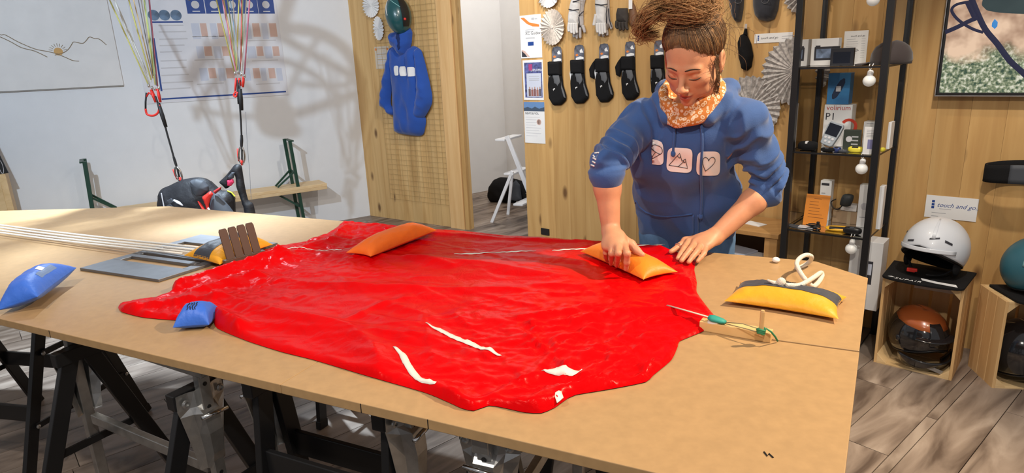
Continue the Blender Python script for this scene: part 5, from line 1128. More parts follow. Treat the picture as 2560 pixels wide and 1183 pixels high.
# ------------------------------------------------------------------ glass cabinet
t2 = 2.93; VIT = Frame((0.477 * t2, 1.089 * t2, 0), W_EX, W_N); VS = 0.378
vt = thing('glass_cabinet', 'black framed glass display cabinet standing against the wooden wall', 'cabinet', VIT.P(VS / 2, 0, -VS / 2))
PW = .030
for u in (0, VS):
    for o_ in (0, -VS): b = MB(); VIT.slab(b, u - PW / 2, 0, u + PW / 2, 2.3, o_ - PW / 2, o_ + PW / 2); b.build('post', M_BLACK, vt, bevel=.002)
gl = bpy.data.materials.new('clear_glass'); gl.use_nodes = True; N = gl.node_tree.nodes; L = gl.node_tree.links; N.remove(N['Principled BSDF'])
mxs = N.new('ShaderNodeMixShader'); tr = N.new('ShaderNodeBsdfTransparent'); gs = N.new('ShaderNodeBsdfGlossy'); gs.inputs['Roughness'].default_value = .02; fz = N.new('ShaderNodeFresnel'); fz.inputs['IOR'].default_value = 1.45
tr.inputs['Color'].default_value = (.93, .95, .94, 1); L.new(fz.outputs[0], mxs.inputs[0]); L.new(tr.outputs[0], mxs.inputs[1]); L.new(gs.outputs[0], mxs.inputs[2]); L.new(mxs.outputs[0], N['Material Output'].inputs['Surface']); MATS['glass'] = gl
M_SHELF = gl
SZ = [VIT.pix(2100, 166)[1], VIT.pix(2080, 383)[1], VIT.pix(2060, 583)[1]]
SZ.append(SZ[2] - .40)
for z in SZ + [2.26]:
    b = MB(); VIT.slab(b, PW / 2, z - .006, VS - PW / 2, z, -VS + PW / 2, -PW / 2); b.build('shelf', M_SHELF, vt)
    for (a, c) in (((PW / 2, 0), (VS - PW / 2, 0)), ((PW / 2, -VS), (VS - PW / 2, -VS)), ((0, -PW / 2), (0, -VS + PW / 2)), ((VS, -PW / 2), (VS, -VS + PW / 2))):
        MB().bar(VIT.P(a[0], z - .006, a[1]), VIT.P(c[0], z - .006, c[1]), .006, .008).build('shelf_rail', M_BLACK, vt)
for u in (0, VS): b = MB(); VIT.slab(b, u - .002, .05, u + .002, 2.26, -VS + PW / 2, -PW / 2); b.build('pane', gl, vt)
def z2(pts): return zp(3.479, 1960, 60, pts)
def zk(pts): return zp(3.697, 1940, 380, pts)
def vbox(name, label, cat, x0, y0, x1, shelf, off, depth, m, h=None, group='goods in the glass cabinet', y_top=True):
    """box standing on a shelf: pixel left/right and top at its front"""
    ua = VIT.pix(x0, y0, off)[0]; ub, zt_ = VIT.pix(x1, y0, off); zb_ = SZ[shelf] if not isinstance(shelf, float) else shelf
    zt_ = zb_ + h if h else (VIT.pix(x0, y0, off)[1] + zt_) / 2
    t = thing(name, label, cat, VIT.P((ua + ub) / 2, zb_, off - depth / 2), group); b = MB(); VIT.slab(b, ua, zb_ + .0005, ub, zt_, off - depth, off); b.build('body', m, t, bevel=.0015)
    return t, (ua, zb_, ub, zt_)
# top shelf
t, r = vbox('product_box', 'white box with a camera picture on the top cabinet shelf', 'box', 2030, 96, 2098, 0, -.17, .05, M_WHITE)
pic = sub(VIT, r, .13, .30, .80, .80, -.17, M_INK, 'printed_device', t); sub(VIT, r, .20, .38, .74, .72, -.1694, mat('landscape_print', (.16, .22, .34), .5, noise_amt=.8, noise_scale=30), 'printed_screen', t); sub(VIT, r, .16, .25, .34, .32, -.17, M_INK, 'printed_grip', t)
t, r = vbox('flight_instrument', 'black square instrument standing in front of the white camera box', 'device', 2078, 120, 2136, 0, -.09, .022, mat('black_device', (.014, .015, .02), .4), None)
sub(VIT, r, .12, .22, .86, .86, -.09, mat('dark_screen', (.006, .008, .016), .12), 'screen', t); b = MB(); VIT.slab(b, r[0] + .004, r[3] - .002, r[0] + (r[2] - r[0]) * .35, r[3] + .010, -.11, -.092); b.build('camera_hump', MATS['black_device'], t, bevel=.002)
MB().tube([VIT.P(r[2], r[3] - .012, -.1), VIT.P(r[2] + .012, r[3] - .008, -.1), VIT.P(r[2] + .016, r[3] - .014, -.1), VIT.P(r[2], r[3] - .018, -.1)], .0012, 5).build('lanyard', M_BLACK, t)
t, r = vbox('info_sheet', 'white printed sheet standing at the back of the top cabinet shelf', 'sheet', 2112, 77, 2172, 0, -.29, .002, M_PAPER)
for k in range(9): sub(VIT, r, .12, .24 + k * .07, random.uniform(.45, .62), .25 + k * .07, -.29, M_INKG, 'text_line', t); sub(VIT, r, .74, .24 + k * .07, .90, .25 + k * .07, -.29, M_INKG, 'price_line', t)
text(VIT, 'touch and go', r[0] + .03, r[3] - .028, -.2898, .012, M_INK, t)
cp = VIT.P(.335, SZ[0], -.17); t = thing('cap', 'dark brown cap on the top cabinet shelf', 'cap', cp, 'dark caps'); M_CAPB = mat('cap_brown', (.045, .032, .03), .85, sheen=.3)
MB().lathe([(.084, 0), (.087, .022), (.083, .05), (.068, .078), (.044, .096), (.018, .105), (.004, .107)], cp + W_EX * .03, (0, 0, 1), 28).build('crown', M_CAPB, t, smooth=True)
b = MB(); b.grid(lambda u, v: cp + W_EX * (-.045 - .075 * v * math.sin(math.pi * (.12 + .76 * u))) + W_N * ((u - .5) * .15) + Vector((0, 0, .012 - .01 * v)), 14, 6); b.build('bill', M_CAPB, t, smooth=True, solid=.004)
# string light bulbs hanging under the shelves
M_BULB = mat('bulb_white', (.80, .80, .78), .25, emit=((1, .95, .85), .12))
for k, (x, y, lab) in enumerate(((2173, 202, 'white globe bulb hanging under the top cabinet shelf'), (2154, 422, 'white globe bulb hanging under the middle cabinet shelf'), (2128, 622, 'white globe bulb hanging under the lowest visible cabinet shelf'), (2183, 0, 'white globe bulb at the top edge inside the glass cabinet'))):
    c = VIT.P(*VIT.pix(x, y, -.03), -.03); t = thing('globe_bulb', lab, 'bulb', c - Vector((0, 0, .028)), 'string light bulbs')
    MB().ell(c, (.027, .027, .026), nu=20, nv=12).build('globe', M_BULB, t, smooth=True); MB().lathe([(.013, 0), (.013, .02), (.008, .028)], c + Vector((.0, 0, .02)), (.15, 0, 1), 14).build('socket', M_WHITE, t, smooth=True)
    MB().tube([c + Vector((0, 0, .045)), c + Vector((.006, 0, .06)), c + Vector((.012, 0, .075))], .002, 6).build('wire', M_WHITE, t); MB().tube([c + Vector((0, 0, .045)), c + Vector((-.008, 0, .06)), c + Vector((-.004, 0, .075))], .002, 6).build('wire', M_WHITE, t)
# middle shelf
t, r = vbox('product_box', 'white box lettered in red script under the blue box', 'box', 2062, 262, 2132, 1, -.23, .075, M_WHITE)
text(VIT, 'volirium', r[0] + .010, r[3] - .026, -.2297, .034, mat('red_print', (.45, .04, .03), .5), t); text(VIT, 'P1', r[0] + .006, r[3] - .075, -.2297, .050, M_INK, t)
MB().tube([VIT.P(r[0] + .12 + .032 * math.cos(a), r[3] - .105 + .032 * math.sin(a), -.2296) for a in np.linspace(-1.2, 2.6, 14)], .008, 6, flat=.05, up=W_N).build('red_arc', mat('vermilion_print', (.62, .05, .02), .5), t); sub(VIT, r, .30, .55, .82, .98, -.2296, M_PAPER, 'white_leaflet', t)
zv = r[3]
t, r = vbox('product_box', 'blue box with a long device picture on top of the white lettered box', 'box', 2072, 183, 2128, zv + .001, -.24, .065, mat('sky_blue_box', (.035, .20, .46), .45, noise_amt=.25, noise_scale=12))
c = VIT.P((r[0] + r[2]) / 2, (r[1] + r[3]) / 2, -.2398); dd = (Vector((0, 0, 1)) * .9 + W_EX * .42).normalized()
MB().tube([c + dd * (k * .055) for k in (-1, -.7, 0, .7, 1)], [.004, .014, .017, .014, .004], 10, flat=.04, up=W_N).build('printed_device', mat('print_navy', (.012, .03, .08), .5), t)
MB().box(c + W_N * .001, (.022, .001, .026), W_EX, W_N).build('printed_screen', M_GREYP, t)
t = thing('flight_instrument', 'silver and black handheld instrument with five buttons on the middle shelf', 'device', VIT.P(*VIT.pix(2066, 345, -.08), -.08), 'goods in the glass cabinet')
base = VIT.P(*VIT.pix(2066, 346, -.09), -.09); base.z = SZ[1] + .03; up = (Vector((0, 0, .88)) + W_EX * .30 - W_N * .3).normalized(); sx_ = (W_EX - up * W_EX.dot(up)).normalized(); nx = sx_.cross(up); nx = nx if nx.dot(W_N) > 0 else -nx
def dev(a, z, o=0): return base + sx_ * a + up * z + nx * o
MB().prism([dev(-.030, 0), dev(-.02, -.006), dev(.02, -.006), dev(.030, 0), dev(.036, .06), dev(.036, .10), dev(.030, .112), dev(-.030, .112), dev(-.036, .10), dev(-.036, .06)], -nx * .022).build('body', mat('silver_plastic', (.30, .34, .38), .35), t, bevel=.004)
MB().prism([dev(-.029, .045, .0006), dev(.029, .045, .0006), dev(.030, .102, .0006), dev(-.030, .102, .0006)], nx * .001).build('screen', MATS['dark_screen'], t)
for (a, z) in ((-.018, .03), (0, .032), (.018, .03), (-.010, .012), (.010, .012)): MB().lathe([(.0065, 0), (.0065, .002), (.004, .003)], dev(a, z, 0), nx, 10).build('button', M_GREYP, t)
MB().bar(dev(0, -.004, -.024), dev(0, .05, -.05) - Vector((0, 0, .06)), .03, .006).build('stand', mat('amber_plastic', (.55, .26, .05), .4), t)
def lump(name, label, cat, x, y, shelf, off, sz, m, group='goods in the glass cabinet', part=None, yaw=0.0):
    c = VIT.P(*VIT.pix(x, y, off), off); c.z = SZ[shelf] + sz[2]; e1 = (W_EX * math.cos(yaw) + W_N * math.sin(yaw)); e2 = (W_N * math.cos(yaw) - W_EX * math.sin(yaw))
    t = thing(name, label, cat, Vector((c.x, c.y, SZ[shelf])), group)
    MB().ell(c, sz, e1, e2, nu=20, nv=10, fn=lambda d: min(1.25, 1 / max(abs(d.x), abs(d.y), abs(d.z)) ** .55)).build('body', m, t, smooth=True)
    if part: MB().box(c + Vector((0, 0, sz[2] * .62)) + e2 * (sz[1] * .55), (sz[0] * part[1], sz[1] * .7, sz[2] * .9), e1, e2).build(part[0], part[2], t, bevel=.002)
    return t
lump('camera_pouch', 'small black pouch lying at the left of the middle shelf', 'pouch', 2020, 360, 1, -.06, (.045, .035, .022), M_BLACKCLOTH, part=('white_mark', .25, M_PAPER))
t, r = vbox('navigation_unit', 'dark green square unit on the middle shelf', 'device', 2110, 325, 2152, 1, -.12, .025, mat('dark_olive', (.035, .045, .035), .4)); MB().lathe([(.014, 0), (.014, .001)], VIT.P(r[0] + .026, r[1] + (r[3] - r[1]) * .55, -.12), W_N, 16).build('dial_print', M_GREYP, t)
for k in range(3): sub(VIT, r, .5, .3 + k * .18, .9, .36 + k * .18, -.12, M_INKG, 'text_line', t)
lump('wrist_instrument', 'yellow strapped wrist instrument on the middle shelf', 'instrument', 2140, 366, 1, -.07, (.034, .02, .014), mat('sulphur_yellow', (.72, .62, .05), .45), part=('display', .8, M_BLACK))
lump('wrist_instrument', 'blue faced wrist instrument on the middle shelf', 'instrument', 2093, 369, 1, -.05, (.018, .018, .012), mat('deep_blue', (.02, .04, .16), .35), part=('display', .8, M_BLACK))
lump('clip_sensor', 'small grey clip-on sensor at the front of the middle shelf', 'sensor', 2108, 374, 1, -.03, (.020, .014, .008), M_HSL, part=('lens', .5, M_CHROME))
lump('strap_bundle', 'black strap bundle at the front of the middle shelf', 'strap', 2070, 372, 1, -.04, (.034, .016, .010), M_BLACKCLOTH, part=('loop', .5, M_HSL), yaw=.2)
t, r = vbox('product_box', 'large white box with a handheld device picture, right of the middle shelf', 'box', 2160, 305, 2230, 1, -.22, .07, M_WHITE)
c = VIT.P(r[0] + (r[2] - r[0]) * .58, (r[1] + r[3]) / 2, -.2198); dd = (Vector((0, 0, 1)) * .85 + W_EX * .5).normalized(); MB().box(c, (.030, .0012, .085), dd.cross(W_N), W_N, dd).build('printed_device', mat('print_olive', (.16, .14, .09), .5), t)
MB().box(c + W_N * .001 + dd * .014, (.014, .001, .016), W_EX, W_N).build('printed_screen', M_PPALE, t); sub(VIT, r, .1, .06, .35, .08, -.22, M_INKG, 'text_line', t)
t, r = vbox('leaflet', 'white and violet sheet standing in for a box reflected in the right cabinet pane', 'leaflet', 2162, 318, 2206, 1, -.02, .002, M_PAPER); sub(VIT, r, .25, .45, .95, .8, -.02, mat('violet_reflection', (.22, .22, .42), .5), 'reflected_violet', t)  # sheet paints the white box mirrored in the right pane, no real leaflet
for k in range(5): sub(VIT, r, .15, .1 + k * .06, .6, .12 + k * .06, -.02, M_INKG, 'text_line', t)
lump('yellow_case', 'flat yellow case at the right of the middle shelf', 'case', 2196, 365, 1, -.12, (.032, .018, .012), MATS['sulphur_yellow'], part=('catch', .2, M_BLACK), yaw=.3)
# lowest visible shelf
t, r = vbox('product_box', 'small upright white box at the back of the lowest visible shelf', 'box', 2052, 452, 2080, 2, -.25, .05, M_WHITE, None); sub(VIT, r, .1, .06, .8, .12, -.25, M_INK, 'lettering', t)
for k in range(4): sub(VIT, r, .15, .3 + k * .12, .5, .33 + k * .12, -.25, M_INKG, 'text_line', t)
t = thing('orange_card', 'orange printed card leaning on the lowest visible shelf', 'card', VIT.P(.10, SZ[2], -.15), 'goods in the glass cabinet')
ua = VIT.pix(2007, 555, -.12)[0]; ub = VIT.pix(2066, 558, -.12)[0]; zt_ = VIT.pix(2040, 485, -.17)[1]; OC = Frame(VIT.P(ua, SZ[2], -.12), W_EX, W_N); OC.ez = (Vector((0, 0, 1)) - W_N * .22).normalized()
hgt = (zt_ - SZ[2]) * 1.03
def ocb(u0, z0, u1, z1, o0, o1, nm, m): MB().box(OC.P((u0 + u1) / 2, (z0 + z1) / 2, (o0 + o1) / 2), (u1 - u0, o1 - o0, z1 - z0), OC.ex, OC.ex.cross(OC.ez), OC.ez).build(nm, m, t)
ocb(0, .001, ub - ua, hgt, 0, .002, 'card', mat('orange_card', (.72, .24, .02), .5))
for k in range(7): ocb(.02 if k else .04, hgt * (.86 - k * .1), (ub - ua) * random.uniform(.55, .85), hgt * (.875 - k * .1), .002, .0024, 'text_line', mat('brown_ink_%d' % k, (.25, .08, .01), .6))
t, r = vbox('cardboard_box', 'tan cardboard box at the back of the lowest visible shelf', 'box', 2082, 530, 2165, 2, -.24, .07, mat('cardboard', (.36, .25, .15), .8), None); sub(VIT, r, .45, .0, .56, 1, -.24, mat('packing_tape', (.42, .32, .20), .4), 'tape', t)
zb2 = r[3]
t, r = vbox('product_box', 'small white box on top of the tan cardboard box', 'box', 2102, 512, 2142, zb2 + .001, -.25, .05, M_WHITE, None); sub(VIT, r, .3, .4, .8, .5, -.25, M_INKG, 'lettering', t)
mc = VIT.P(*VIT.pix(2117, 500, -.2), -.2); mc.z = r[3] + .033; t = thing('hand_microphone', 'black hand microphone lying on the small white box', 'microphone', mc - Vector((0, 0, .032)), 'goods in the glass cabinet')
MB().ell(mc, (.028, .018, .034), W_EX, W_N, (Vector((0, 0, 1)) + W_EX * .2).normalized(), nu=20, nv=12, fn=lambda d: min(1.2, 1 / max(abs(d.x), abs(d.z), .7) ** .6)).build('body', mat('black_grained', (.02, .024, .026), .5), t, smooth=True)
MB().tube(spline([VIT.P(*VIT.pix(x, y, o_), o_) for x, y, o_ in ((2108, 512, -.2), (2094, 524, -.21), (2082, 518, -.22), (2078, 505, -.23), (2090, 498, -.23))], 5), .003, 6).build('cable', M_BLACK, t, smooth=True)
for k in range(4): MB().bar(mc + W_N * .0185 + Vector((0, 0, .012 - .006 * k)) - W_EX * .012, mc + W_N * .0185 + Vector((0, 0, .012 - .006 * k)) + W_EX * .012, .001, .002).build('grille_slot', M_BLACK, t)
t, r = vbox('product_box', 'tall white leaflet box at the right of the lowest visible shelf', 'box', 2150, 464, 2212, 2, -.20, .05, M_WHITE, None); sub(VIT, r, .5, .2, .68, .22, -.20, M_INKG, 'text_line', t); sub(VIT, r, .1, .75, .5, .77, -.20, M_INKG, 'text_line', t)
MB().lathe([(.018, 0), (.018, .0006)], VIT.P(r[0] + .03, (r[1] + r[3]) / 2, -.20), W_N, 16).build('emblem', M_GREYP, t)
lump('radio_case', 'black instrument in a yellow tray at the front of the lowest visible shelf', 'device', 2105, 566, 2, -.09, (.075, .035, .010), MATS['sulphur_yellow'] if False else mat('amber_tray', (.78, .42, .02), .4), part=('black_unit', 1.5, M_BLACK), yaw=-.25)
lump('hand_radio', 'black hand radio lying at the front of the lowest visible shelf', 'radio', 2131, 578, 2, -.05, (.042, .02, .018), M_BLACK, part=('dial', .5, M_HSL))
t = thing('cable_bundle', 'tangled black cable at the front of the lowest visible shelf', 'cable', VIT.P(.08, SZ[2], -.05), 'goods in the glass cabinet')
cb_ = VIT.P(*VIT.pix(2034, 568, -.06), -.06); cb_.z = SZ[2] + .012
MB().tube(spline([cb_ + W_EX * (.035 * math.sin(k * 2.1)) + W_N * (.02 * math.cos(k * 1.7)) + Vector((0, 0, .010 * math.sin(k * 1.3))) for k in range(14)], 4), .0028, 6).build('cable', M_BLACK, t, smooth=True); MB().box(cb_ + W_EX * .02 + Vector((0, 0, .012)), (.014, .012, .03), W_EX, W_N).build('plug', M_BLACK, t, bevel=.002)
for k in range(2):
    c = VIT.P(*VIT.pix((1985, 2016)[k], 561, -.06), -.06); c.z = SZ[2] + .001 + .0025 * k
    tag(MB().box(c + Vector((0, 0, .001)), (.07, .05, .002), (W_EX + W_N * (.2 - .3 * k)).normalized(), (W_N - W_EX * (.2 - .3 * k)).normalized()).build('leaflet', (M_HSL, M_GREYP)[k]), ('dark grey leaflet lying flat at the left of the lowest visible shelf', 'pale grey leaflet lying flat beside the orange card')[k], 'leaflet', 'goods in the glass cabinet')
t, r = vbox('product_box', 'large white box at the bottom of the glass cabinet', 'box', 2128, 604, 2210, 3, -.12, .12, M_WHITE, None); sub(VIT, r, .55, .28, .75, .62, -.12, M_INK, 'printed_device', t); sub(VIT, r, .58, .32, .72, .48, -.1196, M_PPALE, 'printed_screen', t)
t, r = vbox('storage_box', 'dark storage box at the foot of the glass cabinet', 'box', 2060, 760, 2150, .0, -.06, .28, M_HSL, .22); b = MB(); VIT.slab(b, r[0] - .004, .22, r[2] + .004, .235, -.345, -.055); b.build('lid', M_BLACK, t, bevel=.002)
# ------------------------------------------------------------------ wooden crates
def crate(o, ex, W, H, D, label):
    ex = Vector(ex).normalized(); n = Vector((ex.y, -ex.x, 0)); n = n if n.y < 0 else -n
    C = Frame(o, ex, n); t = thing('wooden_crate', label, 'crate', C.P(W / 2, 0, -D / 2), 'wooden crates along the wall'); th = .012
    ns = 3; g = .006; sw = (D - g * (ns - 1)) / ns
    for k in range(ns):
        a = -k * (sw + g)
        for (u0, u1) in ((0, th), (W - th, W)): b = MB(); C.slab(b, u0, 0, u1, H, a - sw, a); b.build('side_slat', M_PINEZ, t, bevel=.0015)
        for (z0, z1) in ((0, th), (H - th, H)): b = MB(); C.slab(b, th, z0, W - th, z1, a - sw, a); b.build('end_slat', M_PINEX, t, bevel=.0015)
    nb = 4; gb = .012; bw = (W - gb * (nb - 1)) / nb
    for k in range(nb): b = MB(); C.slab(b, k * (bw + gb), 0, k * (bw + gb) + bw, H, -D - th, -D); b.build('bottom_slat', M_PINEZ, t, bevel=.0015)
    cbk = .042
    for (u, su) in ((th, 1), (W - th, -1)):
        for (z, sz) in ((th, 1), (H - th, -1)): MB().prism([C.P(u, z, 0), C.P(u + su * cbk, z, 0), C.P(u, z + sz * cbk, 0)], -n * (D - .004)).build('corner_block', M_PINEX, t, bevel=.001)
    return C, t
C1, _ = crate(atz(2183, 907, 0), (.737, -.676, 0), .325, .452, .275, 'open wooden crate on end with a white helmet standing on top')
_a = atz(2479, 973, 0); _b = atz(2427, 924, 0); _d = (_b - _a); _d.z = 0; _d.normalize()
C2, _ = crate(_a, (_d.y, -_d.x, 0), .33, .42, .212, 'open wooden crate on end at the right edge with a teal helmet on top')
# ------------------------------------------------------------------ helmets
def helmet(name, label, c, face, s, parts, tilt=0.0, front_cut=-.05, back_cut=-.75, squash=1.0):
    """open helmet: shell cut low at the back and high at the face; parts = list of (name, material, theta0, theta1, phi0, phi1, k)"""
    face = Vector(face).normalized(); Z = Vector((0, 0, 1)); q = Matrix.Rotation(tilt, 3, Z.cross(face)); f = q @ face; up = q @ Z; r = f.cross(up)
    t = thing(name, label, 'helmet', Vector(c) - Z * (.095 * s), 'helmets on and in the crates'); c = Vector(c)
    def S(th, ph, k=1.0):
        x = math.sin(th) * math.cos(ph); y = math.cos(th) * math.cos(ph); z = math.sin(ph)
        return c + r * (x * .108 * s * k) + f * (y * .132 * s * k) + up * (z * .122 * s * k * squash)
    def cut(th): return front_cut + (back_cut - front_cut) * (.5 - .5 * math.cos(th)) ** .7
    b = MB(); b.grid(lambda u, v: S(u * 2 * math.pi, cut(u * 2 * math.pi) + (math.pi / 2 - cut(u * 2 * math.pi)) * v), 48, 18, cu=True); b.build('shell', parts[0], t, smooth=True, solid=.005)
    b = MB(); b.grid(lambda u, v: S(u * 2 * math.pi, cut(u * 2 * math.pi) - .10 + (math.pi / 2 - cut(u * 2 * math.pi) + .10) * v, .93), 40, 14, cu=True); b.build('liner', M_BLACKCLOTH, t, smooth=True, solid=.012)
    b = MB(); rim = [S(a, cut(a), 1.005) for a in np.linspace(0, 2 * math.pi, 49)[:-1]]; b.tube(rim, .004 * s, 6, closed=True); b.build('rim', M_BLACK, t, smooth=True)
    for (nm, m, t0, t1, p0, p1, k) in parts[1]:
        b = MB(); b.grid(lambda u, v: S(t0 + (t1 - t0) * u, p0[0] + (p0[1] - p0[0]) * u + ((p1[0] + (p1[1] - p1[0]) * u) - (p0[0] + (p0[1] - p0[0]) * u)) * v, k + .026), 14, 6); b.build(nm, m, t, smooth=True, solid=.002)
    return t, S
M_WSHELL = mat('white_shell', (.72, .75, .80), .35, coat=.3); M_TEALS = mat('teal_matt', (.03, .12, .16), .4); M_MINTS = mat('mint_matt', (.22, .42, .46), .4); M_KSHELL = mat('black_gloss', (.012, .012, .014), .12, coat=.8); M_OSHELL = mat('burnt_orange_gloss', (.48, .12, .03), .25, coat=.6)
# white helmet on a black cap mat
def mat_pad(C, W, D, z, label, u_off=0.0):
    t = thing('cap_mat', label, 'mat', C.P(W / 2, z, -D / 2), 'black display mats'); pts = []
    for k in range(13): a = math.pi * k / 12; pts.append((W / 2 + u_off - math.cos(a) * W * .50, .018 + .045 * math.sin(a)))
    outl = [(u_off - .01, -D * .9)] + pts + [(W + u_off + .01, -D * .9)]
    MB().prism([C.P(u, z + .001, o) for u, o in outl], (0, 0, .012)).build('pad', M_BLACKCLOTH, t, bevel=.003)
    return t, outl
t, _o = mat_pad(C1, .325, .275, .452, 'black lettered mat lying under the white helmet')
PD = Frame(C1.P(0, .4655, 0), C1.ex, C1.n); PD.ez = Vector((0, 0, 1))
def flat_text(C, s, u, o, z, size, m, parent):
    cu = bpy.data.curves.new('t', 'FONT'); cu.body = s; cu.size = size; cu.extrude = .0002; cu.shear = .2; cu.space_character = 1.25; x = bpy.data.objects.new('t', cu); COL.objects.link(x)
    me = x.evaluated_get(bpy.context.evaluated_depsgraph_get()).to_mesh(); b = MB(); b.add([C.P(u + v.co.x, z + v.co.z, o - v.co.y) for v in me.vertices], [tuple(p.vertices) for p in me.polygons]); bpy.data.objects.remove(x)
    b.build('lettering', m, parent)['kind'] = 'stuff'
flat_text(C1, 'SUPAIR', .055, .045, .4655, .028, M_PAPER, t)
MB().prism([C1.P(u, .4652, o) for u, o in ((.04, .018), (.055, .03), (.025, .026))], (0, 0, .001)).build('bird_mark', M_PAPER, t)
MB().prism([C1.P(u, .4652, o) for u, o in ((.15, -.02), (.16, .008), (.21, .022), (.30, .03), (.29, .0), (.22, -.002))], (0, 0, .0015)).build('white_flash', M_PAPER, t)
hc = C1.P(.178, .590, -.12); face1 = C1.n * .86 - C1.ex * .25
t, S = helmet('helmet', 'matt white helmet standing on the left wooden crate', hc, face1, 1.18, (M_WSHELL, [('vent', M_INK, -.55, -.25, (.42, .36), (.46, .40), 1.006), ('vent', M_INK, .25, .5, (.22, .18), (.27, .22), 1.006), ('vent', M_INK, -.95, -.72, (.25, .33), (.31, .40), 1.006), ('top_ridge', mat('ridge_white', (.66, .69, .74), .4), -.42, -.30, (.4, .4), (1.25, 1.25), 1.012), ('vent', M_INK, 1.1, 1.4, (.4, .3), (.45, .36), 1.006), ('brow', M_WSHELL, -1.1, 1.1, (-.04, -.04), (.08, .08), 1.02)]), tilt=-.16, front_cut=.10, back_cut=-.70)
for sgn in (-1, 1):
    MB().tube(spline([S(sgn * 1.5, -.45, .95), S(sgn * 1.2, -.85, .95), S(sgn * .7, -1.0, .95), S(sgn * .3, -.95, 1.0)], 4), .007, 6, flat=.35).build('chin_strap', M_BLACKCLOTH, t, smooth=True)
    b = MB(); b.ell(S(sgn * 1.5, -.50, .96), (.012, .035, .04), face1.cross(Vector((0, 0, 1))), face1.normalized(), (0, 0, 1), 14, 10); b.build('ear_pad', M_BLACKCLOTH, t, smooth=True)
MB().box(S(.55, -.88, 1.0), (.042, .016, .018), C1.ex, C1.n).build('buckle', mat('red_buckle', (.65, .03, .02), .4), t, bevel=.003)
# price card inside the crate
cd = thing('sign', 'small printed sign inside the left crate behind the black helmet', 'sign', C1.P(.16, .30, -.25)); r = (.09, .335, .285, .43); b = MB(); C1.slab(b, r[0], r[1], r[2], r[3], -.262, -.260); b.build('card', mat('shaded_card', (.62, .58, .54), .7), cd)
logo3(C1, .105, .405, .010, -.260, cd); text(C1, 'touch and go..', .122, .385, -.2598, .027, M_INK, cd, shear=.4)
for k in range(2): b = MB(); C1.slab(b, .115, .362 - .013 * k, .16 - .015 * k, .365 - .013 * k, -.26, -.2596); b.build('text_line', M_INKG, cd)
# dark full-face helmet inside it
hc2 = C1.P(.155, .152, -.12); f2 = (C1.ex * .65 + C1.n * .75)
t, S = helmet('helmet', 'glossy black helmet with a burnt orange dome inside the left crate', hc2, f2, 1.12, (M_KSHELL, [('orange_dome', M_OSHELL, -3.14, 3.14, (.62, .62), (1.57, 1.57), 1.008), ('rib', M_KSHELL, -.3, .3, (.15, .15), (.9, .9), 1.03), ('vent', M_INK, -1.3, -1.0, (.2, .1), (.3, .2), 1.006)]), tilt=.15, front_cut=.02, back_cut=-.95)
b = MB(); b.grid(lambda u, v: S(-1.15 + 2.3 * u, -.30 - .45 * v, 1.16 + .10 * math.cos((u - .5) * 2.6)), 20, 7); b.build('chin_bar', M_KSHELL, t, smooth=True, solid=.008)
b = MB(); b.grid(lambda u, v: S(-.75 + 1.5 * u, .42 - .10 * v, 1.02 + .22 * v), 14, 7); b.build('peak', M_KSHELL, t, smooth=True, solid=.006)
for sg in (-1, 1): MB().lathe([(.016, 0), (.016, .006), (.008, .009)], S(sg * 1.35, .05, 1.0), S(sg * 1.35, .05, 2) - S(sg * 1.35, .05, 1), 14).build('pivot', M_KSHELL, t, smooth=True)
MB().bar(C1.P(.215, .055, .012), C1.P(.285, .028, -.01), .004, .018).build('strap_end', M_STEEL, t, bevel=.001)
# teal helmet and mat on the right crate
t, _o = mat_pad(C2, .33, .212, .42, 'black lettered mat lying under the teal helmet', 0.03)
flat_text(C2, 'SUPAIR', .10, .035, .4335, .024, M_PAPER, t); MB().prism([C2.P(u, .4332, o) for u, o in ((.075, .004), (.095, .03), (.06, .022))], (0, 0, .001)).build('bird_mark', M_PAPER, t)
hc3 = C2.P(.175, .545, -.10)
t, S = helmet('helmet', 'matt teal helmet with mint and white bands at the right edge', hc3, C2.n * .2 + C2.ex * .95, 1.16, (M_TEALS, [(nm_, m_, s_ * a_, s_ * b_, p_, q_, k_) for s_ in (-1, 1) for nm_, m_, a_, b_, p_, q_, k_ in (('white_band', M_WSHELL, 2.2, .4, (.62, .30), (.78, .50), 1.012), ('mint_band', M_MINTS, 2.3, .4, (.22, .0), (.55, .24), 1.01), ('white_flash', M_WSHELL, 1.5, 1.15, (-.28, -.05), (.08, .12), 1.014), ('vent', M_INK, 1.8, 1.5, (.9, .85), (1.0, .95), 1.01))]), tilt=-.05, front_cut=-.1, back_cut=-.7)
MB().ell(S(-1.25, -.30, 1.0), (.022, .022, .026), nu=16, nv=10).build('side_cap', M_WSHELL, t, smooth=True)
MB().tube(spline([S(-1.5, -.5, .97), S(-1.2, -.85, .97), S(-.7, -1.0, .97)], 4), .007, 6, flat=.35).build('chin_strap', M_BLACKCLOTH, t, smooth=True)
hc4 = C2.P(.165, .155, -.08)
t, S = helmet('helmet', 'large glossy black helmet inside the right crate', hc4, C2.n * .5 + C2.ex * .8, 1.22, (M_KSHELL, [('rib', M_KSHELL, -.3, .3, (.15, .15), (.9, .9), 1.03), ('vent', M_INK, -1.6, -1.2, (.3, .2), (.38, .3), 1.006)]), tilt=.1, front_cut=.0, back_cut=-.95)
b = MB(); b.grid(lambda u, v: S(-1.15 + 2.3 * u, -.30 - .45 * v, 1.14 + .08 * math.cos((u - .5) * 2.6)), 20, 7); b.build('chin_bar', M_KSHELL, t, smooth=True, solid=.008)
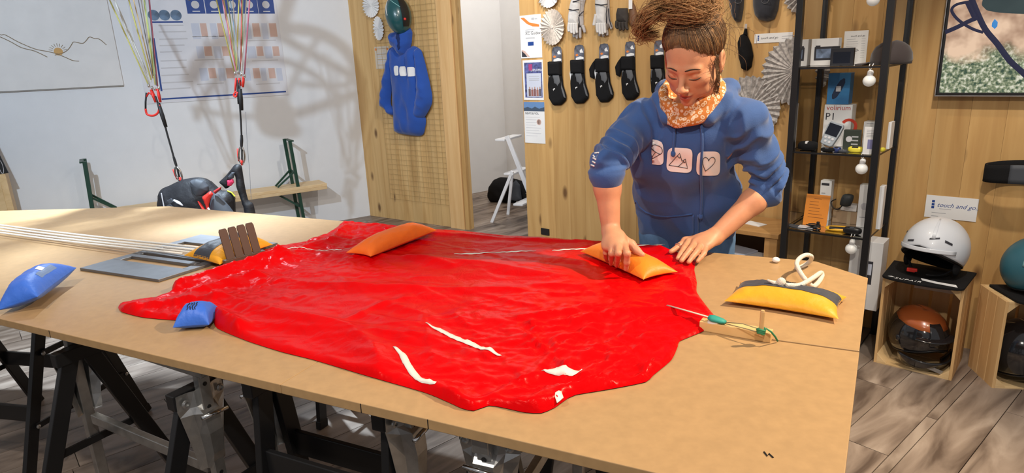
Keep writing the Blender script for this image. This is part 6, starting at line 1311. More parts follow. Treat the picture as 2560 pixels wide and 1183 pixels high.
# ------------------------------------------------------------------ the woman at the table
from mathutils.bvhtree import BVHTree
def V3(p): return np.array([p[0], p[1], p[2]], dtype=np.float32)
class Grid:
    """distance field on a regular grid, meshed with surface nets"""
    def __init__(s, lo, hi, h):
        s.lo = np.array(lo, np.float32); s.h = h; n = np.ceil((np.array(hi) - np.array(lo)) / h).astype(int) + 1; s.n = n
        s.ax = [(s.lo[i] + np.arange(n[i], dtype=np.float32) * h).astype(np.float32) for i in range(3)]; s.f = np.full(n, 1.0, np.float32)
    def op(s, lo, hi, fn, k, sub=False):
        a = np.maximum(np.floor((np.array(lo) - k * 1.2 - 2 * s.h - s.lo) / s.h).astype(int), 0); b = np.minimum(np.ceil((np.array(hi) + k * 1.2 + 2 * s.h - s.lo) / s.h).astype(int) + 1, s.n)
        if np.any(b <= a): return
        sl = tuple(slice(x, y) for x, y in zip(a, b)); X = s.ax[0][sl[0]][:, None, None]; Y = s.ax[1][sl[1]][None, :, None]; Z = s.ax[2][sl[2]][None, None, :]
        d = fn(X, Y, Z).astype(np.float32); f = s.f[sl]; k = max(k, 1e-5)
        if sub: h = np.clip(.5 - .5 * (f + d) / k, 0, 1); s.f[sl] = f * (1 - h) + (-d) * h + k * h * (1 - h)
        else: h = np.clip(.5 + .5 * (d - f) / k, 0, 1); s.f[sl] = d * (1 - h) + f * h - k * h * (1 - h)
    def ell(s, c, r, A=((1, 0, 0), (0, 1, 0), (0, 0, 1)), k=.01, sub=False):
        c = V3(c); A = [V3(a) for a in A]; m = max(r)
        def fn(X, Y, Z):
            q0 = q1 = 0
            for a, ri in zip(A, r):
                t = (X - c[0]) * a[0] + (Y - c[1]) * a[1] + (Z - c[2]) * a[2]; q0 = q0 + (t / ri) ** 2; q1 = q1 + (t / ri ** 2) ** 2
            k0 = np.sqrt(q0); return k0 * (k0 - 1) / np.maximum(np.sqrt(q1), 1e-6)
        s.op(c - m, c + m, fn, k, sub)
    def cone(s, a, b, ra, rb, k=.01, sub=False):
        a = V3(a); b = V3(b); ab = b - a; L2 = float(ab @ ab) + 1e-12; m = max(ra, rb)
        def fn(X, Y, Z):
            x, y, z = X - a[0], Y - a[1], Z - a[2]; t = np.clip((x * ab[0] + y * ab[1] + z * ab[2]) / L2, 0, 1)
            return np.sqrt((x - ab[0] * t) ** 2 + (y - ab[1] * t) ** 2 + (z - ab[2] * t) ** 2) - (ra + (rb - ra) * t)
        s.op(np.minimum(a, b) - m, np.maximum(a, b) + m, fn, k, sub)
    def chain(s, pts, rs, k=.01):
        for i in range(len(pts) - 1): s.cone(pts[i], pts[i + 1], rs[i], rs[i + 1], k)
    def mesh(s):
        f = s.f; ins = f < 0; n = s.n; cn = n - 1; tot = int(cn.prod()); acc = {}
        cells = []; pts = []; quads = []
        for ax in range(3):
            sl0 = [slice(None)] * 3; sl1 = [slice(None)] * 3; sl0[ax] = slice(0, -1); sl1[ax] = slice(1, None)
            ch = ins[tuple(sl0)] != ins[tuple(sl1)]; I = np.argwhere(ch); J = I.copy(); J[:, ax] += 1
            f0 = f[tuple(I.T)]; f1 = f[tuple(J.T)]; t = f0 / (f0 - f1); P = I.astype(np.float64); P[:, ax] += t
            o = [(1, 2), (2, 0), (0, 1)][ax]; ids = []
            ok = np.all([(I[:, a] > 0) & (I[:, a] < n[a] - 1) for a in o], 0); I, P, f0 = I[ok], P[ok], f0[ok]
            for (da, db) in ((-1, -1), (0, -1), (0, 0), (-1, 0)):
                C = I.copy(); C[:, o[0]] += da; C[:, o[1]] += db; ci = (C[:, 0] * cn[1] + C[:, 1]) * cn[2] + C[:, 2]; ids.append(ci); cells.append(ci); pts.append(P)
            q = np.stack(ids, 1); q[f0 > 0] = q[f0 > 0][:, ::-1]; quads.append(q)
        cells = np.concatenate(cells); pts = np.concatenate(pts); quads = np.concatenate(quads)
        u, inv = np.unique(cells, return_inverse=True); cnt = np.bincount(inv); v = np.stack([np.bincount(inv, pts[:, i]) / cnt for i in range(3)], 1)
        return v * s.h + s.lo, np.searchsorted(u, quads)
def vnormals(v, q):
    a, b, c, d = [v[q[:, i]] for i in range(4)]; n = np.cross(c - a, d - b); r = np.zeros_like(v)
    for i in range(4): np.add.at(r, q[:, i], n)
    return r / np.maximum(np.linalg.norm(r, axis=1), 1e-12)[:, None]
def vsmooth(v, q, it=2, lam=.5):
    for _ in range(it):
        s_ = np.zeros_like(v); c = np.zeros(len(v))
        for i in range(4):
            np.add.at(s_, q[:, i], v[q[:, (i + 1) % 4]]); np.add.at(s_, q[:, i], v[q[:, (i - 1) % 4]]); np.add.at(c, q[:, i], 2)
        v = v * (1 - lam) + lam * s_ / np.maximum(c, 1)[:, None]
    return v
def mesh_obj(name, v, q, m, parent):
    me = bpy.data.meshes.new(name); off = WLOC[parent.name]; me.from_pydata((v - np.array(off)).tolist(), [], q.tolist()); me.update()
    me.polygons.foreach_set('use_smooth', [True] * len(me.polygons)); me.materials.append(m) if not isinstance(m, list) else [me.materials.append(x) for x in m]
    o = bpy.data.objects.new(name, me); COL.objects.link(o); o.parent = parent; WLOC[o.name] = off.copy(); return o

PL = Vector((.886, -.464, 0)); PF = Vector((-.464, -.886, 0)); PZ = Vector((0, 0, 1)); PAX = (PL, PF, PZ)
SH_R = aty(1607, 298, 2.16); SH_L = aty(1866, 300, 2.02)           # her right / left shoulder
EL_R = aty(1514, 412, 1.99); EL_L = aty(1925, 465, 2.08)
WR_R = tp(1527, 574, TZ + .125); WR_L = tp(1790, 590, TZ + .062)
PELV = Vector((.640, 2.29, .92)); SMID = (SH_R + SH_L) / 2
# head frame (fitted to the photograph)
HC = Vector((.5425, 1.924, 1.511)); hy, hpitch, hroll = R_(-127.0), R_(31.5), R_(5.0)
Hf = Vector((math.cos(hy) * math.cos(hpitch), math.sin(hy) * math.cos(hpitch), -math.sin(hpitch))); Hu0 = Vector((math.cos(hy) * math.sin(hpitch), math.sin(hy) * math.sin(hpitch), math.cos(hpitch))); Hl0 = Hu0.cross(Hf)
Hu = Hu0 * math.cos(hroll) + Hl0 * math.sin(hroll); Hl = Hl0 * math.cos(hroll) - Hu0 * math.sin(hroll); HAX = (Hl, Hf, Hu); HS = .97
def hd_(x, y, z): return HC + (Hl * (x * 1.04) + Hf * y + Hu * z) * HS
person = thing('person', 'woman in a blue hooded sweatshirt leaning over the red canopy, hair in a bun', 'person', Vector((PELV.x + .02, PELV.y + .04, 0)))
M_SKIN = mat('skin', (.63, .295, .165), .48, spec=.4, noise_amt=.10, noise_scale=30, sss=.12, bump=.05, bump_scale=300)
g = Grid((.215, 1.76, .875), (.93, 2.36, 1.68), .0025)
S_ = HS
def he(x, y, z, rx, ry, rz, k, sub=False, ax=None): g.ell(hd_(x, y, z), (rx * S_, ry * S_, rz * S_), ax or HAX, k * S_, sub)
def hcn(a, b, ra, rb, k, sub=False): g.cone(hd_(*a), hd_(*b), ra * S_, rb * S_, k * S_, sub)
he(0, -.018, .042, .076, .095, .086, .01)
he(0, .030, -.012, .062, .066, .088, .03)
he(0, .040, -.068, .046, .046, .042, .03)
he(0, .074, -.106, .019, .016, .016, .022)
for sx in (-1, 1):
    he(sx * .040, .056, -.030, .024, .024, .020, .02); he(sx * .045, .020, -.075, .014, .035, .016, .03)
    hcn((sx * .012, .086, .012), (sx * .040, .076, .010), .010, .008, .014)
    he(sx * .0315, .101, -.009, .016, .016, .010, .010, True); he(sx * .031, .073, -.011, .0155, .0155, .0135, .004)
    he(sx * .011, .104, -.047, .0085, .010, .0075, .006)
hcn((0, .088, .004), (0, .113, -.036), .0075, .0088, .010); he(0, .116, -.041, .0105, .0095, .0088, .006)
hcn((0, .104, -.052), (0, .096, -.062), .006, .008, .008)
he(0, .089, -.0705, .021, .0125, .0062, .006); he(0, .089, -.0815, .018, .0125, .0072, .005); hcn((-.021, .097, -.0757), (.021, .097, -.0757), .0016, .0016, .003, True); hcn((-.008, .103, -.0757), (.008, .103, -.0757), .002, .002, .003, True)
for sx in (-1, 1):
    eax = (Hl, (Hf + Hu * .25).normalized(), (Hu - Hf * .25).normalized()); he(sx * .079, -.008, -.012, .0085, .019, .032, .006, ax=eax); he(sx * .090, -.004, -.008, .0085, .011, .020, .004, True, ax=eax); he(sx * .078, .004, -.038, .006, .008, .010, .006)
nb_ = SMID + PZ * .035
g.chain([hd_(0, -.025, -.03), hd_(0, -.035, -.10), nb_], [.056, .052, .060], .02)
g.cone(SH_R, SH_L, .045, .045, .03)
for c, r in ((SMID + Vector((.0, .03, -.06)), (.15, .09, .12)), (PELV + Vector((-.02, -.08, .2)), (.14, .09, .16))): g.ell(c, r, PAX, .04)
g.chain([SH_R, EL_R], [.036, .033], .02); g.chain([SH_L, EL_L], [.036, .033], .02)
g.chain([EL_R, EL_R.lerp(WR_R, .34), WR_R], [.034, .040, .0280], .02); g.chain([EL_L, EL_L.lerp(WR_L, .30), WR_L], [.034, .040, .0280], .02)
def hp3(x, y, z): return tp(x, y, TZ + z)
# her right hand on the orange bag (left in the picture)
Rk = dict(i=hp3(1561, 612, .098), m=hp3(1545, 617, .098), r=hp3(1530, 620, .092), p=hp3(1517, 621, .084))
pc = (Rk['m'] + Rk['r']) / 2
for kk in 'imrp': g.cone(WR_R.lerp(Rk[kk], .12), Rk[kk], .0215, .0125, .014)
g.ell(WR_R.lerp(pc, .60), (.036, .040, .015), ((Rk['i'] - Rk['p']).normalized(), (pc - WR_R).normalized(), (Rk['i'] - Rk['p']).cross(pc - WR_R).normalized()), .014)
g.chain([Rk['i'], hp3(1568, 634, .090), hp3(1567, 656, .060), hp3(1565, 673, .035)], [.0108, .0100, .0088, .0072], .006)
g.chain([Rk['m'], hp3(1546, 634, .088), hp3(1544, 650, .058), hp3(1542, 664, .032)], [.0110, .0102, .0090, .0074], .004)
g.chain([Rk['r'], hp3(1529, 634, .080), hp3(1528, 648, .052), hp3(1528, 660, .030)], [.0105, .0098, .0086, .0070], .004)
g.chain([Rk['p'], hp3(1514, 632, .070), hp3(1515, 643, .046), hp3(1518, 652, .028)], [.0092, .0084, .0074, .0062], .004)
g.chain([WR_R.lerp(Rk['i'], .35), hp3(1578, 612, .090), hp3(1591, 626, .076), hp3(1606, 637, .066)], [.018, .0135, .0110, .0085], .010)
# her left hand flat at the canopy edge (right in the picture)
Lk = dict(i=hp3(1722, 604, .046), m=hp3(1737, 608, .048), r=hp3(1752, 613, .046), p=hp3(1765, 619, .040))
for kk in 'imrp': g.cone(WR_L.lerp(Lk[kk], .12), Lk[kk], .0215, .0120, .014)
pc = (Lk['m'] + Lk['r']) / 2
g.ell(WR_L.lerp(pc, .62), (.036, .040, .015), ((Lk['p'] - Lk['i']).normalized(), (pc - WR_L).normalized(), (Lk['p'] - Lk['i']).cross(pc - WR_L).normalized()), .014)
g.chain([Lk['i'], hp3(1710, 621, .040), hp3(1702, 635, .030), hp3(1695, 646, .022)], [.0105, .0096, .0086, .0072], .004)
g.chain([Lk['m'], hp3(1724, 626, .044), hp3(1713, 640, .032), hp3(1704, 652, .022)], [.0108, .0098, .0088, .0073], .003)
g.chain([Lk['r'], hp3(1742, 630, .042), hp3(1731, 643, .031), hp3(1722, 655, .021)], [.0105, .0096, .0086, .0072], .003)
g.chain([Lk['p'], hp3(1760, 634, .034), hp3(1752, 644, .026), hp3(1744, 653, .018)], [.0092, .0084, .0075, .0063], .003)
g.chain([WR_L.lerp(Lk['i'], .30), hp3(1714, 603, .040), hp3(1699, 616, .030), hp3(1678, 629, .022)], [.018, .0130, .0108, .0082], .010)
bv, bq = g.mesh(); bv = vsmooth(bv, bq, 1, .4); del g
body = mesh_obj('body', bv, bq, M_SKIN, person)
# lips get their own colour
vc = bv - np.array(HC); lx = vc @ np.array(Hl) / HS / 1.04; ly = vc @ np.array(Hf) / HS; lz = vc @ np.array(Hu) / HS
le = 1 - np.sqrt((lx / .023) ** 2 + ((lz + .0765) / (.0118 - .0035 * np.clip(np.abs(lx) / .02, 0, 1))) ** 2)
lip = np.clip(le / .22, 0, 1) * (ly > .06)
at_ = body.data.attributes.new('lip', 'FLOAT', 'POINT'); at_.data.foreach_set('value', lip.astype(np.float32))
N = M_SKIN.node_tree.nodes; L = M_SKIN.node_tree.links; bs = N['Principled BSDF']; src = bs.inputs['Base Color'].links[0].from_socket
an_ = N.new('ShaderNodeAttribute'); an_.attribute_name = 'lip'; mxl = N.new('ShaderNodeMix'); mxl.data_type = 'RGBA'; L.new(an_.outputs['Fac'], mxl.inputs['Factor']); L.new(src, mxl.inputs['A']); mxl.inputs['B'].default_value = (.46, .12, .085, 1); L.new(mxl.outputs['Result'], bs.inputs['Base Color'])
BT = BVHTree.FromPolygons([Vector(p) for p in bv], [tuple(x) for x in bq])
def on_face(x, z, lift=.0006):
    o = hd_(x, .25, z); h = BT.ray_cast(o, -Hf); return (h[0] + h[1] * lift) if h[0] else hd_(x, .09, z)
M_HAIRD = mat('dark_brown_hair', (.045, .026, .016), .5); M_HAIR = mat('brown_hair', (.15, .086, .046), .55, noise_amt=.45, noise_scale=55, spec=.35); M_HAIRG = mat('golden_brown_hair', (.32, .165, .066), .55, noise_amt=.45, noise_scale=45, spec=.35)
for sx in (-1, 1):
    nm = 'eyebrow'; pts = [on_face(sx * (.011 + .037 * t), .0115 + .007 * math.sin(math.pi * (.15 + .7 * t)) - .003 * t, .0008) for t in np.linspace(0, 1, 9)]
    MB().tube(pts, [.0012, .0022, .0026, .0026, .0025, .0022, .0018, .0013, .0006], 6, flat=.35, up=Hf).build(nm, M_HAIRD, person, smooth=True)
    pts = [on_face(sx * (.0165 + .031 * t), -.0165 - .0042 * math.sin(math.pi * t) + .002 * t, .0006) for t in np.linspace(0, 1, 9)]
    MB().tube(pts, [.0007, .0011, .0014, .0016, .0016, .0016, .0014, .0012, .0006], 6).build('eyelashes', M_HAIRD, person, smooth=True)
    if sx == 1: MB().ell(hd_(.083, .006, -.040), (.0022, .0022, .0022), nu=10, nv=8).build('earring', M_CHROME, person, smooth=True)
pr = hp3(1696, 617, .031); dr = (hp3(1678, 629, .022) - hp3(1714, 603, .040)).normalized(); a_ = dr.orthogonal().normalized(); b_ = dr.cross(a_)
MB().tube([pr + a_ * math.cos(t) * .0122 + b_ * math.sin(t) * .0122 for t in np.linspace(0, 2 * math.pi, 21)[:-1]], .0016, 6, closed=True).build('finger_ring', M_CHROME, person, smooth=True)
# ------------------------------------------------------------------ hoodie
M_FLEECE = mat('denim_blue_fleece', (.034, .092, .275), .88, sheen=.25, bump=.12, bump_scale=350, noise_amt=.06, noise_scale=15)
CU_R = EL_R.lerp(WR_R, .28); CU_L = EL_L.lerp(WR_L, .22)
g = Grid((.16, 1.86, .80), (1.02, 2.50, 1.50), .0038)
g.ell(PELV + Vector((0, 0, .0)), (.178, .118, .12), PAX, .03)
g.ell(PELV + PF * .045 + PZ * .13, (.192, .128, .14), PAX, .06)
g.ell(PELV + PF * .13 + PZ * .27, (.188, .128, .13), PAX, .06)
g.ell(SMID + Vector((0, .012, -.045)), (.155, .095, .10), PAX, .045)
g.cone(SH_R + PZ * .0, SH_L + PZ * .0, .064, .064, .035)
g.cone(SMID - PF * .03 + PZ * .02, SMID - PF * .03 + PZ * .075, .075, .065, .05)
for a, b, c in ((SH_R, EL_R, CU_R), (SH_L, EL_L, CU_L)):
    g.chain([a, a.lerp(b, .55), b], [.066, .060, .058], .022); g.chain([b, b.lerp(c, .6), c], [.057, .054, .044], .015)
# the hood lying on the shoulders
hood = [SMID + PF * .085 + PL * -.065 + PZ * .015, SMID + PF * .035 - PL * .105 + PZ * .06, SMID - PF * .055 - PL * .095 + PZ * .085, SMID - PF * .11 + PZ * .075, SMID - PF * .055 + PL * .095 + PZ * .085, SMID + PF * .035 + PL * .105 + PZ * .06, SMID + PF * .085 + PL * .065 + PZ * .015]
g.chain(hood, [.022, .028, .036, .045, .036, .028, .022], .02)
g.ell(SMID + PF * .025 + PZ * .11, (.078, .080, .125), PAX, .015, True)
hv, hq = g.mesh(); hv = vsmooth(hv, hq, 2, .5); nrm = vnormals(hv, hq); disp = np.zeros(len(hv))
nz_ = np.array([noise.noise(Vector(p) * 7) for p in hv])
def fabric(v):
    q = Vector((v[0] * 9, v[1] * 9, v[2] * 5)); return noise.noise(q) * .0045 + noise.noise(q * 2.3) * .0022
disp += np.array([fabric(p) for p in hv])
for a, b, c, ph in ((SH_R, EL_R, CU_R, 0.3), (SH_L, EL_L, CU_L, 1.7)):
    A, B, Cc = np.array(a), np.array(b), np.array(c); path = [A, B, B + (Cc - B) * 1.0]; best = np.full(len(hv), 9.0); par = np.zeros(len(hv)); tot = 0
    for p0, p1 in zip(path[:-1], path[1:]):
        d_ = p1 - p0; L_ = np.linalg.norm(d_); t = np.clip((hv - p0) @ d_ / L_ ** 2, 0, 1); dd = np.linalg.norm(hv - p0 - t[:, None] * d_, axis=1); better = dd < best; best = np.where(better, dd, best); par = np.where(better, tot + t * L_, par); tot += L_
    end = tot; s_ = end - par                                   # distance from the cuff
    ang = np.array([noise.noise(Vector((p[0] * 13, p[1] * 13, p[2] * 4 + ph))) for p in hv])
    win = np.clip((.19 - s_) / .08, 0, 1) * np.clip((s_ - .028) / .02, 0, 1) * (best < .095)
    disp += win * (.0130 * (1 - 2 * np.abs(np.sin(s_ * math.pi / .040 + ang * 2.6 + ph)) ** .8) + .004 * np.sin(s_ * 2 * math.pi / .017 + ang * 6))
    disp += (best < .10) * np.clip((s_ - .15) / .05, 0, 1) * np.clip((.36 - s_) / .06, 0, 1) * .008 * (1 - 2 * np.abs(np.sin(s_ * math.pi / .085 + ang * 3)))
    disp += -.004 * np.exp(-((s_ - .034) / .008) ** 2) * (best < .08)
# soft vertical drape folds on the trunk
rel = hv - np.array(PELV); uu = rel @ np.array(PL); front = rel @ np.array(PF)
disp += .0060 * (1 - 2 * np.abs(np.sin(uu * 15 + rel[:, 2] * 5 + nz_ * 2.2))) * np.clip((.36 - np.abs(rel[:, 2] - .1)) / .2, 0, 1) * (front > -.02)
hv = hv + nrm * disp[:, None]; hv = vsmooth(hv, hq, 5, .5)
hood_o = mesh_obj('hoodie', hv, hq, M_FLEECE, person)
HB = BVHTree.FromPolygons([Vector(p) for p in hv], [tuple(x) for x in hq])
def on_h(px_, py_, lift=.0030):
    d = ray(px_, py_).normalized(); h = HB.ray_cast(CC, d)
    if h[0] is None: return None
    return h[0] + h[1] * lift
def zc(pts): return zp(2.957, 1450, 240, pts)
def patch(quad, nm, m, rnd=.3, clip=None):
    """rounded square print following the cloth; quad = tl, tr, br, bl in zoomed pixels"""
    q = [Vector((x, y)) for x, y in zc(quad)]; b = MB(); p = 2 + 4 * (1 - rnd); vs = []; nu, nv = 40, 9
    for i in range(nu):
        th = 2 * math.pi * i / nu; x = math.copysign(abs(math.cos(th)) ** (2 / p), math.cos(th)); y = math.copysign(abs(math.sin(th)) ** (2 / p), math.sin(th))
        for j in range(nv):
            r = j / (nv - 1); s, t = .5 + .5 * x * r, .5 + .5 * y * r
            if clip: s = max(s, clip)
            w = q[0] * (1 - s) * (1 - t) + q[1] * s * (1 - t) + q[2] * s * t + q[3] * (1 - s) * t; vs.append(on_h(w.x, w.y))
    if any(v is None for v in vs): return None
    b.add(vs, [(i * nv + j, ((i + 1) % nu) * nv + j, ((i + 1) % nu) * nv + j + 1, i * nv + j + 1) for i in range(nu) for j in range(nv - 1)])
    return b.build(nm, m, hood_o, smooth=True)
def drawn(pts, r=.0009, m=None, nm='printed_line', closed=False, lift=.0040, n=4):
    pz = zc(pts); dense = []
    for (x0, y0), (x1, y1) in zip(pz[:-1], pz[1:]): dense += [(x0 + (x1 - x0) * k / n, y0 + (y1 - y0) * k / n) for k in range(n)]
    dense.append(pz[-1]); P_ = [on_h(x, y, lift) for x, y in dense]; P_ = [p for p in P_ if p is not None]
    if len(P_) > 1: return MB().tube(P_, r, 5).build(nm, m or M_INK, hood_o, smooth=True)
M_PRINT = mat('cream_print', (.90, .89, .87), .6)
patch([(440, 300), (620, 335), (622, 515), (440, 490)], 'logo_patch', M_PRINT, clip=.52)
patch([(652, 378), (836, 385), (826, 570), (638, 555)], 'logo_patch', M_PRINT)
patch([(868, 408), (1034, 406), (1030, 588), (858, 584)], 'logo_patch', M_PRINT)
drawn([(532, 365), (550, 361), (570, 361), (590, 367), (605, 378), (613, 392), (614, 408), (609, 420), (600, 426), (585, 424), (562, 410), (545, 396), (532, 380)]); drawn([(540, 395), (560, 408), (536, 450)]); drawn([(606, 422), (530, 468)])
drawn([(660, 508), (738, 418), (755, 478), (780, 460), (795, 532), (660, 508)]); drawn([(725, 520), (770, 478)]); drawn([(722, 438), (735, 455), (746, 440)]); drawn([(765, 475), (772, 490), (784, 478)])
drawn([(928, 550), (916, 522), (908, 500), (905, 480), (908, 463), (916, 453), (926, 450), (936, 453), (944, 462), (948, 478), (955, 462), (965, 452), (976, 448), (987, 452), (995, 463), (995, 478), (987, 494), (970, 513), (950, 532), (928, 550)])
def cord(pts, r=.0042, nm='drawstring', lift=.005):
    P_ = [on_h(x, y, lift) for x, y in zc(pts)]; P_ = [p for p in P_ if p is not None]; MB().tube(spline(P_, 3), r, 8).build(nm, M_FLEECE, hood_o, smooth=True); return P_
c1 = cord([(700, 225), (702, 280), (698, 340), (692, 420)]); MB().ell(c1[-1], (.008, .008, .011), nu=12, nv=8).build('drawstring_knot', M_FLEECE, hood_o, smooth=True)
c1 = cord([(905, 205), (903, 300), (900, 400), (896, 500), (895, 600), (897, 700), (898, 800), (893, 885)]); MB().ell(c1[-1], (.008, .008, .011), nu=12, nv=8).build('drawstring_knot', M_FLEECE, hood_o, smooth=True)
drawn([(415, 775), (440, 820), (490, 860), (560, 885), (640, 893), (740, 885), (830, 872)], .0032, M_FLEECE, 'pocket_seam', lift=.001); drawn([(415, 775), (390, 840), (340, 900)], .0030, M_FLEECE, 'pocket_seam', lift=.001); drawn([(838, 880), (835, 950), (832, 1030)], .0034, M_FLEECE, 'pocket_edge', lift=.001); drawn([(872, 880), (872, 950), (868, 1030)], .0030, M_FLEECE, 'pocket_edge', lift=.001)
for pts in ([(110, 425), (140, 422)], [(98, 460), (120, 470)], [(85, 510), (108, 518)], [(100, 440), (112, 455)], [(95, 485), (115, 495)]): drawn(pts, .0026, M_PRINT, 'sleeve_print', lift=.0015)
# ------------------------------------------------------------------ patterned neck gaiter
gm = mat('orange_patterned_knit', (.8, .4, .1), .8); N = gm.node_tree.nodes; L = gm.node_tree.links; b_ = N['Principled BSDF']
for l in list(b_.inputs['Base Color'].links): L.remove(l)
tc = N.new('ShaderNodeTexCoord'); vo = N.new('ShaderNodeTexVoronoi'); vo.inputs['Scale'].default_value = 88; L.new(tc.outputs['Object'], vo.inputs['Vector'])
cr = N.new('ShaderNodeValToRGB'); e = cr.color_ramp.elements; e[0].position = .0; e[0].color = (.62, .24, .05, 1); e[1].position = .62; e[1].color = (.58, .20, .04, 1)
for p_, c_ in ((.20, (.62, .24, .05, 1)), (.26, (.85, .66, .48, 1)), (.46, (.85, .66, .48, 1)), (.52, (.58, .20, .04, 1))): x = e.new(p_); x.color = c_
L.new(vo.outputs['Distance'], cr.inputs['Fac']); L.new(cr.outputs['Color'], b_.inputs['Base Color'])
gc = SMID + PF * .020 + PZ * .066; gx_ = (PL * .98 + PZ * .03).normalized(); gn = (PZ * .9 + PF * .12).normalized(); gy = gn.cross(gx_)
if gy.dot(PF) < 0: gy = -gy
def gaiter(u, v):
    a = 2 * math.pi * u; fr_ = max(0, math.sin(a)); w = 2 * math.pi * v
    rad = .086 + .016 * fr_; h = .050 - .012 * fr_; tk = .014
    nn = noise.noise(Vector((math.cos(a) * 2.2, math.sin(a) * 2.2, math.sin(w) * 1.6))) * .007 + .004 * math.sin(3 * w + 5 * a * .5)
    c = gc + gx_ * (math.cos(a) * rad * .97) + gy * (math.sin(a) * rad * 1.0) - gn * (.030 * fr_ ** 1.5) + gn * (.016 * (1 - fr_))
    out = (gx_ * math.cos(a) + gy * math.sin(a)); return c + out * ((tk + nn) * math.cos(w)) + gn * ((h + nn) * math.sin(w))
b = MB(); b.grid(gaiter, 72, 28, cu=True, cv=True); b.build('neck_gaiter', gm, person, smooth=True)
# ------------------------------------------------------------------ hair
rs = random.Random(5)
g = Grid(tuple(HC - Vector((.17, .17, .17))), tuple(HC + Vector((.17, .17, .20))), .004)
g.ell(hd_(0, -.022, .047), (.083 * HS, .100 * HS, .090 * HS), HAX, .005); g.ell(hd_(0, -.06, -.02), (.070 * HS, .060 * HS, .07 * HS), HAX, .03)
pn = (Hf * .75 - Hu * .66).normalized(); pc_ = hd_(0, .084, .068)
def half(X, Y, Z): return -((X - pc_.x) * pn.x + (Y - pc_.y) * pn.y + (Z - pc_.z) * pn.z) + 0 * X
g.op(HC - Vector((.3, .3, .3)), HC + Vector((.3, .3, .3)), half, .012, True)
for sx in (-1, 1): g.ell(hd_(sx * .086, .004, -.020), (.018, .024, .036), HAX, .01, True)
cv_, cq = g.mesh(); mesh_obj('hair', cv_, cq, M_HAIR, person)
BUN = (-.022, -.020, .158)
def capdir(th, ph): return Vector((math.cos(ph) * math.sin(th), math.cos(ph) * math.cos(th), math.sin(ph)))
def cap_pt(d, k): return hd_(d.x * .083 * k, -.022 + d.y * .100 * k, .047 + d.z * .090 * k)
bd = Vector((BUN[0] / .09, (BUN[1] + .022) / .1, (BUN[2] - .047) / .09)).normalized()
b = MB(); b2 = MB()
for i in range(3000):
    th = rs.uniform(-math.pi, math.pi); a = abs(th)
    ph = ((.17 - .47 * (a / .9) ** 1.1) if th > 0 else (.20 - .43 * (a / .9) ** 1.6)) if a < .9 else ((-.23 - .30 * (a - .9) / .45) if a < 1.35 else (-.53 - .35 * (a - 1.35) / 1.8))
    ph += abs(rs.gauss(0, .03)) + ((rs.random() ** 2) * .5 if i % 2 else 0); d0 = capdir(th, ph); n = 12; pts = []
    wob = rs.uniform(-.10, .10); k0 = 1.0 + rs.uniform(-.002, .028) + .012 * math.sin(th * 9 + 1.3 * math.sin(th * 23))
    for j in range(n):
        t = j / (n - 1); d = d0.lerp(bd, t ** .9); d.normalize(); sd = d.cross(bd)
        d = (d + sd * (wob * math.sin(math.pi * t))).normalized(); pts.append(cap_pt(d, k0 - .075 * max(0, 1 - t / .22) ** 1.5 + .05 * t ** 3 + .008 * math.sin(t * 9 + i)))
    r = rs.uniform(.0004, .0010); (b if i % 4 else b2).tube(pts, [r * (.35 + .65 * min(1, 3 * j / n)) for j in range(n)], 4)
ho = b.build('hair_locks', M_HAIR, person, smooth=True); ho['kind'] = 'stuff'
bc = hd_(*BUN)
MB().ell(bc, (.062, .042, .036), Hl, Hf, Hu, 24, 14).build('bun_core', M_HAIRD, person, smooth=True)
for i in range(1100):
    ax_ = Vector((rs.gauss(0, .28), rs.gauss(0, .28), 1)).normalized(); u_ = ax_.orthogonal().normalized(); v_ = ax_.cross(u_); c = Vector((rs.gauss(0, .018), rs.gauss(0, .014), rs.gauss(0, .012))); R0 = rs.uniform(.028, .062); a0 = rs.uniform(0, 6.28); sp_ = rs.uniform(2.2, 5.0); n = 16; pts = []
    for j in range(n):
        t = j / (n - 1); a = a0 + sp_ * t; rr = R0 * (.75 + .35 * math.sin(math.pi * t)); q = c + u_ * (math.cos(a) * rr * 1.15) + v_ * (math.sin(a) * rr * .85) + ax_ * (.010 * math.sin(2 * a)); pts.append(bc + (Hl * (q.x * 1.2) + Hf * q.y + Hu * (q.z * .95)) * 1.0)
    r = rs.uniform(.0004, .0009); b2.tube(pts, [r * (1 - .6 * abs(2 * j / (n - 1) - 1) ** 3) for j in range(n)], 4)
# the loop of hair that falls to her right
for i in range(330):
    p0 = bc + Hl * rs.uniform(-.02, .01) + Hu * rs.uniform(-.01, .02); p1 = hd_(-.085 + rs.gauss(0, .012), .045 + rs.gauss(0, .016), .165 + rs.gauss(0, .012)); p2 = hd_(-.128 + rs.gauss(0, .010), .050 + rs.gauss(0, .016), .115 + rs.gauss(0, .016)); p3 = hd_(-.092 + rs.gauss(0, .012), .040 + rs.gauss(0, .014), .088 + rs.gauss(0, .010))
    P_ = spline([p0, p1, p2, p3], 5); r = rs.uniform(.0004, .0010); b2.tube(P_, [r * (1 - .7 * (k / (len(P_) - 1)) ** 3) for k in range(len(P_))], 4)
ho = b2.build('hair_bun', M_HAIRG, person, smooth=True); ho['kind'] = 'stuff'
b = MB()
for i in range(38):
    th = rs.choice([rs.uniform(1.6, 2.6), rs.uniform(1.6, 2.4), rs.uniform(1.8, 4.4)]); d = capdir(th, rs.uniform(-.6, 1.2)); p0 = cap_pt(d, 1.0); o_ = (p0 - HC).normalized(); sd = Vector((rs.gauss(0, 1), rs.gauss(0, 1), rs.gauss(0, 1))).normalized(); L_ = rs.uniform(.025, .055)
    b.tube(spline([p0, p0 + (o_ * .6 + sd * .5) * L_ * .5, p0 + (o_ * .6 + sd * .9 - PZ * .3) * L_, p0 + (o_ * .3 + sd * 1.0 - PZ * .7) * L_ * 1.3], 4), .00045, 4)
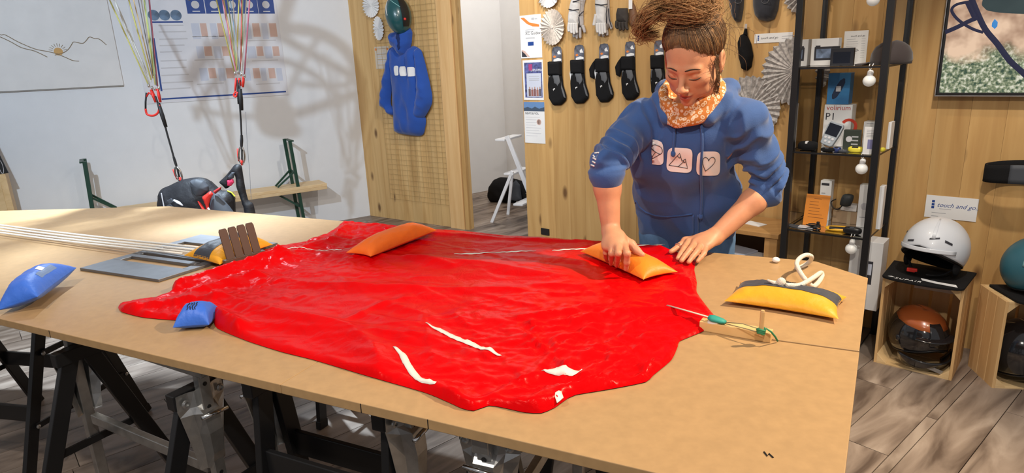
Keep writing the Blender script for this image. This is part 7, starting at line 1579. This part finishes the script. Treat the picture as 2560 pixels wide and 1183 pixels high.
ho = b.build('flyaway_hair', M_HAIR, person, smooth=True); ho['kind'] = 'stuff'
b = MB()
for i in range(44):                    # wisps in front of the ear and down the neck
    p0 = hd_(.074 + rs.gauss(0, .003), .028 + rs.gauss(0, .014), .012 + rs.gauss(0, .008)); b.tube(spline([p0, hd_(.076, .026 + rs.gauss(0, .011), -.035), hd_(.070 + rs.gauss(0, .004), .022 + rs.gauss(0, .008), -.075), hd_(.064 + rs.gauss(0, .006), .012 + rs.gauss(0, .01), -.115)], 4), rs.uniform(.0003, .0007), 4)
ho = b.build('side_wisps', M_HAIR, person, smooth=True); ho['kind'] = 'stuff'
# ------------------------------------------------------------------ jeans and shoes
M_DENIM = mat('blue_denim', (.10, .20, .38), .85, noise_amt=.25, noise_scale=25, bump=.2, bump_scale=400); M_SHOE = mat('dark_shoe', (.03, .03, .035), .6); M_SOLE = mat('shoe_sole', (.5, .5, .48), .6)
g = Grid((.30, 1.98, .06), (1.02, 2.62, 1.02), .008)
g.ell(PELV - PZ * .02, (.165, .105, .10), PAX, .03); feet = []
for sx in (-1, 1):
    hip = PELV + PL * (.085 * sx) - PZ * .06; kn = hip - PZ * .40 + PF * .02 + PL * (.01 * sx); an = Vector((hip.x, hip.y, .10)) - PF * .04 + PL * (.02 * sx); feet.append((an, sx)); g.chain([hip, kn, an], [.088, .066, .056], .03)
jv, jq = g.mesh(); jv = vsmooth(jv, jq, 2, .5); jn = vnormals(jv, jq); jv = jv + jn * np.array([noise.noise(Vector((p[0] * 12, p[1] * 12, p[2] * 16))) * .005 for p in jv])[:, None]; mesh_obj('jeans', jv, jq, M_DENIM, person)
for an, sx in feet:
    fd = (PF + PL * .12 * sx).normalized(); sd = Vector((-fd.y, fd.x, 0)); c = an + fd * .065; c.z = .055
    so = MB(); so.ell(c, (.135, .046, .052), fd, sd, PZ, 24, 14, fn=lambda d: min(1.15, 1 / max(abs(d.x), abs(d.z), .75) ** .4) * (1 if d.z > -.6 else .96)); sh_ = so.build('shoe', M_SHOE, person, smooth=True)
    MB().prism([Vector((c.x, c.y, .001)) + fd * (.140 * math.cos(a)) + sd * (.048 * math.sin(a)) for a in np.linspace(0, 2 * math.pi, 25)[:-1]], (0, 0, .022)).build('sole', M_SOLE, sh_, bevel=.003)
